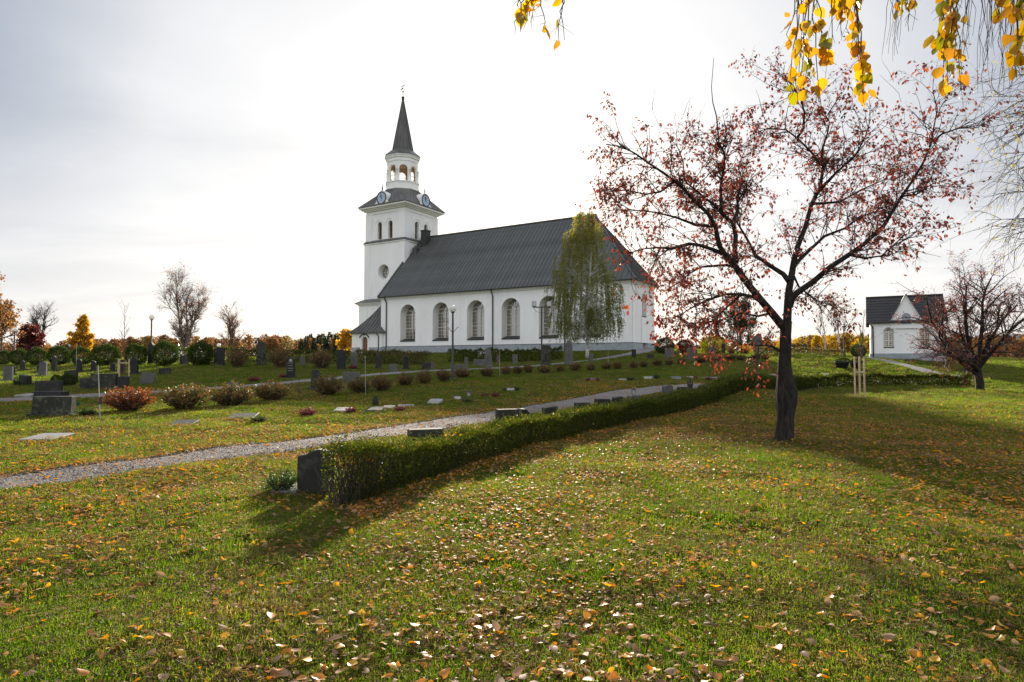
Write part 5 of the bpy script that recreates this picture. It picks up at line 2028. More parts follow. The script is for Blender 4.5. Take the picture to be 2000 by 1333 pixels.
def put_shrub(name, protos, px, py, w, h, label, group, D=None, cat='shrub', unit_h=1.0):
    p = spot(px, py, D)
    k = p.y / FPX
    t = thing(name, label, cat, (p.x, p.y, p.z - .02), random.uniform(0, 6.28), group)
    i = put_shrub.n % len(protos)
    put_shrub.n += 1
    t.scale = (w * k, w * k, h * k / unit_h)
    fo = link('foliage', protos[i][0], t)
    st = link('stems', protos[i][1], t)
    return t


put_shrub.n = 0
VB = shrub_protos('vase', 4, L['bronze'], G['redtwig'], 1)
SB = shrub_protos('vase_sparse', 3, L['bronze'], G['redtwig'], 1)
BB = shrub_protos('ball', 3, L['rhodo'], G['twig'], 1)
g = 'row of bronze shrubs along the terrace'
near = [(250, 807, 92, 52, 19, 'red-leaved bronze shrub, largest and leftmost of the row'), (361, 801, 92, 52, 19.6, 'vase-shaped bronze shrub, second from the left end of the row'),
        (450, 794, 84, 48, 21, 'bronze shrub hiding a low grey stone, third from the left of the row'), (531, 784, 78, 40, 23, 'dark bronze shrub, fourth from the left of the row'),
        (640, 773, 62, 40, 25.5, 'bronze shrub beside the greenish round-topped stone')]
VR = shrub_protos('vase', 2, L['redbronze'], G['redtwig'], 1)
for px, py, w, h, D, lab in near:
    put_shrub('bronze_shrub', VR if px < 300 else VB, px, py, w, h, lab, g, D, unit_h=.8)
rowp = [(702, 764, 48, 34, 27), (746, 760, 44, 33, 28), (791, 752, 38, 27, 30.5), (829, 748, 36, 26, 32)]
for i, (px, py, w, h, D) in enumerate(rowp):
    put_shrub('bronze_shrub', VB, px, py, w, h, f'{ORD[3 - i]} bronze shrub to the left of the middle globe lamp, beyond the greenish stone' if i < 3 else 'second bronze shrub to the left of the middle globe lamp', g, D, unit_h=.8)
put_shrub('bronze_shrub', VB, 866, 744, 32, 27, 'bronze shrub touching the left side of the middle globe lamp', g, 33.6, unit_h=.8)
kids_fix = [o for o in COL.objects if o.name.startswith('bronze_shrub')]
for o, n_ in zip(kids_fix[5:8], ('fifth', 'fourth', 'third')):
    o['label'] = f'{n_} bronze shrub to the left of the middle globe lamp'
row2 = [(904, 738, 34, 21, 36.5), (951.5, 737, 32, 21, 37.5), (988, 731, 26, 21, 39), (1011, 731, 22, 18, 39.3), (1032, 729, 20, 19, 40), (1063, 729.5, 34, 17, 40), (1094, 727, 20, 15, 40.5),
        (1124, 726, 26, 18, 41), (1155, 724, 24, 17, 41.3), (1184, 722, 24, 16, 41.7), (1206, 721, 22, 16, 42), (1237, 721, 22, 18, 42), (1258, 717.5, 20, 14, 42.5), (1283, 716.5, 24, 15, 42.8),
        (1307, 714.5, 20, 15, 43), (1331, 712, 20, 13, 43.3), (1369, 711, 24, 15, 44), (1390, 709, 20, 13, 44.5), (1405, 707, 16, 12, 45)]
for i, (px, py, w, h, D) in enumerate(row2):
    put_shrub('bronze_shrub', SB if i % 3 == 2 else VB, px, py, w, h, f'{ORD[i]} bronze shrub of the row to the right of the middle globe lamp', g, D, unit_h=.8)
row3 = [(1427, 707.5, 24, 15, 45.5), (1447, 705, 20, 13, 46), (1477, 704, 22, 13, 47), (1493, 703, 20, 13, 47.5)]
for i, (px, py, w, h, D) in enumerate(row3):
    put_shrub('bronze_shrub', VB, px, py, w, h, f'{ORD[3 - i]} dark shrub to the left of the crab apple trunk on the crest', g, D, unit_h=.8)
g = 'round clipped evergreens in a row on the left'
BALLK = .88
balls = [(8, 714, 26, 28), (38, 714, 36, 31), (72, 714, 38, 34), (114, 714, 42, 37), (159, 713, 40, 35), (206, 714, 56, 40), (264, 713, 44, 42), (322, 715.5, 52, 46), (392, 715.5, 50, 45)]
for i, (px, py, w, h) in enumerate(balls):
    put_shrub('evergreen_bush', BB, px, py, w * BALLK, h, f'{ORD[i]} round evergreen bush counted from the left edge', g, 48)
for px, py, w, h, lab in ((464, 716, 46, 42, 'brownish bare-stemmed shrub between two tall stones'), (547, 718, 54, 42, 'brownish shrub right of the lichen boulder stone'), (628, 722, 52, 38, 'brownish shrub left of the tall black pillar')):
    put_shrub('brown_shrub', SB, px, py, w, h, lab, 'brownish shrubs on the left', 46, unit_h=.8)
put_shrub('box_ball', BB, 110, 751, 19, 21, 'small clipped dark ball beside the dark gravestone, left one', 'clipped box balls', 31)
put_shrub('box_ball', BB, 133, 752, 27, 24, 'clipped dark ball right against the dark gravestone, larger one', 'clipped box balls', 30.6)
GBm = shrub_protos('ball', 1, L['green'], G['twig'], 1)
put_shrub('green_bush', GBm, 1299, 692, 36, 32, 'rounded green bush beside the east corner of the church', None, 66)
put_shrub('plum_bush', shrub_protos('ball', 1, L['darkred'], G['twig'], 1), 1338, 692, 32, 28, 'dark plum-red bush right of the green bush', None, 66)
put_shrub('yellow_bush', shrub_protos('ball', 1, L['yellowgreen'], G['twig'], 1), 1395, 694, 50, 36, 'bright yellow-green weeping bush behind the graves', None, 62)
put_shrub('cream_bush', shrub_protos('vase_sparse', 1, L['yellow'], G['twig'], 1), 1454, 695, 34, 20, 'straw-yellow shrub right of the dark mast', None, 58, unit_h=.8)
put_shrub('cream_bush', shrub_protos('vase_sparse', 1, L['rust'], G['twig'], 1), 1428, 695, 20, 16, 'small orange shrub between yellow bush and dark mast', None, 58, unit_h=.8)
put_shrub('dark_conifer', GBm, 1676, 699, 26, 26, 'dark rounded conifer at the left corner of the chapel', None, 57)
put_shrub('columnar_shrub', shrub_protos('ball', 1, L['yellowgreen'], G['twig'], 1), 1683, 698, 11, 48, 'narrow yellow-green columnar shrub against the chapel corner', None, 58.5)
# grave plants
HE = shrub_protos('vase_sparse', 2, L['heather'], G['twig'], 1)
GP = shrub_protos('vase_sparse', 2, L['green'], G['twig'], 1)
for px, py, w, h, D, lab in ((686, 806, 26, 11, None, 'red heather clump right of a pale slab'), (780, 804, 28, 10, None, 'big red heather clump between the pale slabs above the path'), (968, 776, 20, 9, None, 'red heather clump in the middle of the slab row'),
                             (946, 775, 18, 7, None, 'dull grey heather clump left of the red one'), (600, 812, 44, 14, None, 'dry brown planted grave between two slabs on the left'), (1148, 743, 12, 7, 33, 'left heather ball on the double-ended slab'),
                             (1167, 743, 10, 7, 33, 'right heather ball on the double-ended slab'), (1358, 740, 10, 6, 35, 'first heather clump on the long planted grave'), (1384, 741, 16, 7, 35, 'second heather clump on the long planted grave'),
                             (1447, 738, 24, 9, None, 'brownish heather mound below the sunlit streaks'), (495, 743, 26, 10, 34, 'dark red heather on the grass left of the emblem stone'), (552, 740, 18, 8, 37, 'dark red heather at the foot of the emblem stone'),
                             (1571, 741, 16, 7, None, 'small heather mound right of the crab apple trunk'), (690, 719, 20, 7, 45.5, 'dark red heather before the gabled stone')):
    put_shrub('heather_plant', HE, px, py, w, h * 1.2, lab, 'planted graves', D, 'grave plant', unit_h=.8)
for px, py, w, h, D, lab in ((505, 824, 34, 12, None, 'green clump at the end of the dark slab'), (548, 962, 74, 40, None, 'leafy green and yellow plant left of the wavy-crested stone'), (1010, 764, 14, 9, None, 'dark tuft right of the last pale slab of the row'),
                             (985, 765, 12, 7, None, 'dark tuft left of the last pale slab of the row'), (1282, 746, 18, 10, 34, 'dark tuft right of the bright tilted slab'), (1232, 748, 22, 8, 33, 'grey-green tuft right of the pale slab'),
                             (912, 787, 26, 10, None, 'green tuft under the small lantern on the slope'), (34, 754, 18, 14, 30.6, 'dark plant left of the small black slant-cut stone'), (167, 809, 42, 12, 18, 'dark low plant right of the big mossy stone'), (1590, 738, 14, 6, None, 'dark tuft between the two slabs right of the trunk')):
    put_shrub('grave_plant', GP, px, py, w, h * 1.2, lab, 'green grave plants', D, 'grave plant', unit_h=.8)
# snapped red rose stems left of the greenish stone
p = spot(588, 773, 25.6)
a = Acc()
for i in range(9):
    e = RNG.normal(0, .16, 3)
    a.tubes([[(0, 0, 0), (e[0] * .4 - .12, e[1] * .4, .28), (e[0] - .22, e[1], .5 + abs(e[2]))]], [[.012, .009, .004]], 4)
o = link('bare_rose_stems', a.mesh('bare_rose_stems', G['redtwig']))
o.location = p
tag(o, 'bent bare reddish stems left of the greenish round-topped stone', 'stems')

# ================================================================== TREES
def rot_about(d, ang, rng):
    r = rng.normal(size=3)
    s = np.cross(d, r)
    s /= np.linalg.norm(s) + 1e-9
    v = d * math.cos(ang) + s * math.sin(ang)
    return v / np.linalg.norm(v)


class Tree:
    """collects limbs and twigs level by level, and leaf anchor points"""

    def __init__(self, seed):
        self.rng = np.random.default_rng(seed)
        self.b = {}
        self.lp, self.ld = [], []

    def put(self, lvl, pts, rad):
        pts = np.asarray(pts, float)
        self.b.setdefault((lvl, len(pts)), []).append((pts, np.asarray(rad, float)))

    def grow(self, p, d, Ln, r, lvl, P):
        rng = self.rng
        n = P['seg'][lvl]
        p = np.array(p, float)
        d = np.array(d, float)
        pts = [p]
        w, up = P['wig'][lvl], P['up'][lvl]
        for i in range(n):
            d = d + rng.normal(0, w, 3)
            d[2] += up
            d /= np.linalg.norm(d)
            p = p + d * (Ln / n)
            pts.append(p)
        pts = np.array(pts)
        rad = np.linspace(r, r * P['taper'][lvl], n + 1)
        self.put(lvl, pts, rad)
        self.children(pts, rad, Ln, lvl, P)

    def children(self, pts, rad, Ln, lvl, P, count=None):
        rng = self.rng
        n = len(pts) - 1
        if lvl < P['max']:
            for k in range(count if count is not None else rng.poisson(P['n'][lvl])):
                f = P['start'][lvl] + (1 - P['start'][lvl]) * rng.random()
                j = min(int(f * n), n - 1)
                q = pts[j] + (pts[j + 1] - pts[j]) * (f * n - j)
                dd = pts[j + 1] - pts[j]
                dd = dd / (np.linalg.norm(dd) + 1e-9)
                c = rot_about(dd, math.radians(rng.normal(P['ang'][lvl], 12)), rng)
                c[2] += P['cup'][lvl]
                c /= np.linalg.norm(c)
                r = np.interp(f * n, np.arange(n + 1), rad)
                self.grow(q, c, Ln * P['ratio'][lvl] * rng.uniform(.6, 1.25) * (1.15 - P.get('fall', .5) * f), min(r * .75, P['rmax'][lvl]), lvl + 1, P)
        if lvl >= P['leaf_lvl']:
            for k in range(rng.poisson(P['leaves'])):
                f = rng.random() ** .7
                j = min(int(f * n), n - 1)
                self.lp.append(pts[j] + (pts[j + 1] - pts[j]) * (f * n - j))
                self.ld.append(pts[j + 1] - pts[j])

    def wood(self, sides=(9, 7, 5, 4, 3, 3)):
        a = Acc()
        for (lvl, n), lst in self.b.items():
            a.tubes(np.stack([x[0] for x in lst]), np.stack([x[1] for x in lst]), sides[min(lvl, len(sides) - 1)])
        return a

    def split(self, lvls):
        a = Acc()
        for (lvl, n), lst in self.b.items():
            if lvl in lvls:
                a.tubes(np.stack([x[0] for x in lst]), np.stack([x[1] for x in lst]), 9 if lvl == 0 else (6 if lvl == 1 else (4 if lvl == 2 else 3)))
        return a


# ------------------------------------------------------------------ the crab apple in front
p0 = spot(1532, 860)
T0D = p0.y
CA = thing('crab_apple_tree', 'large dark-trunked crab apple with sparse crimson leaves in the right foreground', 'tree', p0)
o0 = tuple(p0)
t = Tree(11)


def pxline(pts, d0, d1):
    """photo outline points of a limb, set back or forward from the trunk plane between d0 and d1 metres"""
    n = len(pts)
    return np.array([tuple(at(x, y, T0D + d0 + (d1 - d0) * (i / (n - 1)))) for i, (x, y) in enumerate(pts)])


kpx = T0D / FPX
# trunk with its bulge and cleft, as a lathe of irregular rings
rings = [(866, 1532, 28), (862, 1532, 23), (852, 1532.5, 18.8), (835, 1533, 17), (815, 1534, 16), (795, 1534, 18.5), (780, 1534.5, 21), (765, 1535, 21), (748, 1533.5, 18), (730, 1532.5, 15), (710, 1532, 12.5), (690, 1533, 11.5), (670, 1534, 11), (655, 1534.5, 10.5), (640, 1535, 11), (628, 1537, 10)]
a = Acc()
ns = 20
V = []
for j, (y, x, r) in enumerate(rings):
    c = at(x, y, T0D)
    for i in range(ns):
        an = 2 * math.pi * i / ns
        rr = r * kpx * .93 * (1 + .09 * math.sin(3 * an + j * .35) + .06 * math.sin(5 * an - j * .6) - (.24 if 4 <= j <= 9 else .08) * math.exp(-((((an - 4.55 + math.pi) % (2 * math.pi)) - math.pi) / .22) ** 2) + RNG.normal(0, .02))
        V.append((c.x + rr * math.cos(an), c.y + rr * math.sin(an) * .95, c.z if j else c.z - .12))
F = [(j * ns + i, j * ns + (i + 1) % ns, (j + 1) * ns + (i + 1) % ns, (j + 1) * ns + i) for j in range(len(rings) - 1) for i in range(ns)]
a.add(V, F)
link('trunk', a.mesh('trunk', G['bark'], True, o0), CA)
limbs = [  # points, depth start/end, radius px start/end
    ([(1532, 640), (1524, 632), (1506, 610), (1488, 589), (1458, 552), (1440, 526), (1428, 509), (1415, 496), (1405, 480), (1397, 442), (1382, 416), (1357, 394), (1337, 371), (1317, 354), (1294, 337), (1268, 320), (1240, 300), (1217, 288), (1183, 282)], 0, -1.0, 10, 1.2),
    ([(1415, 497), (1392, 488), (1369, 480), (1346, 476), (1310, 486), (1284, 484), (1260, 486), (1225, 496)], -.2, -1.6, 5, 1),
    ([(1490, 592), (1470, 580), (1448, 575), (1418, 575), (1385, 585), (1359, 597), (1340, 608), (1326, 620)], 0, -1.4, 4.5, 1),
    ([(1440, 526), (1425, 518), (1402, 519), (1369, 522), (1346, 535), (1326, 552), (1293, 572)], -.1, .9, 4, 1),
    ([(1438, 512), (1435, 490), (1437, 460), (1431, 436), (1411, 419), (1397, 402), (1374, 385), (1354, 368), (1337, 354), (1334, 314), (1320, 280)], -.1, .8, 6.5, 1),
    ([(1431, 436), (1442, 408), (1439, 385), (1451, 357), (1442, 328), (1452, 300)], .2, 1.2, 4, 1),
    ([(1411, 420), (1408, 402), (1408, 362), (1414, 328), (1415, 302), (1404, 277), (1399.5, 228), (1392, 200), (1389.5, 171), (1394, 114)], .2, -.6, 4, .5),
    ([(1541, 550), (1530, 536), (1505, 520), (1475, 499), (1465, 478), (1452, 455), (1440, 436), (1428, 408), (1420, 380)], 0, 1.3, 6.5, 1),
    ([(1537, 630), (1539, 588), (1541, 565), (1547, 532), (1550.5, 510), (1557, 484), (1572, 446), (1585, 399), (1601, 368), (1607, 333), (1604, 324), (1585, 298), (1557, 270), (1535, 254), (1500, 251), (1470, 262)], 0, .4, 9.5, 1),
    ([(1607, 333), (1605, 310), (1607, 289), (1616, 261), (1620, 239), (1604, 210), (1600, 175)], .3, .9, 4, .6),
    ([(1557, 270), (1569, 251), (1571, 220), (1563, 191), (1545, 165), (1515, 140)], .4, -.2, 3.5, .6),
    ([(1601, 370), (1618, 354), (1632, 339), (1670, 305), (1689, 270), (1700, 235)], .3, -.7, 4.5, .8),
    ([(1541, 600), (1547, 582), (1557, 572), (1590, 549), (1620, 523), (1656, 499), (1689, 476), (1727, 440), (1742, 415), (1761, 384), (1783, 352), (1802, 320), (1818, 283), (1824, 248), (1831, 213), (1822, 180)], 0, -.9, 8.5, .8),
    ([(1821, 277), (1840, 262), (1872, 251), (1909, 250), (1941, 226)], -.7, -1.3, 2.6, .5),
    ([(1554, 515), (1580, 490), (1610, 462), (1651, 446), (1679, 424), (1705, 415), (1735, 412), (1768, 425)], .1, .9, 4.5, .8),
    ([(1656, 498), (1690, 505), (1722, 500), (1755, 470), (1790, 462)], -.3, -1.2, 3, .6),
    ([(1761, 384), (1790, 380), (1820, 360), (1850, 352)], -.6, .3, 2.5, .6),
    ([(1523, 686), (1504, 675), (1490, 674), (1475, 676), (1462, 673)], 0, -.4, 3.5, 1),
    ([(1547, 532), (1560, 560), (1590, 585), (1625, 598), (1650, 615)], .1, 1.2, 3, .6),
    ([(1585, 399), (1640, 395), (1680, 372), (1730, 350), (1760, 300)], .2, 1.4, 3.5, .6),
    ([(1397, 442), (1360, 440), (1320, 425), (1280, 415), (1230, 410), (1190, 385)], -.4, .5, 4, .7),
    ([(1317, 354), (1290, 375), (1260, 380), (1225, 372), (1200, 358)], -.7, -.2, 3, .7),
    ([(1506, 612), (1480, 618), (1450, 612), (1415, 622), (1380, 640)], 0, .8, 3.5, .7),
    ([(1448, 575), (1420, 600), (1390, 628), (1350, 632), (1310, 640)], -.3, -.9, 3, .6),
]
PA = dict(seg=(0, 5, 4, 3), wig=(0, .16, .2, .24), up=(0, .03, -.01, -.05), taper=(0, .3, .3, .3), n=(0, 6, 3.4, 0), start=(.2, .12, .12, 0), ang=(55, 52, 55, 50), cup=(.12, .1, 0, 0), ratio=(1, .5, .55, 0), rmax=(.012, .007, .0035, .002), max=3, leaf_lvl=1, leaves=4.6)
for k, (pts, d0, d1, r0, r1) in enumerate(limbs):
    q = pxline(pts, d0, d1)
    if k == 16:
        pass
    rad = np.linspace(r0 ** .6, r1 ** .6, len(q)) ** (1 / .6) * kpx * .86
    t.put(0, q, rad)
    Ln = np.linalg.norm(np.diff(q, axis=0), axis=1).sum()
    st = PA['start'][0]
    # secondary branches straight off each limb
    m = int(Ln * 9.5)
    n = len(q) - 1
    for _ in range(m):
        f = st + ((.5 if k == 6 else 1) - st) * t.rng.random()
        j = min(int(f * n), n - 1)
        c0 = q[j] + (q[j + 1] - q[j]) * (f * n - j)
        dd = q[j + 1] - q[j]
        dd /= np.linalg.norm(dd) + 1e-9
        c = rot_about(dd, math.radians(t.rng.normal(52, 14)), t.rng)
        c[2] += .12
        c[1] *= .85
        c /= np.linalg.norm(c)
        t.grow(c0, c, t.rng.uniform(.35, 1.15), min(rad[j] * .6, .011), 1, PA)
# straight water shoots at the top
for px, py in ((1404, 277), (1290, 250), (1450, 300), (1620, 240), (1560, 190), (1700, 235), (1745, 160), (1760, 200), (1275, 215), (1335, 225)):
    c = at(px, py, T0D + t.rng.uniform(-.6, .6))
    t.grow(tuple(c), (t.rng.normal(0, .12), t.rng.normal(0, .1), 1), t.rng.uniform(.5, .95), .006, 2, dict(PA, leaves=.5, n=(0, 0, .5, 0)))
a = Acc()
for (lvl, n), lst in t.b.items():
    if lvl == 0:
        a.tubes(np.stack([x[0] for x in lst]), np.stack([x[1] for x in lst]), 9)
link('limbs', a.mesh('limbs', G['bark'], True, o0), CA)
a = Acc()
for (lvl, n), lst in t.b.items():
    if lvl > 0:
        a.tubes(np.stack([x[0] for x in lst]), np.stack([x[1] for x in lst]), 4 if lvl == 1 else 3)
link('twigs', a.mesh('twigs', G['twig'], False, o0), CA)['kind'] = 'stuff'
lp, ld = np.array(t.lp), np.array(t.ld)
print('crab leaves', len(lp))
keep = t.rng.random(len(lp)) < min(1, 14000 / len(lp))
lp, ld = lp[keep], ld[keep]
n = len(lp)
D = unit(ld) * .5 + t.rng.normal(0, .45, (n, 3)) + [0, 0, -.75]
size = t.rng.uniform(.05, .10, n)
order = np.argsort(-(size / np.maximum(lp[:, 1], 1)))
single, rest = order[:280], order[280:]
a = Acc()
a.leaves(lp[rest], D[rest], size[rest], size[rest] * .56, 0, t.rng.beta(1.5, 1.6, len(rest)), .14, t.rng)
link('foliage', a.mesh('foliage', L['apple'], origin=o0, tint=True), CA)['kind'] = 'stuff'


def leaf_mesh(name, mat, w=.62, curl=.18, n=5, serr=0.0, seed=0, tint=.5):
    """one ovate leaf of unit length along +X, with a midrib fold and a curled tip"""
    rng = np.random.default_rng(seed)
    a = Acc()
    xs = np.linspace(0, 1, n + 1)
    half = w * .5 * np.sin(np.pi * xs ** .8) ** .8 * (1 - .15 * xs)
    half[0] = half[-1] = 0
    z = curl * (xs - .5) ** 2 * 2 * (1 if seed % 2 else -.6) + rng.normal(0, .015, n + 1)
    cx = 0.03 * np.sin(xs * 5 + seed)
    rib = np.stack([xs, cx, z], 1)
    lf = rib + np.stack([np.zeros(n + 1), half, half * (.22 + .25 * rng.random()) + rng.normal(0, .012, n + 1)], 1)
    rt_ = rib + np.stack([np.zeros(n + 1), -half, half * (.22 + .3 * rng.random()) + rng.normal(0, .012, n + 1)], 1)
    V = np.concatenate([rib, lf, rt_])
    m = n + 1
    F = []
    for i in range(n):
        F.append((i, i + 1, m + i + 1, m + i))
        F.append((i + 1, i, 2 * m + i, 2 * m + i + 1))
    a.add(V, F, 0, tint)
    a.add([(0, -.012, z[0]), (0, .012, z[0]), (-.22, .008, z[0] + .04), (-.22, -.008, z[0] + .04)], [(0, 1, 2, 3)], 0, tint)
    return a.mesh(name, mat, True, None, True)


AL = [leaf_mesh('leaf', L['apple'], .56, .2, 4, 0, s, v) for s, v in ((1, .2), (2, .5), (3, .75), (4, .95))]
for k, i in enumerate(single):
    o = link('leaf', AL[k % 4], CA, Vector(lp[i]) - p0)
    o.scale = (size[i],) * 3
    o.rotation_euler = Vector(D[i]).to_track_quat('X', 'Z').to_euler()


def crown_tree(name, label, base, P, h, r, seed, bark, leafm, lsize, lwid, tint=(1.5, 1.6), group=None, lean=(0, 0, 1), cat='tree', down=-.4, keepn=None, stems=1, nleaf=None, crown=None, extra=None, twigmat='twig', splay=.1):
    t = Tree(seed)
    rng = t.rng
    for s in range(stems):
        d = np.array(lean, float) + (rng.normal(0, splay, 3) if stems > 1 else 0)
        t.grow(tuple(base + Vector((rng.normal(0, r * .6) if stems > 1 else 0, rng.normal(0, r * .6) if stems > 1 else 0, -.1))), d / np.linalg.norm(d), h * (1 - .12 * s), r, 0, P)
    th = thing(name, label, cat, base, 0, group)
    o0 = tuple(base)
    a = t.split((0, 1))
    link('trunk', a.mesh('trunk', bark, True, o0), th)
    rest = [k for k in {q[0] for q in t.b} if k > 1]
    if rest:
        a = t.split(rest)
        link('twigs', a.mesh('twigs', G[twigmat], False, o0), th)['kind'] = 'stuff'
    lp, ld = np.array(t.lp), np.array(t.ld)
    if leafm is not None and len(lp):
        if keepn and len(lp) > keepn:
            k = rng.choice(len(lp), keepn, False)
            lp, ld = lp[k], ld[k]
        n = len(lp)
        D = unit(ld) * .5 + rng.normal(0, .5, (n, 3)) + [0, 0, down]
        sz = rng.uniform(.7, 1.3, n) * lsize
        a = Acc()
        a.leaves(lp + rng.normal(0, lsize * .5, (n, 3)), D, sz, sz * lwid, 0, rng.beta(*tint, n), .14, rng)
        link('crown', a.mesh('crown', leafm, origin=o0, tint=True), th)['kind'] = 'stuff'
    return th, len(lp)


# ------------------------------------------------------------------ second crab apple at the right
base = spot(1914, 763)
PB = dict(seg=(3, 7, 6, 5, 4), wig=(.06, .13, .16, .2, .2), up=(.05, .07, .03, 0.01, -.02), taper=(.75, .25, .25, .3, .3), n=(9, 12, 9, 4, 0), start=(.6, .15, .1, .1, 0), ang=(46, 46, 48, 50, 0), cup=(.12, .08, .02, 0, 0), ratio=(4.3, .5, .5, .5, 0),
          rmax=(.15, .05, .02, .009, .004), max=4, leaf_lvl=3, leaves=2.1)
crown_tree('crab_apple_tree', 'smaller spreading crab apple at the right end of the low hedge', base, PB, 1.45, .23, 23, G['bark'], L['apple'], .075, .6, (1.4, 1.8))
# ------------------------------------------------------------------ weeping birch before the church
base = spot(1147, 698, 60)
WB = thing('weeping_birch', 'white-trunked weeping birch with olive leaves standing before the nave', 'tree', base)
wr = np.random.default_rng(8)
bx, by, bz = base
zs_, ws_ = [1.3, 2.4, 4.5, 7.0, 9.5, 11.5, 13.0, 14.0], [1.2, 2.7, 3.9, 3.9, 3.1, 2.3, 1.6, .7]
wid = lambda z: np.interp(z, zs_, ws_)
stems = [np.array([(0, 0, -.2), (.05, 0, 2.5), (.15, .1, 5), (.3, .1, 8), (.5, .1, 11), (.6, .1, 13.4)]), np.array([(0, 0, 1.8), (-.25, .1, 4), (-.7, 0, 7), (-1.0, -.1, 10), (-1.1, -.1, 12.6)])]
a = Acc()
for q, r0 in zip(stems, (.19, .12)):
    a.tubes([q + [bx, by, bz]], [np.linspace(r0, .025, len(q))], 9)
link('trunk', a.mesh('trunk', G['birch'], True, tuple(base)), WB)
Bp, Hp, Hr, LP, LD, LT = [], [], [], [], [], []
for i in range(230):
    q = stems[wr.integers(0, 2)]
    f = (.10 + .9 * wr.random() ** 1.45) * (len(q) - 1)
    j = min(int(f), len(q) - 2)
    p0_ = q[j] + (q[j + 1] - q[j]) * (f - j)
    az = wr.uniform(0, 6.28)
    ze = min(p0_[2] + wr.uniform(.3, 2.2), 14)
    rr = wid(ze) * wr.uniform(.45, 1.02)
    e = np.array([rr * math.cos(az) * 1.0 - .15, rr * math.sin(az), ze])
    if np.hypot(*(e - p0_)[:2]) < .2:
        continue
    m = p0_ * .5 + e * .5 + [0, 0, .25]
    k = np.array([p0_, m, e * .85 + m * .15 + [0, 0, .12], e])
    Bp.append(k)
    for s_ in range(wr.integers(5, 9)):                     # long hanging twigs off each branch
        g_ = wr.uniform(.3, 1) ** .7 * 3
        jj = min(int(g_), 2)
        c = k[jj] + (k[jj + 1] - k[jj]) * (g_ - jj) + wr.normal(0, .12, 3)
        ln = min(wr.uniform(.7, 2.9), c[2] - 1.3 - wr.random() * .9)
        if ln < .4:
            continue
        t_ = np.linspace(0, 1, 7)[:, None]
        out = np.array([math.cos(az), math.sin(az), 0]) * wr.uniform(.0, .5)
        pts = c + out * np.sqrt(t_) + np.array([0, 0, -1.0]) * ln * t_ ** 1.2 + wr.normal(0, .03, (7, 3)) * t_
        Hp.append(pts)
        nl = int(ln * 17)
        ff = wr.random(nl) * 6
        ji = np.minimum(ff.astype(int), 5)
        LP.append(pts[ji] + (pts[ji + 1] - pts[ji]) * (ff - ji)[:, None] + wr.normal(0, .05, (nl, 3)))
        LT.append(np.clip(wr.beta(1.6, 2.4, nl) * .8 + (c[2] - 6) * .035, 0, 1))
a = Acc()
a.tubes(np.array(Bp) + [bx, by, bz], np.tile([.035, .024, .014, .006], (len(Bp), 1)), 4)
link('limbs', a.mesh('limbs', G['birch'], False, tuple(base)), WB)
a = Acc()
a.tubes(np.array(Hp) + [bx, by, bz], np.tile(np.linspace(.006, .003, 7), (len(Hp), 1)), 3)
link('hanging_twigs', a.mesh('hanging_twigs', G['redtwig'], False, tuple(base)), WB)['kind'] = 'stuff'
LP = np.concatenate(LP)
a = Acc()
a.leaves(LP + [bx, by, bz], wr.normal(0, .45, (len(LP), 3)) + [0, 0, -.9], wr.uniform(.08, .15, len(LP)), .085, 0, np.concatenate(LT), .14, wr)
link('crown', a.mesh('crown', L['birch_g'], origin=tuple(base), tint=True), WB)['kind'] = 'stuff'
print('weeping birch leaves', len(LP))

# ------------------------------------------------------------------ big birch overhead: trunk outside the frame, hanging sprays of yellow leaves in it
BT = thing('birch_tree', 'tall birch beside the camera whose yellow leaf sprays hang into the top of the photo', 'tree', (4.6, .3, 0))
bp = (4.6, .3, 0)
a = Acc()
a.tubes([[(4.6, .3, -.2), (4.62, .32, 1.5), (4.6, .35, 3.2), (4.55, .4, 5.5), (4.5, .5, 8.5)]], [[.26, .2, .18, .14, .06]], 12)
link('trunk', a.mesh('trunk', G['birch'], True, bp), BT)
sprays = [  # photo x, lowest y, depth, leaves, spread
    (1012, 42, 2.6, 7, .04), (1045, 60, 2.6, 15, .06), (1102, 80, 2.7, 5, .03), (1582, 200, 2.5, 33, .075), (1560, 190, 2.75, 18, .05), (1668, 210, 2.5, 30, .07), (1655, 60, 2.7, 12, .09), (1632, 110, 2.7, 8, .03), (1770, 62, 2.7, 16, .1),
    (1858, 190, 2.45, 34, .085), (1868, 95, 2.6, 24, .12), (1985, 150, 2.5, 30, .05), (1960, 60, 2.7, 14, .08)]
a = Acc()
bough = []
for px, py, D, nl, sp_ in sprays:
    top = at(px, -70, D)
    bough.append(top)
for c in (at(1045, -75, 2.65), at(1600, -80, 2.6), at(1860, -78, 2.6)):
    e = np.array(c)
    s0 = np.array((4.58, .38, 4.4))
    mid = (s0 + e) / 2 + np.array((0, 0, .35))
    a.tubes([[s0, s0 * .6 + mid * .4 + [0, 0, .1], mid, mid * .5 + e * .5 + [0, 0, .08], e]], [[.07, .05, .035, .022, .012]], 7)
for q in bough:
    c = min((at(1045, -75, 2.65), at(1600, -80, 2.6), at(1860, -78, 2.6)), key=lambda v: (v - q).length)
    a.tubes([[c, (c + q) / 2 + Vector((0, 0, .03)), q]], [[.010, .008, .006]], 5)
link('bough', a.mesh('bough', G['twig'], True, bp), BT)
BL = [leaf_mesh('leaf', L['birch_y'], .82, .22, 5, 0, s) for s in (11, 12, 13, 14)]
rng = np.random.default_rng(77)
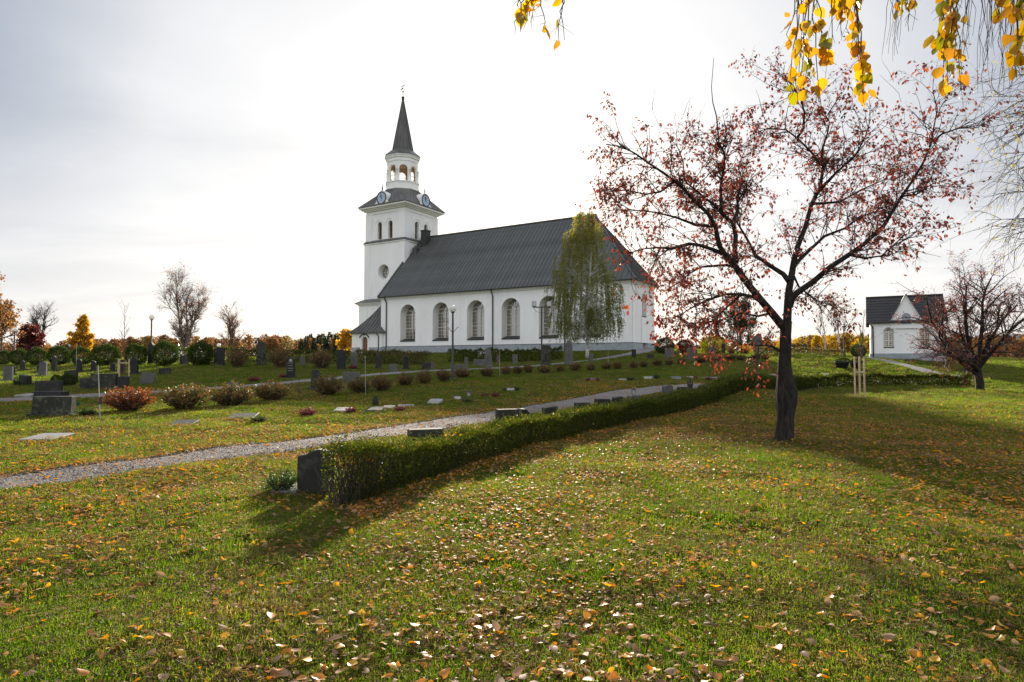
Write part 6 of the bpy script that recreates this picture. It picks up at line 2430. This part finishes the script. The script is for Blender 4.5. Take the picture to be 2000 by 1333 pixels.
for (px, py, D, nl, sp_), q in zip(sprays, bough):
    bot = at(px, py, D)
    Ln = q.z - bot.z
    a = Acc()
    sub = []
    for s in range(4 if nl > 10 else 2):
        dx, dy = rng.normal(0, sp_ * .5, 2)
        l2 = Ln * (1 if s == 0 else rng.uniform(.55, 1.0))
        pts = [q + Vector((dx * f + rng.normal(0, .006), dy * f + rng.normal(0, .006), -l2 * f)) for f in np.linspace(0, 1, 9)]
        a.tubes([pts], [np.linspace(.0036, .0013, 9)], 4)
        sub.append(pts)
        for w in range(4):
            j = rng.integers(2, 9)
            e = pts[min(j, 8)] + Vector((rng.normal(0, .025), rng.normal(0, .025), -rng.uniform(.02, .06)))
            a.tubes([[pts[min(j, 8)], e]], [[.0013, .0008]], 3)
    sprig = link('hanging_twig', a.mesh('hanging_twig', G['twig'], False, bp), BT)
    for i in range(int(nl * 1.35)):
        pts = sub[rng.integers(0, len(sub))]
        f = min(1, .12 + .88 * rng.random() ** .8) * 8
        j = min(int(f), 7)
        c = pts[j].lerp(pts[j + 1], f - j) + Vector((rng.normal(0, .012), rng.normal(0, .012), 0))
        o = link('leaf', BL[rng.integers(0, 4)], sprig, c - Vector(bp))
        sz = rng.uniform(.033, .067)
        o.scale = (sz,) * 3
        d = Vector((rng.normal(0, .45), rng.normal(0, .45), -1))
        o.rotation_euler = (d.to_track_quat('X', 'Z').to_matrix() @ Matrix.Rotation(rng.uniform(0, 6.28), 3, 'X')).to_euler()
# bare whips at the right
a = Acc()
for i in range(46):
    px = rng.choice([1905, 1935, 1950, 1975]) + rng.normal(0, 16) if i < 36 else rng.choice([1638, 1745, 1755]) + rng.normal(0, 6)
    D = rng.uniform(2.6, 3.4)
    top = at(px, -75, D)
    bot = at(px + rng.normal(-8, 6), rng.uniform(70, 210) if i < 36 else rng.uniform(60, 125), D)
    pts = [top.lerp(bot, f) + Vector((rng.normal(0, .008), rng.normal(0, .008), 0)) for f in np.linspace(0, 1, 7)]
    a.tubes([pts], [np.linspace(.002, .0008, 7)], 3)
link('bare_whips', a.mesh('bare_whips', G['twig'], False, bp), BT)['kind'] = 'stuff'

# ------------------------------------------------------------------ nearly bare birch behind it: trunk off the right edge, sprays reaching in
BT2p = Vector((14.6, 13.2, 0))
PR = dict(seg=(8, 8, 7, 6), wig=(.03, .09, .13, .10), up=(.02, .03, -.04, -.14), taper=(.2, .2, .3, .4), n=(0, 9, 7, 0), start=(.3, .25, .1, 0), ang=(55, 42, 48, 0), cup=(.1, 0, -.1, 0), ratio=(.4, .55, .6, 0), rmax=(.06, .018, .008, .003), max=3, leaf_lvl=2, leaves=1.3)
t = Tree(31)
t.put(0, [(14.6, 13.2, -.2), (14.55, 13.2, 3), (14.5, 13.3, 6), (14.45, 13.3, 9), (14.4, 13.4, 12)], [.24, .2, .16, .1, .03])
for z, px, py, D in ((4.2, 1925, 430, 13.5), (4.6, 1985, 470, 12.6), (5.6, 1950, 300, 13.2), (6.4, 1960, 230, 12.8), (6.8, 1915, 190, 13.6), (7.4, 1970, 150, 13), (5.0, 1945, 380, 13.9), (8.0, 1990, 90, 13.2), (6.0, 1995, 330, 12.6), (7.0, 1930, 250, 12.9)):
    e = np.array(at(px, py, D))
    s0 = np.array((14.5, 13.25, z - .5))
    mid = (s0 + e) / 2 + np.array((0, 0, .35))
    q = np.array([s0, s0 * .5 + mid * .5 + [0, 0, .12], mid, mid * .5 + e * .5 + [0, 0, .1], e])
    rad = np.linspace(.035, .006, 5)
    t.put(0, q, rad)
    t.children(q, rad, 3.0, 1, dict(PR, start=(.3, .2, .1, 0)), 13)
th = thing('birch_tree', 'almost bare birch off the right edge whose fine twigs cross the sky', 'tree', BT2p)
a = t.split((0,))
link('trunk', a.mesh('trunk', G['birch'], True, tuple(BT2p)), th)
a = t.split((1, 2, 3))
link('twigs', a.mesh('twigs', G['twig'], False, tuple(BT2p)), th)['kind'] = 'stuff'
lp, ld = np.array(t.lp), np.array(t.ld)
k = t.rng.random(len(lp)) < min(1, 1100 / len(lp))
lp, ld = lp[k], ld[k]
a = Acc()
a.leaves(lp, unit(ld) * .4 + t.rng.normal(0, .4, (len(lp), 3)) + [0, 0, -.6], t.rng.uniform(.035, .06, len(lp)), .032, 0, t.rng.uniform(.55, 1, len(lp)), .14, t.rng)
link('leaves', a.mesh('leaves', L['birch_g'], origin=tuple(BT2p), tint=True), th)['kind'] = 'stuff'


# ------------------------------------------------------------------ staked saplings
def sapling(px, yt, yb, D, stakes, ytop, label, seed, rail=True):
    p = spot(px, yb, D)
    k = p.y / FPX
    PS = dict(seg=(8, 5, 3), wig=(.02, .08, .1), up=(.02, .06, .02), taper=(.2, .3, .3), n=(16, 3, 0), start=(.38, .2, 0), ang=(42, 40, 0), cup=(.3, .1, 0), ratio=(.2, .5, 0), rmax=(.012, .006, .003), max=2, leaf_lvl=9, leaves=0)
    h = (yb - yt) * k
    th, _ = crown_tree('sapling', label, p, PS, h, .03, seed, G['redtwig'], None, .05, .6)
    st = thing('tree_stakes', 'raw timber stakes with cross rails around the ' + ('left' if px < 1000 else 'right') + ' sapling', 'stakes', p, 0, 'timber tree stakes')
    hs = (yb - ytop) * k
    tops = []
    for sx, sy in stakes:
        a = Acc()
        x, y = sx * k, sy
        a.tubes([[(x, y, -.05), (x, y, hs)]], [[.034, .033]], 8)
        a.poly([(x + .033 * math.cos(q), y + .033 * math.sin(q), hs) for q in np.linspace(0, 2 * math.pi, 9)[:-1]])
        link('stake', a.mesh('stake', G['stake'], True), st)
        tops.append((x, y))
    if rail:
        for i in range(len(tops)):
            p0_, p1_ = tops[i], tops[(i + 1) % len(tops)]
            a = Acc()
            zr = hs * (.82 if px < 1000 else .62)
            a.bar((*p0_, zr), (*p1_, zr), .03, .07)
            link('rail', a.mesh('rail', G['stake']), st)
            if len(tops) == 2:
                break
    if px > 1000:
        a = Acc()
        n = 18
        V = [(0, 0, .05)] + [(.55 * math.cos(q) * RNG.uniform(.8, 1.15), .5 * math.sin(q) * RNG.uniform(.8, 1.15), .012) for q in np.linspace(0, 2 * math.pi, n + 1)[:-1]]
        a.add(V, [(0, i + 1, (i + 1) % n + 1) for i in range(n)])
        o = link('tree_pit', a.mesh('tree_pit', G['soil'], True))
        o.location = p
        tag(o, 'round patch of bare soil at the foot of the right sapling', 'soil patch', None, 'thing')


sapling(1679, 600, 776.5, None, [(-11, -.1), (-6, -.28), (13, .12)], 697, 'thin leafless sapling between three timber stakes on the right lawn', 3)
sapling(243, 585, 737, 34, [(-10, 0), (8.5, 0), (-1, -.5)], 693, 'thin bare sapling with a tall leader held by stakes on the left lawn', 4)

# ------------------------------------------------------------------ background trees
PBare = dict(seg=(8, 7, 6, 5, 3), wig=(.05, .10, .13, .14, .15), up=(.02, .05, .03, .0, -.05), taper=(.2, .2, .25, .3, .3), n=(15, 9, 7, 4, 0), start=(.22, .2, .15, .1, 0), ang=(38, 38, 42, 45, 0), cup=(.18, .1, .05, 0, 0), ratio=(.5, .5, .5, .5, 0), rmax=(.10, .04, .022, .014, .009), max=4, leaf_lvl=4, leaves=.06)


def px_h(yt, yb, D):
    return (yb - yt) * D / FPX


def base_at(px, D):
    p = at(px, 700, D)
    return Vector((p.x, p.y, tz1(p.x, p.y) - .2))


crown_tree('bare_birch', 'large bare twin-stemmed birch rising left of the church', base_at(360, 88), dict(PBare, ang=(40, 36, 44, 45, 0), up=(.03, .07, .03, 0, -.05), wig=(.04, .10, .14, .16, .16), start=(.3, .25, .15, .1, 0), fall=.35, ratio=(.36, .5, .5, .5, 0), n=(15, 9, 7, 3, 0)), px_h(560, 712, 88), .16, 41, G['greybark'], L['rust'], .2, .7, stems=6, twigmat='greybark', splay=.16)
PB2 = dict(PBare, n=(12, 8, 6, 3, 0))
crown_tree('bare_tree', 'pale bare tree half hidden behind the tall slim black stone', base_at(452, 110), PB2, px_h(618, 708, 110), .18, 42, G['redtwig'], L['rust'], .2, .7, stems=3, twigmat='redtwig')
crown_tree('bare_tree', 'grey bare tree left of the golden birch', base_at(80, 95), PB2, px_h(612, 710, 95), .2, 43, G['greybark'], None, .2, .7, stems=2)
PF = dict(PBare, n=(20, 7, 5, 2, 0), start=(.08, .1, .1, .1, 0), ang=(60, 45, 45, 45, 0), cup=(.15, 0, 0, 0, 0), ratio=(.42, .5, .5, .5, 0), leaves=2.2, leaf_lvl=2)
crown_tree('golden_birch', 'golden cone-shaped birch behind the round evergreens', base_at(155, 85), dict(PF, leaves=3.6, fall=1.0, n=(34, 8, 5, 2, 0), start=(.04, .1, .1, .1, 0)), px_h(628, 712, 85), .12, 44, G['greybark'], L['yellow'], .26, .75, (1.7, 1.5), keepn=7000)
crown_tree('rust_tree', 'rust-leaved tree cut off by the left edge of the photo', base_at(-12, 70), PF, px_h(555, 712, 70), .2, 45, G['greybark'], L['rust'], .22, .75, keepn=2600)
crown_tree('orange_tree', 'dense orange and green tree at the left edge below the rust-leaved one', base_at(2, 78), dict(PF, leaves=4), px_h(610, 712, 78), .15, 46, G['greybark'], L['wood_o'], .3, .75, (2.5, 1.2), keepn=6000)
crown_tree('plum_tree', 'low dark plum-red tree near the left edge', base_at(62, 80), dict(PF, leaves=4), px_h(655, 712, 80), .12, 47, G['greybark'], L['darkred'], .28, .75, keepn=5000)
crown_tree('yellow_tree', 'narrow orange-yellow tree beside the church porch', base_at(676, 125), dict(PF, leaves=4, start=(.03, .1, .1, .1, 0)), px_h(655, 708, 125), .12, 48, G['greybark'], L['yellow'], .34, .8, keepn=5000)
crown_tree('pine_tree', 'loose dark green pine seen through the crab apple branches', base_at(1448, 85), dict(PF, leaves=6, leaf_lvl=2), px_h(606, 700, 85), .16, 49, G['greybark'], L['spruce'], .3, .25, keepn=9000, down=.2)
crown_tree('pale_birch', 'slim leafless pale birch in front of the yellow wood, right one', base_at(1640, 90), PB2, px_h(598, 700, 90), .11, 50, G['birch'], L['yellow'], .16, .7)
crown_tree('pale_birch', 'slim leafless pale birch in front of the yellow wood, left one', base_at(1612, 96), PB2, px_h(605, 700, 96), .11, 51, G['birch'], L['yellow'], .16, .7)


# spruces by the porch
def spruce_mesh(seed, h=10.0):
    rng = np.random.default_rng(seed)
    a, b = Acc(), Acc()
    b.tubes([[(0, 0, 0), (0, 0, h)]], [[.18, .02]], 6)
    P, D = [], []
    for i in range(1500):
        z = h * (1 - rng.random() ** .6 * .93)
        R = (h - z) * .23 * rng.uniform(.35, 1.05) + .1
        an = rng.uniform(0, 6.28)
        P.append((R * math.cos(an) * .6, R * math.sin(an) * .6, z - R * .2))
        D.append((math.cos(an), math.sin(an), -.45))
    a.leaves(P, D, rng.uniform(.5, .9, 1500), .3, 0, rng.random(1500), .2, rng)
    return a.mesh('crown', L['spruce'], tint=True), b.mesh('trunk', G['greybark'])


SPR = [spruce_mesh(s) for s in (1, 2, 3)]
sx = [588, 598, 606, 613, 622, 630, 637, 644, 650, 657, 664, 671, 679, 688, 697, 706]
for i, px in enumerate(sx):
    D = 150 + 14 * (i % 3)
    yt = [662, 655, 650, 658, 652, 649, 654, 647, 651, 649, 655, 652, 650, 656, 653, 650][i]
    b_ = base_at(px, D)
    h = at(px, yt, D).z - b_.z
    t = thing('spruce_tree', 'dark spruce of the distant stand left of the church porch', 'tree', b_, i * 1.3, 'dark spruces left of the church porch')
    t.scale = (h / 10 * 1.1, h / 10 * 1.1, h / 10)
    link('crown', SPR[i % 3][0], t)['kind'] = 'stuff'
    link('trunk', SPR[i % 3][1], t)


# far woods, each one mass
def wood(name, label, x0, x1, D, ytop, mat, n, crown_px, seed, lsz=.55, bare=0.0):
    rng = np.random.default_rng(seed)
    a, b = Acc(), Acc()
    org = base_at((x0 + x1) / 2, D)
    for i in range(n):
        px = rng.uniform(x0, x1)
        d = D + rng.uniform(-12, 25)
        b_ = base_at(px, d)
        yt = np.interp(px, [q[0] for q in ytop], [q[1] for q in ytop]) + rng.normal(3, 5)
        h = max(2, at(px, yt, d).z - b_.z)
        r = crown_px * d / FPX * rng.uniform(.7, 1.3)
        m = 420
        u = unit(rng.normal(size=(m, 3))) * (rng.random((m, 1)) ** .4)
        tall = rng.uniform(.38, .5)
        P = np.array([b_.x, b_.y, b_.z + h * (1 - tall)]) + u * [r, r, h * tall] * (1 - .35 * u[:, 2:3])
        tone = rng.beta(1.4, 1.4)
        if rng.random() > bare:
            a.leaves(P, u + rng.normal(0, .5, (m, 3)), rng.uniform(.6, 1.3, m) * lsz, lsz * .75, 0, np.clip(tone + rng.normal(0, .12, m), 0, 1), .14, rng)
        k = 14
        E = P[:k]
        B0 = np.tile([b_.x, b_.y, b_.z + h * .2], (k, 1))
        B0[:, 2] += rng.random(k) * h * .5
        b.tubes(np.stack([B0, (B0 + E) / 2 + [0, 0, h * .04], E + [0, 0, h * .08]], 1), np.tile([.06, .05, .03], (k, 1)), 3)
        b.tubes([[(b_.x, b_.y, b_.z), (b_.x, b_.y, b_.z + h * .9)]], [[.12, .03]], 4)
    t = thing(name, None, None, org)
    t['kind'] = 'stuff'
    t['label'] = label
    link('foliage', a.mesh('foliage', mat, origin=tuple(org), tint=True), t)['kind'] = 'stuff'
    link('trunks', b.mesh('trunks', G['redtwig'], origin=tuple(org)), t)['kind'] = 'stuff'


wood('far_wood', 'rust and ochre autumn wood on the left skyline', -160, 740, 165, [(-160, 660), (100, 668), (230, 655), (330, 650), (440, 652), (520, 650), (600, 655), (700, 660)], L['wood_o'], 150, 13, 61)
wood('far_wood', 'yellow birch wood between crab apple trunk and chapel', 1500, 1740, 125, [(1500, 660), (1560, 655), (1640, 645), (1700, 650)], L['wood_y'], 60, 13, 62, .42, .12)
wood('far_wood', 'brown autumn wood right of the chapel', 1800, 2200, 140, [(1800, 655), (1900, 645), (2000, 650), (2200, 640)], L['wood_o'], 80, 15, 63, .5)
wood('far_wood', 'low brown and grey wood beyond the green bush', 1276, 1500, 170, [(1276, 672), (1400, 664), (1500, 656)], L['wood_o'], 46, 11, 64, .6, .2)

# ================================================================== GRASS AND FALLEN LEAVES
_tab = np.random.default_rng(3).random((256, 256))


def vnoise(x, y, s):
    x, y = x / s + 100, y / s + 100
    xi, yi = np.floor(x).astype(int), np.floor(y).astype(int)
    fx, fy = x - xi, y - yi
    fx, fy = fx * fx * (3 - 2 * fx), fy * fy * (3 - 2 * fy)
    g = lambda a, b: _tab[a % 256, b % 256]
    return (g(xi, yi) * (1 - fx) + g(xi + 1, yi) * fx) * (1 - fy) + (g(xi, yi + 1) * (1 - fx) + g(xi + 1, yi + 1) * fx) * fy


def scatter(name, P, R, S, I, meshes, kind='stuff', label=None):
    """one object whose points each carry a copy of one of the meshes"""
    me = bpy.data.meshes.new(name)
    me.vertices.add(len(P))
    me.vertices.foreach_set('co', np.asarray(P, np.float32).ravel())
    for nm, ty, dat in (('rot', 'FLOAT_VECTOR', R), ('scl', 'FLOAT', S), ('pick', 'INT', I)):
        at_ = me.attributes.new(nm, ty, 'POINT')
        at_.data.foreach_set('vector' if ty == 'FLOAT_VECTOR' else 'value', np.asarray(dat, np.int32 if ty == 'INT' else np.float32).ravel())
    me.update()
    col = bpy.data.collections.new(name + '_kinds')
    for i, m in enumerate(meshes):
        col.objects.link(bpy.data.objects.new(f'{name}_kind_{i:02d}', m))
    ng = bpy.data.node_groups.new(name + '_nodes', 'GeometryNodeTree')
    ng.interface.new_socket('Geometry', in_out='INPUT', socket_type='NodeSocketGeometry')
    ng.interface.new_socket('Geometry', in_out='OUTPUT', socket_type='NodeSocketGeometry')
    N, K = ng.nodes, ng.links
    gi, go = N.new('NodeGroupInput'), N.new('NodeGroupOutput')
    ci = N.new('GeometryNodeCollectionInfo')
    ci.inputs['Collection'].default_value = col
    ci.inputs['Separate Children'].default_value = True
    ci.inputs['Reset Children'].default_value = True
    ip = N.new('GeometryNodeInstanceOnPoints')
    ip.inputs['Pick Instance'].default_value = True

    def attr(nm, ty):
        n = N.new('GeometryNodeInputNamedAttribute')
        n.data_type = ty
        n.inputs['Name'].default_value = nm
        return n.outputs['Attribute']
    K.new(gi.outputs[0], ip.inputs['Points'])
    K.new(ci.outputs[0], ip.inputs['Instance'])
    K.new(attr('pick', 'INT'), ip.inputs['Instance Index'])
    er = N.new('FunctionNodeEulerToRotation')
    K.new(attr('rot', 'FLOAT_VECTOR'), er.inputs[0])
    K.new(er.outputs[0], ip.inputs['Rotation'])
    K.new(attr('scl', 'FLOAT'), ip.inputs['Scale'])
    K.new(ip.outputs[0], go.inputs[0])
    o = link(name, me)
    md = o.modifiers.new('scatter', 'NODES')
    md.node_group = ng
    o['kind'] = kind
    if label:
        o['label'] = label
    return o


rng = np.random.default_rng(99)


def wedge(n_of_r, r0, r1, half, rng):
    """random points in a sector around the view, n_of_r(r) per square metre"""
    out = []
    rs = np.geomspace(r0, r1, 60)
    for a_, b_ in zip(rs[:-1], rs[1:]):
        m = rng.poisson(n_of_r((a_ + b_) / 2) * half * (b_ * b_ - a_ * a_))
        r = np.sqrt(rng.uniform(a_ * a_, b_ * b_, m))
        th = rng.uniform(-half, half, m)
        out.append(np.stack([r * np.sin(th), r * np.cos(th)], 1))
    return np.concatenate(out)


def on_path(P, margin=0.0):
    return path_dist(P[:, 0], P[:, 1]) < margin


HALF = math.radians(50)
TUFTS = []
for k in range(6):
    a = Acc()
    nb = 13
    for b_ in range(nb):
        h = rng.uniform(.012, .030) * (1.35 if k == 5 else 1)
        w = rng.uniform(.0022, .004)
        an = rng.uniform(0, 6.28)
        ox, oy = rng.normal(0, .02, 2)
        lean = rng.uniform(.1, .9)
        dx, dy = math.cos(an) * lean * h, math.sin(an) * lean * h
        sx, sy = -math.sin(an) * w / 2, math.cos(an) * w / 2
        V = [(ox - sx, oy - sy, -.006), (ox + sx, oy + sy, -.006), (ox + dx * .4 + sx * .8, oy + dy * .4 + sy * .8, h * .6), (ox + dx * .4 - sx * .8, oy + dy * .4 - sy * .8, h * .6), (ox + dx, oy + dy, h)]
        a.add(V, [(0, 1, 2, 3)])
        a.add(V[2:4] + [V[4]], [(1, 0, 2)])
    TUFTS.append(a.mesh('tuft', L['grass']))
for k in range(3):                       # moss and clover between the blades
    a = Acc()
    nm_ = 26
    Pm = np.c_[rng.normal(0, .026, (nm_, 2)), rng.uniform(.002, .014, nm_)]
    a.leaves(Pm, rng.normal(0, 1, (nm_, 3)) * [1, 1, .35], rng.uniform(.005, .012, nm_), .007, 0, None, .1, rng)
    TUFTS.append(a.mesh('moss', L['grass']))
for k in range(2):                       # dead, matted grass
    a = Acc()
    nm_ = 16
    Pm = np.c_[rng.normal(0, .03, (nm_, 2)), rng.uniform(.003, .018, nm_)]
    a.leaves(Pm, rng.normal(0, 1, (nm_, 3)) * [1, 1, .22], rng.uniform(.02, .045, nm_), .003, 0, None, .05, rng)
    TUFTS.append(a.mesh('thatch', L['thatch']))
P = wedge(lambda r: min(2300.0, 56000.0 / r ** 2), 1.9, 78, HALF, rng)
P = P[path_dist(P[:, 0], P[:, 1]) > .02 - .16 * vnoise(P[:, 0], P[:, 1], .22) * (vnoise(P[:, 0], P[:, 1], 1.1) > .45)]
bare = vnoise(P[:, 0], P[:, 1], .55) * .6 + vnoise(P[:, 0], P[:, 1], .19) * .4
P = P[rng.random(len(P)) < np.clip((bare - .2) * 3.2, .12, 1)]
r = np.hypot(P[:, 0], P[:, 1])
sc_ = (.75 + .6 * vnoise(P[:, 0], P[:, 1], .8)) * (1 + r / 20) * rng.uniform(.75, 1.25, len(P))
scatter('grass', np.c_[P, tz(P[:, 0], P[:, 1])], np.c_[rng.normal(0, .12, (len(P), 2)), rng.uniform(0, 6.28, len(P))], sc_, np.where(rng.random(len(P)) < .14 + .3 * (vnoise(P[:, 0], P[:, 1], .7) - .3), rng.integers(9, 11, len(P)), np.where(rng.random(len(P)) < .38, rng.integers(6, 9, len(P)), rng.integers(0, 6, len(P)))), TUFTS, label='short autumn grass of the churchyard lawn')
print('tufts', len(P))

# ---- fallen leaves
LIT = [leaf_mesh('litter_leaf', L['litter'], rng.uniform(.55, .85), rng.uniform(.15, .45), 4, 0, s) for s in range(21, 29)]
RED = [leaf_mesh('litter_leaf', L['litter_red'], .6, rng.uniform(.2, .5), 3, 0, s) for s in range(31, 35)]


def litter_rot(n, flat=.27):
    return np.c_[rng.normal(0, flat, (n, 2)) + (rng.random((n, 1)) < .5) * np.array([math.pi, 0]), rng.uniform(0, 6.28, n)]


P = wedge(lambda r: 620.0 if r < 9 else 620.0 * (9 / r) ** .9, 2.4, 34, HALF, rng)
dn = vnoise(P[:, 0], P[:, 1], 2.3) * .45 + vnoise(P[:, 0], P[:, 1], .8) * .3 + vnoise(P[:, 0], P[:, 1], .3) * .25
pd_ = path_dist(P[:, 0], P[:, 1])
pr = np.clip((dn - .2) * 1.8, .12, 1)
pr = np.where(pd_ < 0, .15, pr)
pr = np.where((P[:, 1] > 15) & (P[:, 0] < 3), pr * np.where(pd_ < 1.5, .8, .4), pr)
P = P[rng.random(len(P)) < pr]
# drifts along the far edge of the path
C, Wd = PATHS[0]
m = 5200
i = rng.integers(6, int(len(C) * .62), m)
T = unit(np.gradient(C, axis=0))[i]
Nn = np.stack([-T[:, 1], T[:, 0]], 1)
Nn *= np.sign(Nn[:, 1:2] + 1e-9)
E = C[i] + Nn * (Wd[i] / 2 + np.abs(rng.normal(0, .28, m)) - .05)[:, None] + rng.normal(0, .1, (m, 2))
E = E[(np.hypot(E[:, 0], E[:, 1]) < 26) & (rng.random(m) < np.clip(.3 + vnoise(E[:, 0], E[:, 1], 1.3), 0, 1))]
# drift at the near foot of the hedge
H = chaikin(np.array(hp), 3)
m = 3600
i = rng.integers(0, len(H) - 1, m)
f = rng.random(m)[:, None]
Hd = H[i] * (1 - f) + H[i + 1] * f
out_ = unit(np.stack([Hd[:, 1] * 0 + .62, -np.ones(m)], 1))
Hd = Hd + out_ * (.28 + np.abs(rng.normal(0, .28, m)))[:, None]
Hd = Hd[np.hypot(Hd[:, 0], Hd[:, 1]) < 24]
P = np.concatenate([P, E, Hd])
n = len(P)
r = np.hypot(P[:, 0], P[:, 1])
S = np.clip(rng.lognormal(math.log(.040), .38, n), .014, .078) * np.where(r < 14, 1.0, 1.15)
Z = tz(P[:, 0], P[:, 1]) + np.where(path_dist(P[:, 0], P[:, 1]) < 0, .03, rng.uniform(.012, .04, n))
I = rng.integers(0, len(LIT), n)
Rr = litter_rot(n)
# the 300 that show largest stand alone
inview = (np.abs(P[:, 0]) < P[:, 1] * .80) & (P[:, 1] > 2.95)
score = np.where(inview, S / P[:, 1], 0)
top = np.argsort(-score)[:300]
rest = np.setdiff1d(np.arange(n), top)
scatter('leaf_litter', np.c_[P, Z][rest], Rr[rest], S[rest], I[rest], LIT, label='dry autumn leaves strewn over the lawn')
kinds = [('tan1', 'pale tan fallen leaf lying on the foreground grass', .33), ('brown1', 'dark brown fallen leaf lying on the foreground grass', .2), ('orange1', 'orange fallen leaf lying on the foreground grass', .32), ('yellow1', 'yellow fallen leaf lying on the foreground grass', .15)]
FM = {k: [leaf_mesh('fallen_leaf', L[k], w, c, 5, 0, s) for w, c, s in ((.7, .3, 21), (.8, .2, 22), (.6, .45, 23), (.75, .35, 24))] for k, _, _ in kinds}
pk = rng.choice(4, len(top), p=[q[2] for q in kinds])
for j, i in enumerate(top):
    kd = kinds[pk[j]]
    o = link('fallen_leaf', FM[kd[0]][I[i] % 4], None, (P[i, 0], P[i, 1], Z[i] + .006))
    o.rotation_euler = tuple(Rr[i])
    o.scale = (S[i],) * 3
    tag(o, kd[1], 'leaf', kd[1].split(' fallen')[0] + ' fallen leaves in the foreground')
print('litter', n)
# leaves caught on top of the hedge
m = 420
i = rng.integers(0, int(len(H) * .6), m)
Pt = H[i] * .5 + H[i + 1] * .5 + rng.normal(0, .1, (m, 2))
scatter('leaves_on_hedge', np.c_[Pt, tz(Pt[:, 0], Pt[:, 1]) + .46 + rng.normal(0, .03, m)], litter_rot(m, .5), rng.uniform(.025, .055, m), rng.integers(0, len(LIT), m), LIT, label='dry leaves caught on top of the low hedge')
# crimson leaves under the two crab apples
ca = np.array([p0.x, p0.y])
q = rng.normal(0, 1, (5200, 2)) * [3.0, 2.6] + [p0.x - 1.4, p0.y + 2.0]
b2 = spot(1914, 763)
q2 = rng.normal(0, 1, (3200, 2)) * [3.4, 1.4] + [b2.x - 2.5, b2.y - 1.2]
q3 = rng.normal(0, 1, (2400, 2)) * [3.2, 3.0] + [p0.x + 2.2, p0.y - .5]
P = np.concatenate([q, q2, q3])
P = P[(np.hypot(P[:, 0] - ca[0], P[:, 1] - ca[1]) > .25) & ~on_path(P)]
n = len(P)
scatter('crimson_leaf_litter', np.c_[P, tz(P[:, 0], P[:, 1]) + rng.uniform(.012, .035, n)], litter_rot(n), rng.uniform(.035, .07, n), rng.integers(0, 4, n), RED, label='fallen crimson leaves under the crab apples')

# loose stones on the near stretch of the path
PEB = []
for k in range(4):
    bm = bmesh.new()
    bmesh.ops.create_icosphere(bm, subdivisions=1, radius=1)
    for v in bm.verts:
        v.co = Vector((v.co.x * 1.2, v.co.y * .9, v.co.z * .6)) * rng.uniform(.75, 1.2)
    PEB.append(bevel_mesh('pebble', bm, (G['pale_slab'], G['grey_stone'], G['red_stone'], G['grey_stone'])[k], 0))
C, Wd = PATHS[0]
m = 26000
i = np.minimum((rng.random(m) ** 1.3 * len(C) * .42).astype(int), len(C) - 2)
f = rng.random(m)[:, None]
T = unit(np.gradient(C, axis=0))[i]
Pb = C[i] * (1 - f) + C[i + 1] * f + np.stack([-T[:, 1], T[:, 0]], 1) * (rng.uniform(-.5, .5, m) * Wd[i])[:, None]
Pb = Pb[np.hypot(Pb[:, 0], Pb[:, 1]) < 22]
m = len(Pb)
scatter('gravel_stones', np.c_[Pb, tz(Pb[:, 0], Pb[:, 1]) + .016], np.c_[rng.normal(0, .3, (m, 2)), rng.uniform(0, 6.28, m)], np.clip(rng.lognormal(math.log(.008), .4, m), .004, .022), rng.integers(0, 4, m), PEB, label='loose gravel stones on the path')

# bare patch of soil and twigs in the foreground, a few fallen twigs
for k, (px, py, w) in enumerate(((925, 1172, .13), (520, 1085, .07), (1330, 1165, .16))):
    p = spot(px, py)
    a = Acc()
    n = 22
    V = [(0, 0, .014)] + [(w * 1.5 * math.cos(t_) * rng.uniform(.6, 1.2), w * math.sin(t_) * rng.uniform(.6, 1.2), .004) for t_ in np.linspace(0, 2 * math.pi, n + 1)[:-1]]
    a.add(V, [(0, i + 1, (i + 1) % n + 1) for i in range(n)])
    o = link('soil_patch', a.mesh('soil_patch', G['soil'], True))
    o.location = p
    tag(o, ('bare grey-brown soil patch in the middle foreground', 'tiny bare patch near the hedge shadow on the left', 'bare dark soil patch right of the middle foreground')[k], 'soil patch', None, 'thing')
a = Acc()
for i in range(26):
    px, py = rng.uniform(300, 1300), rng.uniform(1080, 1300)
    p = hit(px, py)
    d = Vector((rng.normal(), rng.normal(), 0)).normalized() * rng.uniform(.05, .14)
    a.tubes([[p + Vector((0, 0, .035)), p + d * .5 + Vector((rng.normal(0, .01), rng.normal(0, .01), .045)), p + d + Vector((0, 0, .035))]], [[.0026, .002, .001]], 4)
link('fallen_twigs', a.mesh('fallen_twigs', G['twig']))['kind'] = 'stuff'
